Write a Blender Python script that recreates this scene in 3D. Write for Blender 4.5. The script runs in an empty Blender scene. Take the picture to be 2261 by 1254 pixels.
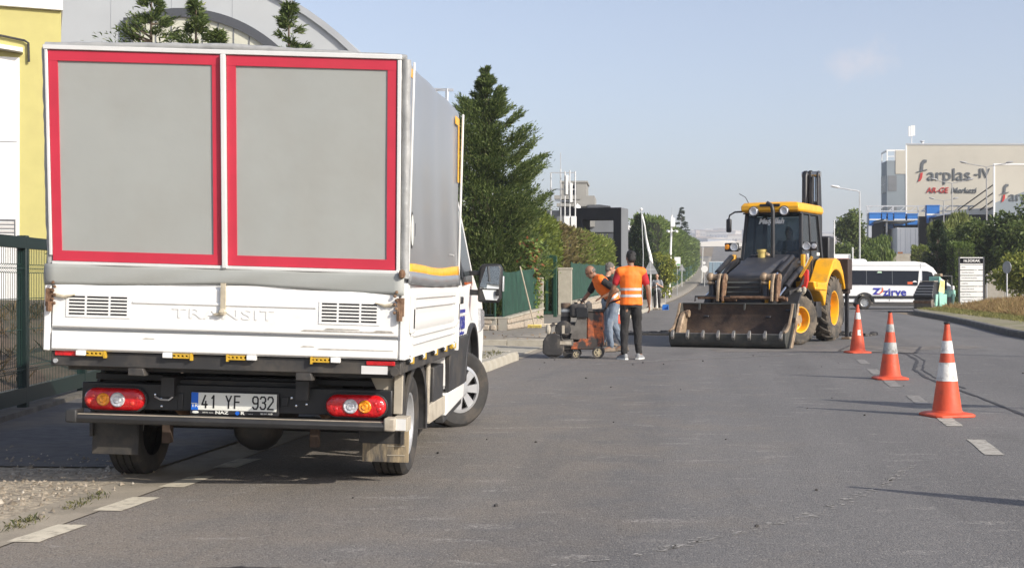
import bpy, bmesh, math, random
import numpy as np
from mathutils import Vector, Matrix, Euler, noise as mnoise

scene = bpy.context.scene
COL = scene.collection
R_ = math.radians

# ------------------------------------------------------------------ camera
cam_data = bpy.data.cameras.new('camera')
cam_data.sensor_width = 36.0
cam_data.lens = 36.0 * 2940 / 2261
cam_data.clip_start = 0.1
cam_data.clip_end = 9000
cam = bpy.data.objects.new('camera', cam_data)
COL.objects.link(cam)
cam.location = (0, 0, 1.3)
cam.rotation_euler = (R_(89.96), 0, R_(3.82))
cam_data.shift_x = -0.1194
scene.camera = cam

# ------------------------------------------------------------------ sun, sky, exposure
SUN_EL, SUN_AZ = 29.5, 120.5          # degrees; azimuth clockwise from +Y
world = bpy.data.worlds.new('World')
scene.world = world
world.use_nodes = True
wn, wl = world.node_tree.nodes, world.node_tree.links
wn.clear()
w_out = wn.new('ShaderNodeOutputWorld')
w_bg = wn.new('ShaderNodeBackground')
sky = wn.new('ShaderNodeTexSky')
sky.sky_type = 'NISHITA'
sky.sun_disc = False
sky.sun_elevation = R_(SUN_EL)
sky.sun_rotation = R_(SUN_AZ)
sky.altitude = 100
sky.air_density = 1.0
sky.dust_density = 2.2
sky.ozone_density = 3.0
# one thin cloud low in the sky, by direction
tc = wn.new('ShaderNodeTexCoord')
def wmath(op, a, b=None, c=None):
    n = wn.new('ShaderNodeMath'); n.operation = op
    for i, s in enumerate((a, b, c)):
        if s is None: continue
        if isinstance(s, (int, float)): n.inputs[i].default_value = s
        else: wl.new(s, n.inputs[i])
    return n.outputs[0]
cl_dir = Vector((0.1035, 0.980, 0.1625)).normalized()
sep = wn.new('ShaderNodeSeparateXYZ'); wl.new(tc.outputs['Generated'], sep.inputs[0])
cn = wn.new('ShaderNodeTexNoise'); cn.inputs['Scale'].default_value = 38; cn.inputs['Detail'].default_value = 7; cn.inputs['Roughness'].default_value = .62
wl.new(tc.outputs['Generated'], cn.inputs['Vector'])
dx = wmath('DIVIDE', wmath('SUBTRACT', sep.outputs[0], cl_dir.x), .034)
dz = wmath('DIVIDE', wmath('SUBTRACT', sep.outputs[2], cl_dir.z), .016)
rr = wmath('SQRT', wmath('ADD', wmath('MULTIPLY', dx, dx), wmath('MULTIPLY', dz, dz)))
front = wmath('GREATER_THAN', sep.outputs[1], 0)
dens = wmath('SUBTRACT', wmath('MULTIPLY', cn.outputs[0], 1.5), wmath('ADD', wmath('MULTIPLY', rr, .45), .35))
dens = wmath('MULTIPLY', wmath('MINIMUM', wmath('MAXIMUM', dens, 0), .9), front)
mixc = wn.new('ShaderNodeMix'); mixc.data_type = 'RGBA'
wl.new(dens, mixc.inputs['Factor'])
wl.new(sky.outputs[0], mixc.inputs[6])
mixc.inputs[7].default_value = (4.5, 4.25, 4.35, 1)
hsv = wn.new('ShaderNodeHueSaturation'); hsv.inputs['Saturation'].default_value = .70
wl.new(mixc.outputs[2], hsv.inputs['Color'])
tnt = wn.new('ShaderNodeMix'); tnt.data_type = 'RGBA'; tnt.blend_type = 'MULTIPLY'; tnt.inputs['Factor'].default_value = 1
tnt.inputs[7].default_value = (1.01,.98,1.01,1)
wl.new(hsv.outputs[0], tnt.inputs[6]); wl.new(tnt.outputs[2], w_bg.inputs['Color'])
w_bg.inputs['Strength'].default_value = 0.130
wl.new(w_bg.outputs[0], w_out.inputs['Surface'])

sun_data = bpy.data.lights.new('sun', 'SUN')
sun_data.energy = 3.9
sun_data.angle = R_(0.55)
sun_data.color = (1.0, 0.92, 0.80)
sun = bpy.data.objects.new('sun', sun_data)
COL.objects.link(sun)
_sd = Vector((math.sin(R_(SUN_AZ)) * math.cos(R_(SUN_EL)), math.cos(R_(SUN_AZ)) * math.cos(R_(SUN_EL)), math.sin(R_(SUN_EL))))
sun.rotation_euler = _sd.to_track_quat('Z', 'Y').to_euler()
sun.location = (30, -20, 40)

scene.view_settings.view_transform = 'Standard'
scene.view_settings.look = 'None'
scene.view_settings.gamma = 1
scene.view_settings.use_curve_mapping = False
scene.view_settings.exposure = 0.50
scene.render.engine = 'CYCLES'
scene.cycles.use_denoising = True
scene.cycles.max_bounces = 6
scene.cycles.diffuse_bounces = 3
scene.cycles.glossy_bounces = 3
scene.cycles.transparent_max_bounces = 12
scene.cycles.transmission_bounces = 4
scene.cycles.volume_bounces = 1
scene.cycles.sample_clamp_indirect = 6

# ------------------------------------------------------------------ helpers: materials
def nt_new(m): 
    m.use_nodes = True
    nt = m.node_tree
    nt.nodes.clear()
    return nt, nt.nodes, nt.links

def mat(name, col, rough=.6, metal=0., var=.12, scale=6., bump=0., bscale=40., spec=.5,
        dirt=None, dscale=2.5, dlo=.5, dhi=.75, coat=0., emit=None, stretch=None, transl=None):
    m = bpy.data.materials.new(name)
    nt, N, L = nt_new(m)
    out = N.new('ShaderNodeOutputMaterial'); b = N.new('ShaderNodeBsdfPrincipled')
    L.new(b.outputs[0], out.inputs[0])
    b.inputs['Roughness'].default_value = rough
    b.inputs['Metallic'].default_value = metal
    b.inputs['Specular IOR Level'].default_value = spec
    b.inputs['Coat Weight'].default_value = coat
    b.inputs['Coat Roughness'].default_value = .1
    t = N.new('ShaderNodeTexCoord'); src = t.outputs['Object']
    if stretch:
        mp = N.new('ShaderNodeMapping'); mp.inputs['Scale'].default_value = stretch
        L.new(src, mp.inputs[0]); src = mp.outputs[0]
    c = (*col, 1)
    n1 = N.new('ShaderNodeTexNoise'); n1.inputs['Scale'].default_value = scale; n1.inputs['Detail'].default_value = 6
    L.new(src, n1.inputs['Vector'])
    mr = N.new('ShaderNodeMapRange'); mr.inputs[1].default_value = .3; mr.inputs[2].default_value = .7
    mr.inputs[3].default_value = 1 - var; mr.inputs[4].default_value = 1 + var
    L.new(n1.outputs[0], mr.inputs[0])
    mul = N.new('ShaderNodeVectorMath'); mul.operation = 'SCALE'
    mul.inputs[0].default_value = col
    L.new(mr.outputs[0], mul.inputs['Scale'])
    cur = mul.outputs[0]
    if dirt:
        n2 = N.new('ShaderNodeTexNoise'); n2.inputs['Scale'].default_value = dscale; n2.inputs['Detail'].default_value = 9; n2.inputs['Roughness'].default_value = .68
        L.new(src, n2.inputs['Vector'])
        r2 = N.new('ShaderNodeMapRange'); r2.inputs[1].default_value = dlo; r2.inputs[2].default_value = dhi
        L.new(n2.outputs[0], r2.inputs[0])
        mx = N.new('ShaderNodeMix'); mx.data_type = 'RGBA'
        L.new(r2.outputs[0], mx.inputs['Factor']); L.new(cur, mx.inputs[6]); mx.inputs[7].default_value = (*dirt, 1)
        cur = mx.outputs[2]
        ra = N.new('ShaderNodeMapRange'); ra.inputs[3].default_value = rough; ra.inputs[4].default_value = min(1, rough + .3)
        L.new(r2.outputs[0], ra.inputs[0]); L.new(ra.outputs[0], b.inputs['Roughness'])
    L.new(cur, b.inputs['Base Color'])
    if bump:
        n3 = N.new('ShaderNodeTexNoise'); n3.inputs['Scale'].default_value = bscale; n3.inputs['Detail'].default_value = 4
        L.new(src, n3.inputs['Vector'])
        bp = N.new('ShaderNodeBump'); bp.inputs['Strength'].default_value = bump; bp.inputs['Distance'].default_value = .02
        L.new(n3.outputs[0], bp.inputs['Height']); L.new(bp.outputs[0], b.inputs['Normal'])
    return m

def glass_mat(name, tint=(.02, .025, .03), alpha=.75, rough=.04):
    """tinted window: mostly reflective dark glass that still lets the inside show"""
    m = bpy.data.materials.new(name)
    nt, N, L = nt_new(m)
    out = N.new('ShaderNodeOutputMaterial')
    b = N.new('ShaderNodeBsdfPrincipled')
    b.inputs['Base Color'].default_value = (*tint, 1); b.inputs['Roughness'].default_value = rough
    b.inputs['Specular IOR Level'].default_value = .7
    tr = N.new('ShaderNodeBsdfTransparent'); tr.inputs[0].default_value = (.75, .82, .85, 1)
    mx = N.new('ShaderNodeMixShader'); mx.inputs[0].default_value = alpha
    L.new(tr.outputs[0], mx.inputs[1]); L.new(b.outputs[0], mx.inputs[2]); L.new(mx.outputs[0], out.inputs[0])
    return m

def leaf_mat(name, dark, light, third=None, transl=.25):
    m = bpy.data.materials.new(name)
    nt, N, L = nt_new(m)
    out = N.new('ShaderNodeOutputMaterial')
    g = N.new('ShaderNodeNewGeometry')
    ramp = N.new('ShaderNodeValToRGB')
    ramp.color_ramp.elements[0].color = (*dark, 1); ramp.color_ramp.elements[1].color = (*light, 1)
    if third:
        e = ramp.color_ramp.elements.new(.93); e.color = (*light, 1)
        ramp.color_ramp.elements[-1].color = (*third, 1)
    L.new(g.outputs['Random Per Island'], ramp.inputs[0])
    d = N.new('ShaderNodeBsdfPrincipled'); d.inputs['Roughness'].default_value = .55; d.inputs['Specular IOR Level'].default_value = .3
    tl = N.new('ShaderNodeBsdfTranslucent')
    mx = N.new('ShaderNodeMixShader'); mx.inputs[0].default_value = transl
    L.new(ramp.outputs[0], d.inputs['Base Color']); L.new(ramp.outputs[0], tl.inputs[0])
    L.new(d.outputs[0], mx.inputs[1]); L.new(tl.outputs[0], mx.inputs[2]); L.new(mx.outputs[0], out.inputs[0])
    return m

# ------------------------------------------------------------------ helpers: mesh building
class MB:
    def __init__(s): s.v = []; s.f = []
    def add(s, vs, fs):
        o = len(s.v); s.v += [tuple(p) for p in vs]; s.f += [tuple(i + o for i in q) for q in fs]; return s
    def box(s, x0, x1, y0, y1, z0, z1):
        return s.add([(x0,y0,z0),(x1,y0,z0),(x1,y1,z0),(x0,y1,z0),(x0,y0,z1),(x1,y0,z1),(x1,y1,z1),(x0,y1,z1)],
                     [(0,3,2,1),(4,5,6,7),(0,1,5,4),(1,2,6,5),(2,3,7,6),(3,0,4,7)])
    def obox(s, c, size, rot=(0,0,0)):
        m = Matrix.Translation(c) @ Euler(rot).to_matrix().to_4x4()
        a, b, d = size[0]/2, size[1]/2, size[2]/2
        vs = [m @ Vector(p) for p in [(-a,-b,-d),(a,-b,-d),(a,b,-d),(-a,b,-d),(-a,-b,d),(a,-b,d),(a,b,d),(-a,b,d)]]
        return s.add(vs, [(0,3,2,1),(4,5,6,7),(0,1,5,4),(1,2,6,5),(2,3,7,6),(3,0,4,7)])
    def bar(s, p0, p1, w, h, up=(0,0,1), w1=None, h1=None):
        p0, p1 = Vector(p0), Vector(p1); d = (p1 - p0).normalized(); u = Vector(up)
        sd = d.cross(u)
        if sd.length < 1e-4: sd = d.cross(Vector((0,1,0)))
        sd.normalize(); u = sd.cross(d)
        w1 = w if w1 is None else w1; h1 = h if h1 is None else h1
        vs = []
        for p, ww, hh in ((p0, w, h), (p1, w1, h1)):
            for a, b in ((-1,-1),(1,-1),(1,1),(-1,1)): vs.append(p + sd*a*ww/2 + u*b*hh/2)
        return s.add(vs, [(0,1,2,3),(7,6,5,4),(0,4,5,1),(1,5,6,2),(2,6,7,3),(3,7,4,0)])
    def cyl(s, p0, p1, r0, r1=None, n=12, caps=True):
        r1 = r0 if r1 is None else r1
        p0, p1 = Vector(p0), Vector(p1); d = (p1 - p0).normalized()
        a = d.orthogonal().normalized(); b = d.cross(a)
        vs = []
        for p, r in ((p0, r0), (p1, r1)):
            for i in range(n):
                t = 2*math.pi*i/n; vs.append(p + a*math.cos(t)*r + b*math.sin(t)*r)
        fs = [(i, (i+1) % n, n+(i+1) % n, n+i) for i in range(n)]
        if caps: fs += [tuple(range(n-1, -1, -1)), tuple(range(n, 2*n))]
        return s.add(vs, fs)
    def tube(s, pts, r, n=8, caps=True):
        pts = [Vector(p) for p in pts]; rs = r if isinstance(r, (list, tuple)) else [r]*len(pts)
        vs = []; prev = None
        for i, p in enumerate(pts):
            d = (pts[min(i+1, len(pts)-1)] - pts[max(i-1, 0)]).normalized()
            if prev is None: a = d.orthogonal().normalized()
            else:
                a = prev - d*prev.dot(d)
                a = a.normalized() if a.length > 1e-6 else d.orthogonal().normalized()
            prev = a; b = d.cross(a)
            for k in range(n):
                t = 2*math.pi*k/n; vs.append(p + (a*math.cos(t) + b*math.sin(t))*rs[i])
        fs = []
        for i in range(len(pts)-1):
            for k in range(n):
                fs.append((i*n+k, i*n+(k+1) % n, (i+1)*n+(k+1) % n, (i+1)*n+k))
        if caps: fs += [tuple(range(n-1, -1, -1)), tuple(range((len(pts)-1)*n, len(pts)*n))]
        return s.add(vs, fs)
    def prism(s, poly, ax, a, b):
        """extrude a 2D polygon along an axis; poly coordinates are the two other axes in xyz order"""
        def mk(p, t): return {'x': (t, p[0], p[1]), 'y': (p[0], t, p[1]), 'z': (p[0], p[1], t)}[ax]
        n = len(poly); area = sum(poly[i][0]*poly[(i+1)%n][1]-poly[(i+1)%n][0]*poly[i][1] for i in range(n))
        if area < 0: poly = poly[::-1]
        vs = [mk(p, a) for p in poly] + [mk(p, b) for p in poly]
        fl = (ax == 'y') != (b < a)
        fs = [tuple(range(n-1, -1, -1)), tuple(range(n, 2*n))] + [(i, (i+1) % n, n+(i+1) % n, n+i) for i in range(n)]
        if fl: fs = [q[::-1] for q in fs]
        return s.add(vs, fs)
    def loft(s, rings, caps=True, closed=True):
        n = len(rings[0]); vs = [p for r in rings for p in r]; fs = []
        for i in range(len(rings)-1):
            for k in range(n if closed else n-1):
                fs.append((i*n+k, i*n+(k+1) % n, (i+1)*n+(k+1) % n, (i+1)*n+k))
        if caps and closed: fs += [tuple(range(n-1, -1, -1)), tuple(range((len(rings)-1)*n, len(rings)*n))]
        return s.add(vs, fs)
    def lathe(s, prof, c=(0,0,0), ax='z', n=32, caps=True, a0=0., a1=2*math.pi):
        """prof: list of (radius, height along axis)"""
        full = abs(a1 - a0 - 2*math.pi) < 1e-6
        m = n if full else n + 1
        vs = []
        for r, h in prof:
            for i in range(m):
                t = a0 + (a1-a0)*i/n; x, y = r*math.cos(t), r*math.sin(t)
                p = {'z': (x, y, h), 'x': (h, x, y), 'y': (y, h, x)}[ax]
                vs.append((p[0]+c[0], p[1]+c[1], p[2]+c[2]))
        fs = []
        for j in range(len(prof)-1):
            for i in range(n):
                k = (i+1) % m if full else i+1
                fs.append((j*m+i, j*m+k, (j+1)*m+k, (j+1)*m+i))
        if caps and full: fs += [tuple(range(m-1, -1, -1)), tuple(range((len(prof)-1)*m, len(prof)*m))]
        return s.add(vs, fs)
    def ball(s, c, r, n=12, rot=None):
        r = (r, r, r) if isinstance(r, (int, float)) else r
        mt = Matrix.Translation(c) @ (rot.to_4x4() if rot else Matrix())
        m = n//2; vs = [mt @ Vector((0,0,r[2]))]
        for j in range(1, m):
            ph = math.pi*j/m
            for i in range(n):
                t = 2*math.pi*i/n; vs.append(mt @ Vector((r[0]*math.sin(ph)*math.cos(t), r[1]*math.sin(ph)*math.sin(t), r[2]*math.cos(ph))))
        vs.append(mt @ Vector((0,0,-r[2]))); fs = []
        for i in range(n): fs.append((0, 1+i, 1+(i+1) % n))
        for j in range(m-2):
            for i in range(n): fs.append((1+j*n+i, 1+(j+1)*n+i, 1+(j+1)*n+(i+1) % n, 1+j*n+(i+1) % n))
        e = len(vs)-1
        for i in range(n): fs.append((e, 1+(m-2)*n+(i+1) % n, 1+(m-2)*n+i))
        return s.add(vs, fs)
    def quad(s, *ps): return s.add(ps, [tuple(range(len(ps)))])
    def mesh(s, name):
        me = bpy.data.meshes.new(name); me.from_pydata(s.v, [], s.f); me.update(); return me

def obj(name, mb, m, parent=None, bevel=0, smooth=35, loc=None, rot=None, seg=2):
    me = mb.mesh(name) if isinstance(mb, MB) else mb
    if m is not None and not me.materials: me.materials.append(m)
    if smooth and len(me.polygons):
        me.polygons.foreach_set('use_smooth', [True]*len(me.polygons))
        if hasattr(me, 'set_sharp_from_angle'): me.set_sharp_from_angle(angle=R_(smooth))
    o = bpy.data.objects.new(name, me); COL.objects.link(o)
    if parent: o.parent = parent
    if loc is not None: o.location = loc
    if rot is not None: o.rotation_euler = rot
    if bevel:
        b = o.modifiers.new('bevel', 'BEVEL'); b.width = bevel; b.segments = seg; b.limit_method = 'ANGLE'; b.angle_limit = R_(40)
    return o

def tag(o, label=None, cat=None, group=None, kind=None):
    if label: o['label'] = label
    if cat: o['category'] = cat
    if group: o['group'] = group
    if kind: o['kind'] = kind
    return o

def thing(name, label, cat, loc=(0,0,0), rz=0, group=None, rot=None):
    o = bpy.data.objects.new(name, None); COL.objects.link(o)
    o.empty_display_size = .2
    o.location = loc; o.rotation_euler = rot if rot else (0, 0, rz)
    return tag(o, label, cat, group)

def copy_tree(o, parent=None):
    c = o.copy(); COL.objects.link(c)
    if parent: c.parent = parent
    for ch in o.children: copy_tree(ch, c)
    return c

_ts = bpy.data.scenes.new('workbench')
def evaluated(o):
    """mesh of an object with its modifiers, worked out in an empty scene (fast)"""
    _ts.collection.objects.link(o); vl = _ts.view_layers[0]
    with bpy.context.temp_override(scene=_ts, view_layer=vl):
        dg = bpy.context.evaluated_depsgraph_get(); me = bpy.data.meshes.new_from_object(o.evaluated_get(dg))
    bpy.data.objects.remove(o); return me

def text(name, s, size, m, parent, loc, rot=(R_(90),0,0), align='CENTER', ext=.002, xscale=1., shear=0., bold=0., space=1.):
    cu = bpy.data.curves.new(name, 'FONT'); cu.body = s; cu.size = size; cu.align_x = align; cu.align_y = 'CENTER'
    cu.extrude = ext; cu.shear = shear; cu.offset = bold; cu.space_character = space; cu.resolution_u = 3
    tmp = bpy.data.objects.new('tmp', cu)
    me = evaluated(tmp); me.name = name
    if xscale != 1: me.transform(Matrix.Diagonal((xscale, 1, 1, 1)))
    me.materials.clear()
    return obj(name, me, m, parent, smooth=0, loc=loc, rot=rot)

def np_mesh(name, V, F):
    """V (n,3) float, F (m,k) int of equal sized faces"""
    me = bpy.data.meshes.new(name)
    V = np.ascontiguousarray(V, dtype=np.float32); F = np.ascontiguousarray(F, dtype=np.int32)
    me.vertices.add(len(V)); me.vertices.foreach_set('co', V.ravel())
    k = F.shape[1]
    me.loops.add(F.size); me.loops.foreach_set('vertex_index', F.ravel())
    me.polygons.add(len(F)); me.polygons.foreach_set('loop_start', np.arange(0, F.size, k, dtype=np.int32))
    me.update(calc_edges=True)
    return me

def leaves_mesh(name, P, D, size, wid, rng, fold=.25, droop=.15):
    """kite shaped leaves / sprays: base at P, pointing along D"""
    n = len(P); D = D/np.maximum(np.linalg.norm(D, axis=1, keepdims=True), 1e-6)
    rnd = rng.normal(size=(n, 3)); S = np.cross(D, rnd); S /= np.maximum(np.linalg.norm(S, axis=1, keepdims=True), 1e-6)
    Nn = np.cross(S, D); size = np.broadcast_to(size, (n,))[:, None]
    a = P; b = P + D*size*.45 + S*size*wid - Nn*size*fold*wid; c = P + D*size*.45 - S*size*wid - Nn*size*fold*wid
    t = P + D*size + np.array([[0, 0, -1.]])*size*droop
    V = np.stack([a, b, t, c], 1).reshape(-1, 3)
    F = np.array([[0, 1, 2], [0, 2, 3]])[None] + (np.arange(n)*4)[:, None, None]
    return np_mesh(name, V, F.reshape(-1, 3))
# ------------------------------------------------------------------ the lie of the land
def gz(y):
    if y < 80: return 0.
    if y < 480: return 8.3e-5*(y-80)**2
    z = 13.28
    if y < 560: return z + .0664*(y-480) - .0664*(y-480)**2/160
    z = 15.9
    if y < 900: return z - 7*(y-560)/340
    t = min(1, (y-900)/1900); return 8.9 + 84*(t*t*(3-2*t))

rnd = random.Random(7)
rng = np.random.default_rng(11)

M = {}
M['soil'] = mat('dry_soil', (.20,.155,.105), .95, var=.25, scale=.8, bump=.6, bscale=6, dirt=(.14,.13,.06), dscale=.25)
M['white'] = mat('white_paint', (.80,.80,.78), .32, var=.02, scale=3, dirt=(.55,.52,.46), dscale=3.5, dlo=.62, dhi=.9, coat=.3)
M['white_clean'] = mat('white_gloss', (.80,.80,.79), .25, var=.02, coat=.4)
M['black_plastic'] = mat('black_plastic', (.022,.022,.024), .5, var=.2, scale=8, dirt=(.10,.085,.065), dscale=5, dlo=.55, dhi=.85)
M['black_metal'] = mat('black_metal', (.016,.017,.019), .38, var=.15, dirt=(.07,.06,.05), dscale=6, dlo=.6, dhi=.9)
M['rubber'] = mat('tyre_rubber', (.028,.027,.026), .8, var=.2, scale=12, dirt=(.11,.09,.07), dscale=5, dlo=.5, dhi=.8)
M['steel'] = mat('bare_steel', (.45,.45,.44), .35, metal=.9, var=.12, scale=10)
M['chrome'] = mat('bright_rod', (.75,.76,.78), .12, metal=1., var=.03)
M['galv'] = mat('galvanised_steel', (.55,.56,.57), .45, metal=.6, var=.1, scale=5)
M['rust'] = mat('rusty_steel', (.17,.095,.055), .8, metal=.2, var=.35, scale=14, bump=.4, bscale=60, dirt=(.33,.24,.16), dscale=7, dlo=.5, dhi=.75)
M['concrete'] = mat('concrete', (.33,.31,.265), .9, var=.14, scale=3, bump=.5, bscale=45, dirt=(.27,.24,.18), dscale=1.6, dlo=.5, dhi=.8)
M['concrete_pale'] = mat('pale_concrete', (.37,.345,.285), .9, var=.12, scale=4, bump=.4, bscale=40, dirt=(.24,.215,.165), dscale=2.6, dlo=.5, dhi=.8)
M['stone'] = mat('wall_stone', (.40,.34,.27), .92, var=.3, scale=5, bump=.8, bscale=18, dirt=(.22,.17,.12), dscale=5, dlo=.5, dhi=.75)
M['green_paint'] = mat('green_steel', (.012,.055,.035), .45, var=.1, scale=6, dirt=(.05,.07,.05), dscale=5, dlo=.6, dhi=.9)
M['dark_green'] = mat('dark_green_steel', (.006,.018,.016), .45, var=.1, scale=6)
M['green_cloth'] = mat('green_screen_cloth', (.012,.052,.034), .85, var=.22, scale=3, bump=.5, bscale=5, dirt=(.022,.075,.05), dscale=3)
M['paint_line'] = mat('road_paint', (.40,.38,.335), .85, var=.12, scale=9, dirt=(.17,.155,.135), dscale=13, dlo=.44, dhi=.68)
M['line_worn'] = mat('worn_road_paint', (.26,.25,.235), .85, var=.1, scale=9, dirt=(.15,.14,.13), dscale=9, dlo=.42, dhi=.62)
M['tar'] = mat('tar_seam', (.045,.042,.042), .7, var=.2, scale=14)
M['chalk'] = mat('saw_slurry', (.30,.29,.27), .9, var=.2, scale=12, dirt=(.15,.14,.13), dscale=8, dlo=.45, dhi=.65)
M['patch'] = mat('road_patch', (.17,.155,.14), .92, var=.2, scale=3, bump=.4, bscale=120, dirt=(.10,.095,.09), dscale=2)

def road_mat():
    m = bpy.data.materials.new('asphalt')
    nt, N, L = nt_new(m)
    out = N.new('ShaderNodeOutputMaterial'); b = N.new('ShaderNodeBsdfPrincipled'); L.new(b.outputs[0], out.inputs[0])
    b.inputs['Roughness'].default_value = .82; b.inputs['Specular IOR Level'].default_value = .35
    t = N.new('ShaderNodeTexCoord'); src = t.outputs['Object']
    def noise(sc, det=5, rough=.55, stretch=None):
        n = N.new('ShaderNodeTexNoise'); n.inputs['Scale'].default_value = sc; n.inputs['Detail'].default_value = det; n.inputs['Roughness'].default_value = rough
        if stretch:
            mp = N.new('ShaderNodeMapping'); mp.inputs['Scale'].default_value = stretch; L.new(src, mp.inputs[0]); L.new(mp.outputs[0], n.inputs['Vector'])
        else: L.new(src, n.inputs['Vector'])
        return n.outputs[0]
    def rng_(s, a, b_, c, d):
        r = N.new('ShaderNodeMapRange'); r.inputs[1].default_value = a; r.inputs[2].default_value = b_; r.inputs[3].default_value = c; r.inputs[4].default_value = d
        L.new(s, r.inputs[0]); return r.outputs[0]
    def mth(op, a, b_):
        n = N.new('ShaderNodeMath'); n.operation = op
        for i, s in enumerate((a, b_)):
            if isinstance(s, (int, float)): n.inputs[i].default_value = s
            else: L.new(s, n.inputs[i])
        return n.outputs[0]
    def mix(f, a, b_):
        n = N.new('ShaderNodeMix'); n.data_type = 'RGBA'
        L.new(f, n.inputs['Factor'])
        for i, s in ((6, a), (7, b_)):
            if isinstance(s, tuple): n.inputs[i].default_value = (*s, 1)
            else: L.new(s, n.inputs[i])
        return n.outputs[2]
    big = noise(.22, 6, .6, (1, .35, 1))
    c = mix(rng_(big, .35, .65, 0, 1), (.138,.134,.132), (.178,.172,.167))
    # polished wheel tracks along the road
    wv = N.new('ShaderNodeTexNoise'); wv.inputs['Scale'].default_value = 1; wv.inputs['Detail'].default_value = 3
    mp = N.new('ShaderNodeMapping'); mp.inputs['Scale'].default_value = (.9, .04, 1); L.new(src, mp.inputs[0]); L.new(mp.outputs[0], wv.inputs['Vector'])
    c = mix(rng_(wv.outputs[0], .42, .6, 0, .35), c, (.085,.083,.084))
    # sand washed in from the left verge
    sx = N.new('ShaderNodeSeparateXYZ'); L.new(src, sx.inputs[0])
    g = mth('ADD', rng_(sx.outputs[0], -3.5, 1.2, 1.15, 0), rng_(noise(1.3, 6, .65), .3, .7, -.5, .35))
    g = mth('MULTIPLY', rng_(g, .15, 1.1, 0, .7), rng_(sx.outputs[1], 12, 24, 1, .35))
    c = mix(g, c, (.225,.192,.153))
    # pale scuffs
    sc_ = noise(.9, 8, .72, (1, 2.6, 1))
    c = mix(rng_(sc_, .56, .70, 0, .35), c, (.24,.225,.205))
    sc2 = noise(1.2, 5, .55, (1.5, 3.6, 1)); brk = noise(26, 6, .75, (1, 1.4, 1)); c = mix(mth('MULTIPLY', rng_(sc2, .60, .66, 0, 1), rng_(brk, .47, .58, 0, .8)), c, (.33,.315,.29))
    sc4 = noise(.8, 5, .6, (2.2, .22, 1)); c = mix(rng_(sc4, .57, .66, 0, .4), c, (.108,.105,.104))
    # oil and damp
    oil = noise(.55, 4, .5, (1, .5, 1)); c = mix(rng_(oil, .62, .74, 0, .5), c, (.062,.06,.06))
    # stones in the mix
    v = N.new('ShaderNodeTexVoronoi'); v.inputs['Scale'].default_value = 90; L.new(src, v.inputs['Vector'])
    sp = N.new('ShaderNodeSeparateColor'); L.new(v.outputs['Color'], sp.inputs[0])
    c = mix(rng_(sp.outputs[0], .78, .97, 0, .55), c, (.29,.275,.25))
    c = mix(rng_(sp.outputs[1], .78, .97, 0, .5), c, (.055,.054,.054))
    fine = noise(260, 3, .6)
    sca = N.new('ShaderNodeVectorMath'); sca.operation = 'SCALE'; L.new(c, sca.inputs[0]); L.new(rng_(fine, .3, .7, .75, 1.25), sca.inputs['Scale'])
    L.new(sca.outputs[0], b.inputs['Base Color'])
    bp = N.new('ShaderNodeBump'); bp.inputs['Strength'].default_value = .55; bp.inputs['Distance'].default_value = .012
    hh = mth('ADD', mth('MULTIPLY', v.outputs['Distance'], -.7), mth('MULTIPLY', fine, .6))
    L.new(hh, bp.inputs['Height']); L.new(bp.outputs[0], b.inputs['Normal'])
    return m
M['asphalt'] = road_mat()

def sheet(name, xs, ys, zf, m, kind='structure', thick=0):
    V = []; F = []
    for y in ys:
        for x in xs: V.append((x, y, zf(x, y)))
    n = len(xs)
    for j in range(len(ys)-1):
        for i in range(n-1): F.append((j*n+i, j*n+i+1, (j+1)*n+i+1, (j+1)*n+i))
    mb = MB().add(V, F); o = obj(name, mb, m, smooth=60)
    if kind: o['kind'] = kind
    if thick:
        md = o.modifiers.new('thick', 'SOLIDIFY'); md.thickness = thick; md.offset = -1
    return o

YS = list(range(-60, 80, 20)) + list(range(80, 560, 20)) + [560, 640, 760, 900, 1100, 1300, 1500, 1700, 1900, 2100, 2300, 2500, 2700, 2900, 3400]
sheet('ground', [-2200,-1200,-600,-300,-150,-80,-40,-20,-8,0,8,20,40,80,150,300,600,1200,2200], YS, lambda x, y: gz(y) - .02, M['soil'])

RY = [-40, -10, 0, 10, 20, 30, 40, 60, 80] + list(range(100, 561, 20))
# main road: a wide bellmouth near the junction, then two lanes
sheet('road', [-3.55, -1, 2, 5, 7.5], [-40,-10,0,10,20,30,40,50,61], lambda x, y: 0., M['asphalt'])
sheet('road', [-3.55, 0, 3.2], [61.001, 70, 80] + list(range(100, 561, 20)), lambda x, y: gz(y), M['asphalt'])
sheet('side_street', [3.2, 7.5, 20, 45, 90], [61.001, 70, 77], lambda x, y: 0., M['asphalt'])

# --- painted marks (each a thin sheet above the road)
def strip(mb, pts, w, z=.004, jag=0., sub=1):
    """flat ribbon along points on the road"""
    P = [Vector((p[0], p[1], 0)) for p in pts]
    if sub > 1:
        Q = []
        for a, b in zip(P[:-1], P[1:]): Q += [a.lerp(b, k/sub) for k in range(sub)]
        P = Q + [P[-1]]
    L_, R2 = [], []
    for i, p in enumerate(P):
        d = (P[min(i+1, len(P)-1)] - P[max(i-1, 0)]).normalized(); s = Vector((d.y, -d.x, 0))
        j = lambda: 1 + rnd.uniform(-jag, jag)
        L_.append((p - s*w/2*j()) + Vector((0,0,z))); R2.append((p + s*w/2*j()) + Vector((0,0,z)))
    n = len(P); return mb.add(L_ + R2, [(i, n+i, n+i+1, i+1) for i in range(n-1)])

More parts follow.
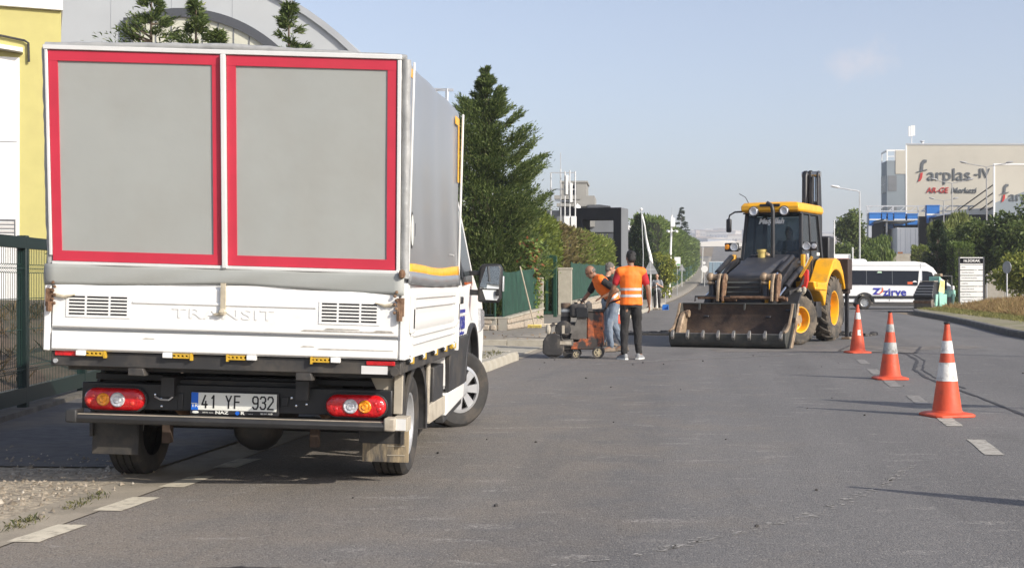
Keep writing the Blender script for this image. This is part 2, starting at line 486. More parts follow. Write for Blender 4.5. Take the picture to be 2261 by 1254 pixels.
marks = thing('road_marking', 'worn white dashed line painted on the road beneath the traffic cones', 'road marking', (2.1, 10, 0)); marks['kind'] = 'structure'
for i, (x, y, l, ml) in enumerate([(2.07,10.72,1.0,'paint_line'),(2.12,12.75,1.0,'paint_line'),(2.16,15.0,1.1,'line_worn'),(2.18,17.4,1.1,'line_worn'),(2.22,19.7,1.2,'line_worn'),(2.3,22.2,1.2,'line_worn')]):
    mb = MB(); strip(mb, [(x-2.1-.02, y-l/2-10), (x-2.1+.02, y+l/2-10)], .15, jag=.08, sub=6); obj('dash', mb, M[ml], marks, smooth=0)
M['cream_line'] = mat('cream_road_paint', (.52,.475,.375), .85, var=.1, scale=9, dirt=(.22,.195,.155), dscale=13, dlo=.5, dhi=.72)
marks2 = thing('road_marking', 'short cream edge dashes painted beside the gravel verge left of the truck', 'road marking', (-3.5, 7, 0)); marks2['kind'] = 'structure'
for y in (5.75, 6.70, 7.62, 8.5, 9.4):
    mb = MB(); strip(mb, [(-.01, y-.24-7), (.01, y+.24-7)], .17, jag=.06, sub=5); obj('dash', mb, M['cream_line'], marks2, smooth=0)

cr = tag(obj('road_crack', strip(MB(), [(2.62,27.1),(3.0,25.9),(3.35,24.6),(3.25,22.6),(2.86,20.2),(2.78,18.4),(2.86,16.6),(2.92,15.0),(2.95,13.6),(2.98,11.5),(3.0,9.5),(3.1,7)], .05, .005, .5, 8), M['tar'], smooth=0), 'long dark tar seam running along the road right of the cones', 'road seam'); cr['kind'] = 'structure'
cr = tag(obj('road_crack', strip(MB(), [(2.72,27.2),(3.12,25.9),(3.47,24.6),(3.37,22.6),(2.98,20.2),(2.90,18.4),(2.98,16.6)], .03, .005, .6, 8), M['tar'], smooth=0), 'thin second tar seam running beside the long one near the cones', 'road seam'); cr['kind'] = 'structure'
cr = tag(obj('saw_cut_line', strip(MB(), [(-2.13,21.04),(-1.4,21.9),(-.75,22.65),(.6,23.8),(2.05,24.98)], .07, .005, .55, 10), M['chalk'], smooth=0), 'pale wet saw cut line running across the road in front of the loader', 'saw cut'); cr['kind'] = 'structure'
mp_ = tag(obj('road_patch', MB().quad((2.2,25.6,.0045),(3.55,24.9,.0045),(4.0,27.4,.0045),(2.65,28.0,.0045)), M['patch'], smooth=0), 'square dusty repair patch in the road behind the farthest cone', 'road patch'); mp_['kind'] = 'structure'
mbp = MB()
strip(mbp, [(2.2,25.6),(3.55,24.9),(4.0,27.4),(2.65,28.0),(2.2,25.6)], .06, .0085, .4, 6)
obj('patch_edge', mbp, M['tar'], mp_, smooth=0)
big = tag(obj('dusty_patch', strip(MB(), [(-.2,25.6),(1.6,25.9),(3.4,26.5),(5.2,27.6)], 1.0, .0032, .3, 6), M['patch'], smooth=0), 'dusty worn strip of road under the loader bucket', 'road patch'); big['kind'] = 'structure'

M['scrape'] = mat('pale_scrape', (.30,.288,.27), .9, var=.2, scale=14)
fl_ = MB(); SP_ = [Vector((x, y, .0035)) for x, y in ((-.9,5.9),(-.2,6.6),(.5,7.5),(1.0,8.6),(1.35,9.6))]
for i in range(260):
    t = rnd.random()*3.999; k = int(t); p = SP_[k].lerp(SP_[k+1], t-k) + Vector((rnd.gauss(0,.028), rnd.gauss(0,.02), 0)); a_ = rnd.uniform(.3,1.2); l_ = rnd.uniform(.008,.035)
    dv = Vector((math.cos(a_), math.sin(a_), 0))*l_; sv = Vector((-dv.y, dv.x, 0))*rnd.uniform(.15,.4)
    fl_.add([p-dv, p-sv, p+dv, p+sv], [(3,2,1,0)] if (dv.cross(sv)).z < 0 else [(0,1,2,3)])
sc3 = tag(obj('scrape_mark', fl_, M['scrape'], smooth=0), 'faint pale curved scrape across the open asphalt', None, None, 'stuff')
cr = tag(obj('road_crack', strip(MB(), [(-3.3,5.75),(-2.95,5.86),(-2.6,5.82),(-2.2,5.95),(-1.95,5.92)], .035, .005, .8, 8), M['tar'], smooth=0), 'short ragged crack in the road at the bottom left corner', 'road crack'); cr['kind'] = 'structure'

# --- left side: gutter, gravel, apron, kerb, pavement
M['gutter'] = mat('gutter_concrete', (.29,.255,.20), .92, var=.16, scale=2.5, bump=.3, bscale=60, dirt=(.17,.15,.115), dscale=2.2)
M['pave'] = mat('pavement_asphalt', (.20,.185,.16), .9, var=.2, scale=6, bump=.4, bscale=90, dirt=(.26,.23,.185), dscale=.9, dlo=.45, dhi=.7)
M['gravel'] = mat('gravel_ground', (.34,.29,.215), .95, var=.45, scale=22, bump=1., bscale=35, dirt=(.20,.17,.13), dscale=9, dlo=.45, dhi=.7)
M['apron'] = mat('apron_asphalt', (.105,.10,.098), .9, var=.22, scale=9, bump=.5, bscale=110, dirt=(.19,.16,.12), dscale=.7, dlo=.5, dhi=.75)
sheet('gutter', [-3.92,-3.75,-3.551], [-10, 0, 4, 8, 12, 15.5], lambda x, y: .012 if x < -3.9 else (.004 if x > -3.6 else -.002), M['gutter'])
sheet('gravel_verge', [-9,-7,-5.5,-3.92], [-10, 2, 5, 7, 9, 11, 15.5], lambda x, y: .012 + (.05 if x < -6 else 0), M['gravel'])
sheet('apron', [-7.4,-5.5,-3.921], [9.0, 12, 15.5], lambda x, y: .022 + (.05 if x < -6 else 0), M['apron'])
# loose stones on the gravel
Pn = 9000
V = np.zeros((Pn, 4, 3)); cx = rng.uniform(-8.6,-3.75,Pn); cy = rng.uniform(4.5,10.2,Pn)
keep = ((cx < -4.0) | (rng.random(Pn) < .10)) & (cy < 8.9 + 1.2*rng.random(Pn)**3); cx, cy = cx[keep], cy[keep]; Pn = len(cx)
sz = rng.uniform(.006,.019,Pn)*(1+.8*(rng.random(Pn) < .06))
tet = np.array([[1,0,-.25],[-.6,.85,-.25],[-.5,-.9,-.25],[.05,.05,.8]])
an = rng.uniform(0, 6.28, Pn); V = tet[None]*sz[:,None,None]*rng.uniform(.6,1.3,(Pn,4,1))
c_, s_ = np.cos(an)[:,None], np.sin(an)[:,None]
V = np.stack([V[...,0]*c_-V[...,1]*s_, V[...,0]*s_+V[...,1]*c_, V[...,2]], -1)
zz = np.where(cx < -6, .06, .016)
zz = np.where((cy > 9.2) & (cx < -4.25), zz+.01, zz)
V += np.stack([cx, cy, zz], -1)[:,None,:]
F = (np.array([[0,1,3],[1,2,3],[2,0,3]])[None] + (np.arange(Pn)*4)[:,None,None]).reshape(-1,3)
gl = leaf_mat('gravel_stones', (.20,.165,.12), (.42,.36,.28), (.60,.55,.46), 0)
o = obj('gravel', np_mesh('gravel', V.reshape(-1,3), F), gl, smooth=0); tag(o, 'loose pale gravel stones scattered on the verge beside the truck', None, None, 'stuff')
# weeds in the gutter joint
def tuft_mesh(name, C, n_each, h, spread, rr_, lean=.5, wid=.05):
    n = len(C)*n_each
    P = np.repeat(C, n_each, 0) + np.c_[rr_.normal(0, spread, (n,2)), np.zeros(n)]
    D = np.c_[rr_.normal(0, lean, (n,2)), np.ones(n)]
    return leaves_mesh(name, P, D, h*rr_.uniform(.45,1.2,n), wid, rr_, droop=.1)
M['weed'] = leaf_mat('weed_leaves', (.045,.06,.02), (.16,.15,.06), (.3,.25,.12))
C = np.c_[-3.80 + rng.normal(0,.03,70), 5.4+2.6*rng.random(70)**1.6, np.full(70,.0)]
o = obj('weeds', tuft_mesh('weeds', C, 14, .035, .03, rng, .8, .12), M['weed'], smooth=0); tag(o, 'small green weeds growing in the gutter joint beside the edge dashes', None, None, 'stuff')

# kerb with upstand: stones laid end to end
def kerb_run(name, label, x, y0, y1, step, w=.16, h=.14, rz=0, m='concrete_pale', jig=.006):
    k = thing(name, label, 'kerb', (x, y0, 0), rz); k['kind'] = 'structure'
    me = None; n = int(round((y1-y0)/step))
    for i in range(n):
        if me is None:
            mb = MB(); a = step-.012
            mb.prism([(0,-.05),(w,-.05),(w,h*.62),(w-.03,h),(0,h)], 'y', 0, a)
            b0 = obj('kerb_stone', mb, M[m], k, bevel=.008); b0.location = (0, 0, 0); me = b0.data
        else:
            b0 = bpy.data.objects.new('kerb_stone', me); COL.objects.link(b0); b0.parent = k
            bv = b0.modifiers.new('bevel','BEVEL'); bv.width = .008; bv.segments = 2
            b0.location = (rnd.uniform(-jig,jig), i*step, rnd.uniform(-jig,jig)*.8); b0.rotation_euler = (0,0,rnd.uniform(-.008,.008))
    return k
kerb_run('kerb', 'cream concrete kerb stones in front of the truck, nearest the saw', -3.62, 15.5, 22.4, .49, w=.17, h=.15)
kerb_run('kerb', 'cream concrete kerb stones along the left pavement beyond the driveway', -3.62, 27.0, 79.0, .8, w=.17, h=.15)
sheet('pavement', [-6.0,-4.6,-3.621], [15.5, 18, 20, 22.39], lambda x, y: .135, M['concrete'], thick=.16)
# worn grass on the near pavement
C = np.c_[rng.uniform(-5.4,-3.66,240), rng.uniform(16.5,22.2,240), np.full(240,.13)]
o = obj('grass', tuft_mesh('grass', C, 9, .07, .06, rng, .8, .1), M['weed'], smooth=0); tag(o, 'patchy dry grass on the kerbed pavement beside the truck cab', None, None, 'stuff')
# return face of the kerb at the driveway
kerb_run('kerb', 'short kerb return turning into the driveway behind the truck mirror', -3.62, 22.4, 22.4+2.45, .49, w=.15, h=.15, rz=R_(90))
# driveway with laid concrete slabs
dw = sheet('driveway', [-12,-8,-6,-4.6,-3.45], [22.56, 24, 26, 27], lambda x, y: .006 + max(0, (-3.45-x))*.02, M['gutter'])
slab_me = None
for j in range(6):
    for i in range(4):
        mb = MB(); s = .68
        mb.box(0, .66, 0, .62, 0, .03)
        if slab_me is None:
            so = obj('paving_slab', mb, M['concrete_pale'], dw, bevel=.006); slab_me = so.data
        else:
            so = bpy.data.objects.new('paving_slab', slab_me); COL.objects.link(so); so.parent = dw
        x = -3.95 - i*.69; y = 22.75 + j*.655
        so.location = (x-.33, y, .006 + (-3.45-x)*.02 - .012 + rnd.uniform(-.004,.006)); so.rotation_euler = (rnd.uniform(-.006,.006), .02, rnd.uniform(-.01,.01))
kerb_run('kerb', 'low worn kerb stones edging the far side of the driveway', -3.62, 26.98, 26.98+4.8, .8, w=.16, h=.14, rz=R_(90), jig=.01)
sheet('pavement', [-9.2,-6.2,-4.6,-3.621], [27.1, 30, 34, 38, 44, 60, 80] + list(range(100, 421, 20)), lambda x, y: gz(y) + .135, M['pave'], thick=.16)
C = np.c_[rng.uniform(-8,-3.8,120), rng.uniform(27.2,31,120), np.full(120,.14)]
o = obj('dead_leaves', leaves_mesh('dead_leaves', C, np.c_[rng.normal(0,1,(120,2)), np.full(120,.2)], .06, .3, rng), leaf_mat('dead_leaf', (.12,.07,.03), (.3,.2,.1)), smooth=0); tag(o, 'scattered dead leaves on the pavement by the stone wall', None, None, 'stuff')

# --- right side: kerb, verge, bank
KR = [(7.0,-20),(7.05,33.4),(7.55,42),(7.83,48.5),(7.95,56),(8.5,60.2),(10.2,62.0),(14,62.6),(40,62.8)]
kb = thing('kerb', 'grey concrete kerb in shade along the right edge of the road', 'kerb', (0,0,0)); kb['kind'] = 'structure'
def resample(pts, step):
    P = [Vector((a, b, 0)) for a, b in pts]; out = [P[0]]; acc = 0
    for a, b in zip(P[:-1], P[1:]):
        L0 = (b-a).length; t = step - acc
        while t < L0: out.append(a.lerp(b, t/L0)); t += step
        acc = L0 - (t - step)
    return out
M['dark_kerb'] = mat('shade_dark_kerb', (.12,.115,.11), .9, var=.2, scale=5, bump=.3, dirt=(.2,.185,.15), dscale=3, dlo=.5, dhi=.8)  # concrete kerb darkened so its colour carries the shade on the road face
KP = resample(KR[1:7], 1.0)
KP = [Vector((7.05, y, 0)) for y in range(14, 33)] + KP
for a, b in zip(KP[:-1], KP[1:]):
    d = (b-a); mb = MB(); L0 = d.length-.012
    mb.prism([(-.03,-.05),(.17,-.05),(.17,.16),(.0,.16),(-.03,.13)], 'y', 0, L0)
    o = obj('kerb_stone', mb, M['dark_kerb'], kb, loc=(a.x, a.y, rnd.uniform(-.004,.004)), rot=(0,0,math.atan2(-d.x, d.y)))
M['verge'] = mat('verge_dirt', (.27,.235,.165), .95, var=.2, scale=2, bump=.5, bscale=25, dirt=(.17,.165,.075), dscale=1.3, dlo=.42, dhi=.62)
M['earth'] = mat('dark_earth', (.12,.085,.058), .95, var=.3, scale=2, bump=.5, bscale=12, dirt=(.09,.085,.04), dscale=.7)
M['bank'] = mat('bank_dirt', (.23,.165,.09), .95, var=.3, scale=2, bump=.5, bscale=12, dirt=(.15,.14,.05), dscale=.7)
vb = MB(); rows = []
for p in KP + [Vector((14,62.75,0)), Vector((24,62.9,0))]:
    t = min(1, max(0, (p.y-33)/6))
    bx = p.x + .15
    row = [(bx, p.y, .15), (bx+1.1, p.y-(.5 if p.y > 59 else 0), .17), (bx+2.2, p.y-(1.2 if p.y > 59 else 0), .2), (bx+3.6, p.y-(2.4 if p.y > 59 else 0), .40), (bx+6, p.y-(3.5 if p.y > 59 else 0), .62), (bx+14, p.y-(4 if p.y > 59 else 0), .75)]
    rows.append(row)
o = obj('verge', MB().loft([[Vector(q) for q in r[:3]] for r in rows], caps=False, closed=False), M['verge'], smooth=60); o['kind'] = 'structure'
o = obj('grass_bank', MB().loft([[Vector(q) for q in r[2:]] for r in rows], caps=False, closed=False), M['bank'], smooth=60); o['kind'] = 'structure'
M['dry_grass'] = leaf_mat('dry_grass', (.17,.105,.045), (.52,.37,.17), (.32,.32,.10), .35)
M['green_grass'] = leaf_mat('green_grass', (.10,.11,.03), (.30,.28,.09), (.42,.36,.17))
def bank_z(x, y):
    t = x - 8.15
    for (a, za), (b, zb) in (((0,.15),(1.1,.17)),((1.1,.17),(2.2,.2)),((2.2,.2),(3.6,.40)),((3.6,.40),(6,.62)),((6,.62),(14,.75))):
        if a <= t <= b: return za + (zb-za)*(t-a)/(b-a)
    return .7
def scatter(n, x0, x1, y0, y1, f=None):
    X = rng.uniform(x0,x1,n); Y = rng.uniform(y0,y1,n)
    return np.c_[X, Y, [bank_z(a, b)-.01 for a, b in zip(X, Y)]]
o = obj('grass', tuft_mesh('grass', scatter(4200, 9.9, 16.5, 38, 60.2), 13, .34, .16, rng, .8, .028), M['dry_grass'], smooth=0); tag(o, 'tall dry straw coloured grass on the bank beside the street name board', None, None, 'stuff')
o = obj('grass', tuft_mesh('grass', scatter(3800, 8.7, 11.6, 34, 61.0), 11, .13, .1, rng, .7, .06), M['green_grass'], smooth=0); tag(o, 'short yellow green grass along the foot of the right hand bank', None, None, 'stuff')
# broken asphalt lying about
M['chunk'] = mat('broken_asphalt', (.07,.066,.063), .95, var=.3, scale=14, bump=.8, bscale=30, dirt=(.22,.2,.17), dscale=8, dlo=.55, dhi=.75)
def chunk(x, y, s, label, group):
    mb = MB(); n = 7; prof = []
    for k in range(n):
        a = 2*math.pi*k/n; prof.append((math.cos(a)*s*rnd.uniform(.6,1.1), math.sin(a)*s*rnd.uniform(.5,1.)))
    h = s*rnd.uniform(.35,.7)
    bot = [Vector((p[0], p[1], 0)) for p in prof]; top = [Vector((p[0]*.85, p[1]*.85, h*rnd.uniform(.6,1.15))) for p in prof]
    mb.loft([bot, top]); o = obj('asphalt_chunk', mb, M['chunk'], smooth=20, loc=(x, y, .002), rot=(rnd.uniform(-.15,.15), rnd.uniform(-.15,.15), rnd.uniform(0,6)))
    tag(o, label, 'asphalt chunk', group)
for i in range(26):
    chunk(-2.5 + i*.072 + rnd.uniform(-.05,.05), 33.6 + rnd.uniform(-.35,.5), rnd.uniform(.07,.2), 'broken black asphalt chunk lying in the row left of the loader bucket', 'broken asphalt left of the loader')
for i in range(12):
    chunk(2.75 + i*.09 + rnd.uniform(-.05,.05), 33.2 + rnd.uniform(-.3,.4), rnd.uniform(.06,.17), 'broken asphalt chunk lying behind the rear wheel of the loader', 'broken asphalt right of the loader')
o = obj('cut_slab', MB().prism([(-2.45,33.2),(-.9,32.8),(-.75,33.4),(-2.3,33.9)], 'z', .003, .06), M['chunk'], smooth=0); tag(o, 'flat lifted slab of cut asphalt lying left of the loader bucket', 'asphalt slab')
for i in range(40):
    x, y = rnd.uniform(-3,4.5), rnd.uniform(6,24)
    s = rnd.uniform(.008,.022)
    o = obj('pebble', MB().ball((0,0,s*.4), (s, s*.8, s*.6), 6), M['chunk'], smooth=60, loc=(x, y, 0.), rot=(0,0,rnd.uniform(0,6)))
    tag(o, 'small dark pebble lying on the open asphalt', 'pebble', 'loose pebbles on the road')
# ------------------------------------------------------------------ buildings and street furniture
# site frame: r metres to the right of, d metres straight ahead of the place the photograph was taken from
SR = R_(3.82)
def S(r, d, z=0.):
    r -= .0918*d
    return Vector((r*math.cos(SR) - d*math.sin(SR), r*math.sin(SR) + d*math.cos(SR), z))

M['yellow_wall'] = mat('yellow_render', (.46,.42,.16), .85, var=.05, scale=1.5, bump=.2, bscale=30, dirt=(.42,.37,.16), dscale=.7, dlo=.5, dhi=.9)
M['office'] = mat('office_render', (.27,.265,.245), .8, var=.08, scale=.6)
M['hall'] = mat('pale_grey_cladding', (.46,.485,.50), .6, var=.04, scale=.4)
M['hall_roof'] = mat('grey_roof_sheet', (.38,.40,.42), .5, var=.06, scale=.6)
M['dark_grey'] = mat('anthracite_frame', (.07,.075,.085), .5, var=.08)
M['cream_panel'] = mat('cream_panel', (.60,.60,.50), .6, var=.05, scale=1, dirt=(.5,.5,.42), dscale=.4)
M['beige'] = mat('beige_render', (.48,.455,.39), .85, var=.04, scale=.3, dirt=(.39,.37,.32), dscale=.15, dlo=.45, dhi=.8)
M['bluegrey'] = mat('blue_grey_cladding_and_shade', (.21,.245,.27), .55, var=.06, scale=.5)
M['blackclad'] = mat('black_cladding', (.007,.008,.011), .7, var=.1, scale=1, spec=.08)
M['greyclad'] = mat('grey_cladding', (.16,.17,.18), .5, var=.08, scale=1)
M['win'] = mat('dark_window', (.012,.014,.02), .12, var=.1, spec=.25)
M['red_letter'] = mat('red_letters', (.45,.03,.025), .4, var=.05)
M['grey_letter'] = mat('grey_letters', (.10,.11,.12), .4, var=.05)
M['yard'] = mat('yard_concrete', (.33,.31,.28), .9, var=.1)
M['blue_plastic'] = mat('blue_crate', (.02,.16,.50), .45, var=.12)

# yellow factory wall
yb = thing('factory_building', 'yellow rendered factory wall with a tall white door behind the green fence', 'building', S(-16.93, 50, .3), SR + R_(24))
obj('wall', MB().box(-14, 0, 0, 12, -.5, 11.2), M['yellow_wall'], yb)
obj('roof_fascia', MB().box(-14.2, .06, -.18, 12.2, 11.2, 13.4), M['white'], yb, bevel=.02)
dr = obj('door', MB().box(-7, -1.42, -.06, -.003, .2, 9.35), M['white_clean'], yb, bevel=.02)
obj('door_seam', MB().box(-6.9, -1.5, -.075, -.062, 6.2, 6.23), M['greyclad'], dr)
for k in range(5): obj('louvre', MB().obox((-4.2, -.09, 2.62 + k*.15), (5.2, .03, .11), (R_(35), 0, 0)), M['white_clean'], dr)
obj('louvre_recess', MB().box(-6.9, -1.55, -.072, -.063, 2.5, 3.35), M['dark_grey'], dr)
obj('canopy', MB().add([(-7,-.5,10.15),(-1.3,-.5,9.5),(-1.3,0,9.5),(-7,0,10.15),(-7,-.5,10.3),(-1.3,-.5,9.65),(-1.3,0,9.65),(-7,0,10.3)], [(0,1,2,3),(7,6,5,4),(0,4,5,1),(1,5,6,2),(2,6,7,3),(3,7,4,0)]), M['white_clean'], yb)
obj('pipe', MB().tube([(-9,-.12,10.75),(-2,-.12,10.1),(-1.25,-.12,9.98),(-1.12,-.12,9.9),(-1.1,-.12,9.2)], .045, 8), M['black_plastic'], yb)

# hall with a barrel roof
hb = thing('hall_building', 'pale grey hall with a curved barrel roof behind the truck', 'building', S(-25.4, 90, 2.1), SR)
def arc(rad, a0, a1, n): return [(rad*math.cos(R_(a0 + (a1-a0)*i/n)), rad*math.sin(R_(a0 + (a1-a0)*i/n))) for i in range(n+1)]
obj('gable_wall', MB().prism(arc(21, 0, 180, 48) + [(-21,-2.2),(21,-2.2)], 'y', 0, .4), M['hall'], hb, smooth=0)
rf = MB(); oa, ia = arc(21.12, 0, 180, 48), arc(20.7, 0, 180, 48)
rf.prism(oa + ia[::-1], 'y', -.25, 45); obj('roof', rf, M['hall_roof'], hb)
for k in range(9):      # flashing joints down the gable
    x = -14 + k*4.1; zt = math.sqrt(20.6**2 - x*x)
    obj('cladding_joint', MB().box(x, x+.03, -.02, 0, -2, zt), M['hall_roof'], hb)
wf = MB(); cx0, cz0 = 3.05, 7.86
oo = [(x+cx0, z+cz0) for x, z in arc(9.85, 0, 111, 30)]; ii = [(x+cx0, z+cz0) for x, z in arc(9.25, 0, 108, 30)]
wf.prism(oo + ii[::-1], 'y', -.3, .0); wf.box(-.75, -.2, -.32, 0, -2, cz0+9.2); wf.box(cx0+9.25, cx0+9.85, -.3, 0, -2, cz0)
win = obj('arched_window', wf, M['dark_grey'], hb, smooth=0)
obj('panel', MB().prism([(x+cx0, z+cz0) for x, z in arc(9.3, 0, 110, 30)] + [(-.3, -2), (cx0+9.3, -2)], 'y', -.1, -.01), M['cream_panel'], win, smooth=0)
for k in range(12):
    x = .3 + k*1.05; dxx = x - cx0
    if abs(dxx) < 9: obj('mullion', MB().box(x, x+.06, -.15, -.1, -2, cz0 + math.sqrt(9.2**2 - dxx*dxx)), M['greyclad'], win)

# ---------------- left fence: green steel frames with welded mesh
M['fence_wire'] = mat('green_wire', (.012,.04,.03), .5, var=.1)
fp = [(-6.03,8.75),(-6.38,10.5),(-6.77,12.48),(-7.15,14.44),(-7.53,16.4),(-7.91,18.35)]
fen = thing('fence', 'dark green steel frame fence with welded wire mesh at the left edge', 'fence', (fp[0][0], fp[0][1], 0))
def lp(p, z=0): return Vector((p[0]-fp[0][0], p[1]-fp[0][1], z))
obj('footing', MB().bar(lp(fp[0],.03), lp(fp[-1],.03), .22, .14), mat('dark_footing', (.11,.10,.085), .95, var=.3, scale=6, bump=.5), fen)
for p in fp: obj('post', MB().obox(lp(p,.9), (.09,.09,1.72), (0,0,R_(11))), M['dark_green'], fen, bevel=.006)
obj('top_rail', MB().bar(lp(fp[0],1.69), lp(fp[-1],1.69), .07, .11), M['dark_green'], fen)
obj('bottom_rail', MB().bar(lp(fp[0],.22), lp(fp[-1],.22), .07, .15), M['dark_green'], fen)
for a, b in zip(fp[:-1], fp[1:]):
    A, B = lp(a), lp(b); w = MB(); L0 = (B-A).length; d = (B-A)/L0; nn = Vector((d.y, -d.x, 0))
    n = int(L0/.05)
    zs = [.29,.44,.47,.50,.85,1.15,1.40,1.44,1.48,1.64]; off = [0,0,.03,0,0,0,0,.03,0,0]
    for i in range(1, n):
        p = A + d*(i*L0/n)
        w.tube([p + nn*o_ + Vector((0,0,z)) for z, o_ in zip(zs, off)], .0032, 4, caps=False)
    for z, o_ in zip(zs, off): w.bar(A + nn*o_ + Vector((0,0,z)), B + nn*o_ + Vector((0,0,z)), .007, .007)
    o = obj('wire_panel', w, M['fence_wire'], fen, smooth=0); o['kind'] = 'stuff'
# rough ground rising behind it
sheet('earth_bank', [-60,-30,-18,-12,-9,-7.6], [-5, 9, 12, 14, 16, 20, 28, 40, 52, 70], lambda x, y: min(.65, max(0, (-7.6-x)*.16)) * min(1, max(0, (y-6)/10)) + .03 - (.06 if x > -7.7 else 0), M['earth'])
C = np.c_[rng.uniform(-17,-8.2,700), rng.uniform(12,44,700), np.zeros(700)]; C[:,2] = np.minimum(.65, np.maximum(0, (-7.6-C[:,0])*.16))*np.minimum(1, (C[:,1]-6)/10)+.02
o = obj('dry_weeds', tuft_mesh('dry_weeds', C, 12, .3, .12, rng, .7, .05), leaf_mat('dry_weed', (.07,.047,.025), (.20,.14,.075), (.13,.135,.05)), smooth=0); tag(o, 'dry brown weeds on the rough ground behind the mesh fence', None, None, 'stuff')

# ---------------- stone wall with green cloth fence, gate and pillar
def stone_wall(name, label, A, B, h0, h1, rows, n):
    A, B = Vector(A), Vector(B); L0 = (B-A).length; d = (B-A)/L0; rz = math.atan2(-d.x, d.y)
    w = thing(name, label, 'wall', A, rz)
    obj('core', MB().add([(-.11,0,0),(.11,0,0),(.11,L0,0),(-.11,L0,0),(-.11,0,h0-.02),(.11,0,h0-.02),(.11,L0,h1-.02),(-.11,L0,h1-.02)],
        [(0,3,2,1),(4,5,6,7),(0,1,5,4),(1,2,6,5),(2,3,7,6),(3,0,4,7)]), M['concrete'], w)
    for r in range(rows):
        y = -rnd.uniform(0,.2)
        while y < L0:
            l = rnd.uniform(.28,.6); y0, y1 = max(0, y), min(L0, y+l-.025)
            if y1-y0 > .08:
                hh = h0 + (h1-h0)*(y0+y1)/2/L0; z0, z1 = hh*r/rows+.01, hh*(r+1)/rows-.015
                for sx in (1, -1):
                    x0, x1 = (.10, .135+rnd.uniform(0,.02)) if sx > 0 else (-.135-rnd.uniform(0,.02), -.10)
                    obj('stone', MB().box(x0, x1, y0, y1, z0, z1), M['stone'], w, bevel=.02, seg=1)
            y += l
    obj('coping', MB().add([(-.16,0,h0-.02),(.16,0,h0-.02),(.16,L0,h1-.02),(-.16,L0,h1-.02),(-.16,0,h0+.03),(.16,0,h0+.03),(.16,L0,h1+.03),(-.16,L0,h1+.03)],
        [(0,3,2,1),(4,5,6,7),(0,1,5,4),(1,2,6,5),(2,3,7,6),(3,0,4,7)]), M['concrete_pale'], w, bevel=.01)
    return w
stone_wall('stone_wall', 'low rough stone wall beneath green screen beside the leaning broom', (-5.41,32.45,.135), (-5.12,36.85,.135), .30, .46, 2, 8)
stone_wall('stone_wall', 'short low stone wall turning in behind the truck mirror', (-8.2,32.5,.135), (-5.56,32.45,.135), .30, .30, 2, 4)
stone_wall('stone_wall', 'low stone wall under the green fence past the pale gate pillar', (-5.62,49.2,.135), (-5.9,80,.135), .48, .7, 2, 8)

def cloth_fence(label, A, B, z0, z1, h, bays, cloth=True, m=None, label2=None):
    A, B = Vector(A), Vector(B); L0 = (B-A).length; d = (B-A)/L0; rz = math.atan2(-d.x, d.y)
    f = thing('screen_fence', label, 'fence', (A.x, A.y, 0), rz)
    for i in range(bays+1):
        z = z0 + (z1-z0)*i/bays
        obj('post', MB().cyl((0, i*L0/bays, z-.1), (0, i*L0/bays, z+h+.03), .03, n=8), M['green_paint'], f)
    for i in range(bays):
        y0, y1 = i*L0/bays, (i+1)*L0/bays; za, zb = z0 + (z1-z0)*i/bays, z0 + (z1-z0)*(i+1)/bays
        if cloth:
            n = 12; k = 8; V = []; F = []
            for a in range(n+1):
                for b in range(k+1):
                    t, s_ = a/n, b/k
                    wob = .025*math.sin(t*math.pi)*math.sin(s_*3+i) + .012*math.sin(t*19+s_*6+i*2)
                    sag = -.025*math.sin(t*math.pi)*(s_ > .9)
                    V.append((.025+wob, y0+t*(y1-y0), za+(zb-za)*t+.03+s_*(h-.03)+sag))
            for a in range(n):
                for b in range(k): F.append((a*(k+1)+b, (a+1)*(k+1)+b, (a+1)*(k+1)+b+1, a*(k+1)+b+1))
            obj('screen_cloth', MB().add(V, F), m or M['green_cloth'], f, smooth=60)
        else:
            w = MB(); n = int((y1-y0)/.11)
            for a in range(n+1): y = y0+a*(y1-y0)/n; w.cyl((0,y,za+.03),(0,y,za+h), .008, n=5)
            for s_ in (.06, .5, 1.): w.bar((0,y0,za+h*s_), (0,y1,za+h*s_), .025, .03)
            obj('bar_panel', w, M['dark_green'], f, smooth=0)
    return f
cloth_fence('green cloth screen fence on the stone wall where the broom leans', (-5.41,32.5,0), (-5.14,36.5,0), .45, .60, 1.12, 2)
cloth_fence('dark green barred fence standing in shade behind the truck mirror', (-8.2,32.5,0), (-5.6,32.45,0), .45, .45, 1.15, 1, cloth=False)
cloth_fence('long green cloth screen fence beneath the clipped hedges past the gate', (-5.66,49.4,0), (-5.9,80,0), .64, .86, 1.42, 10)
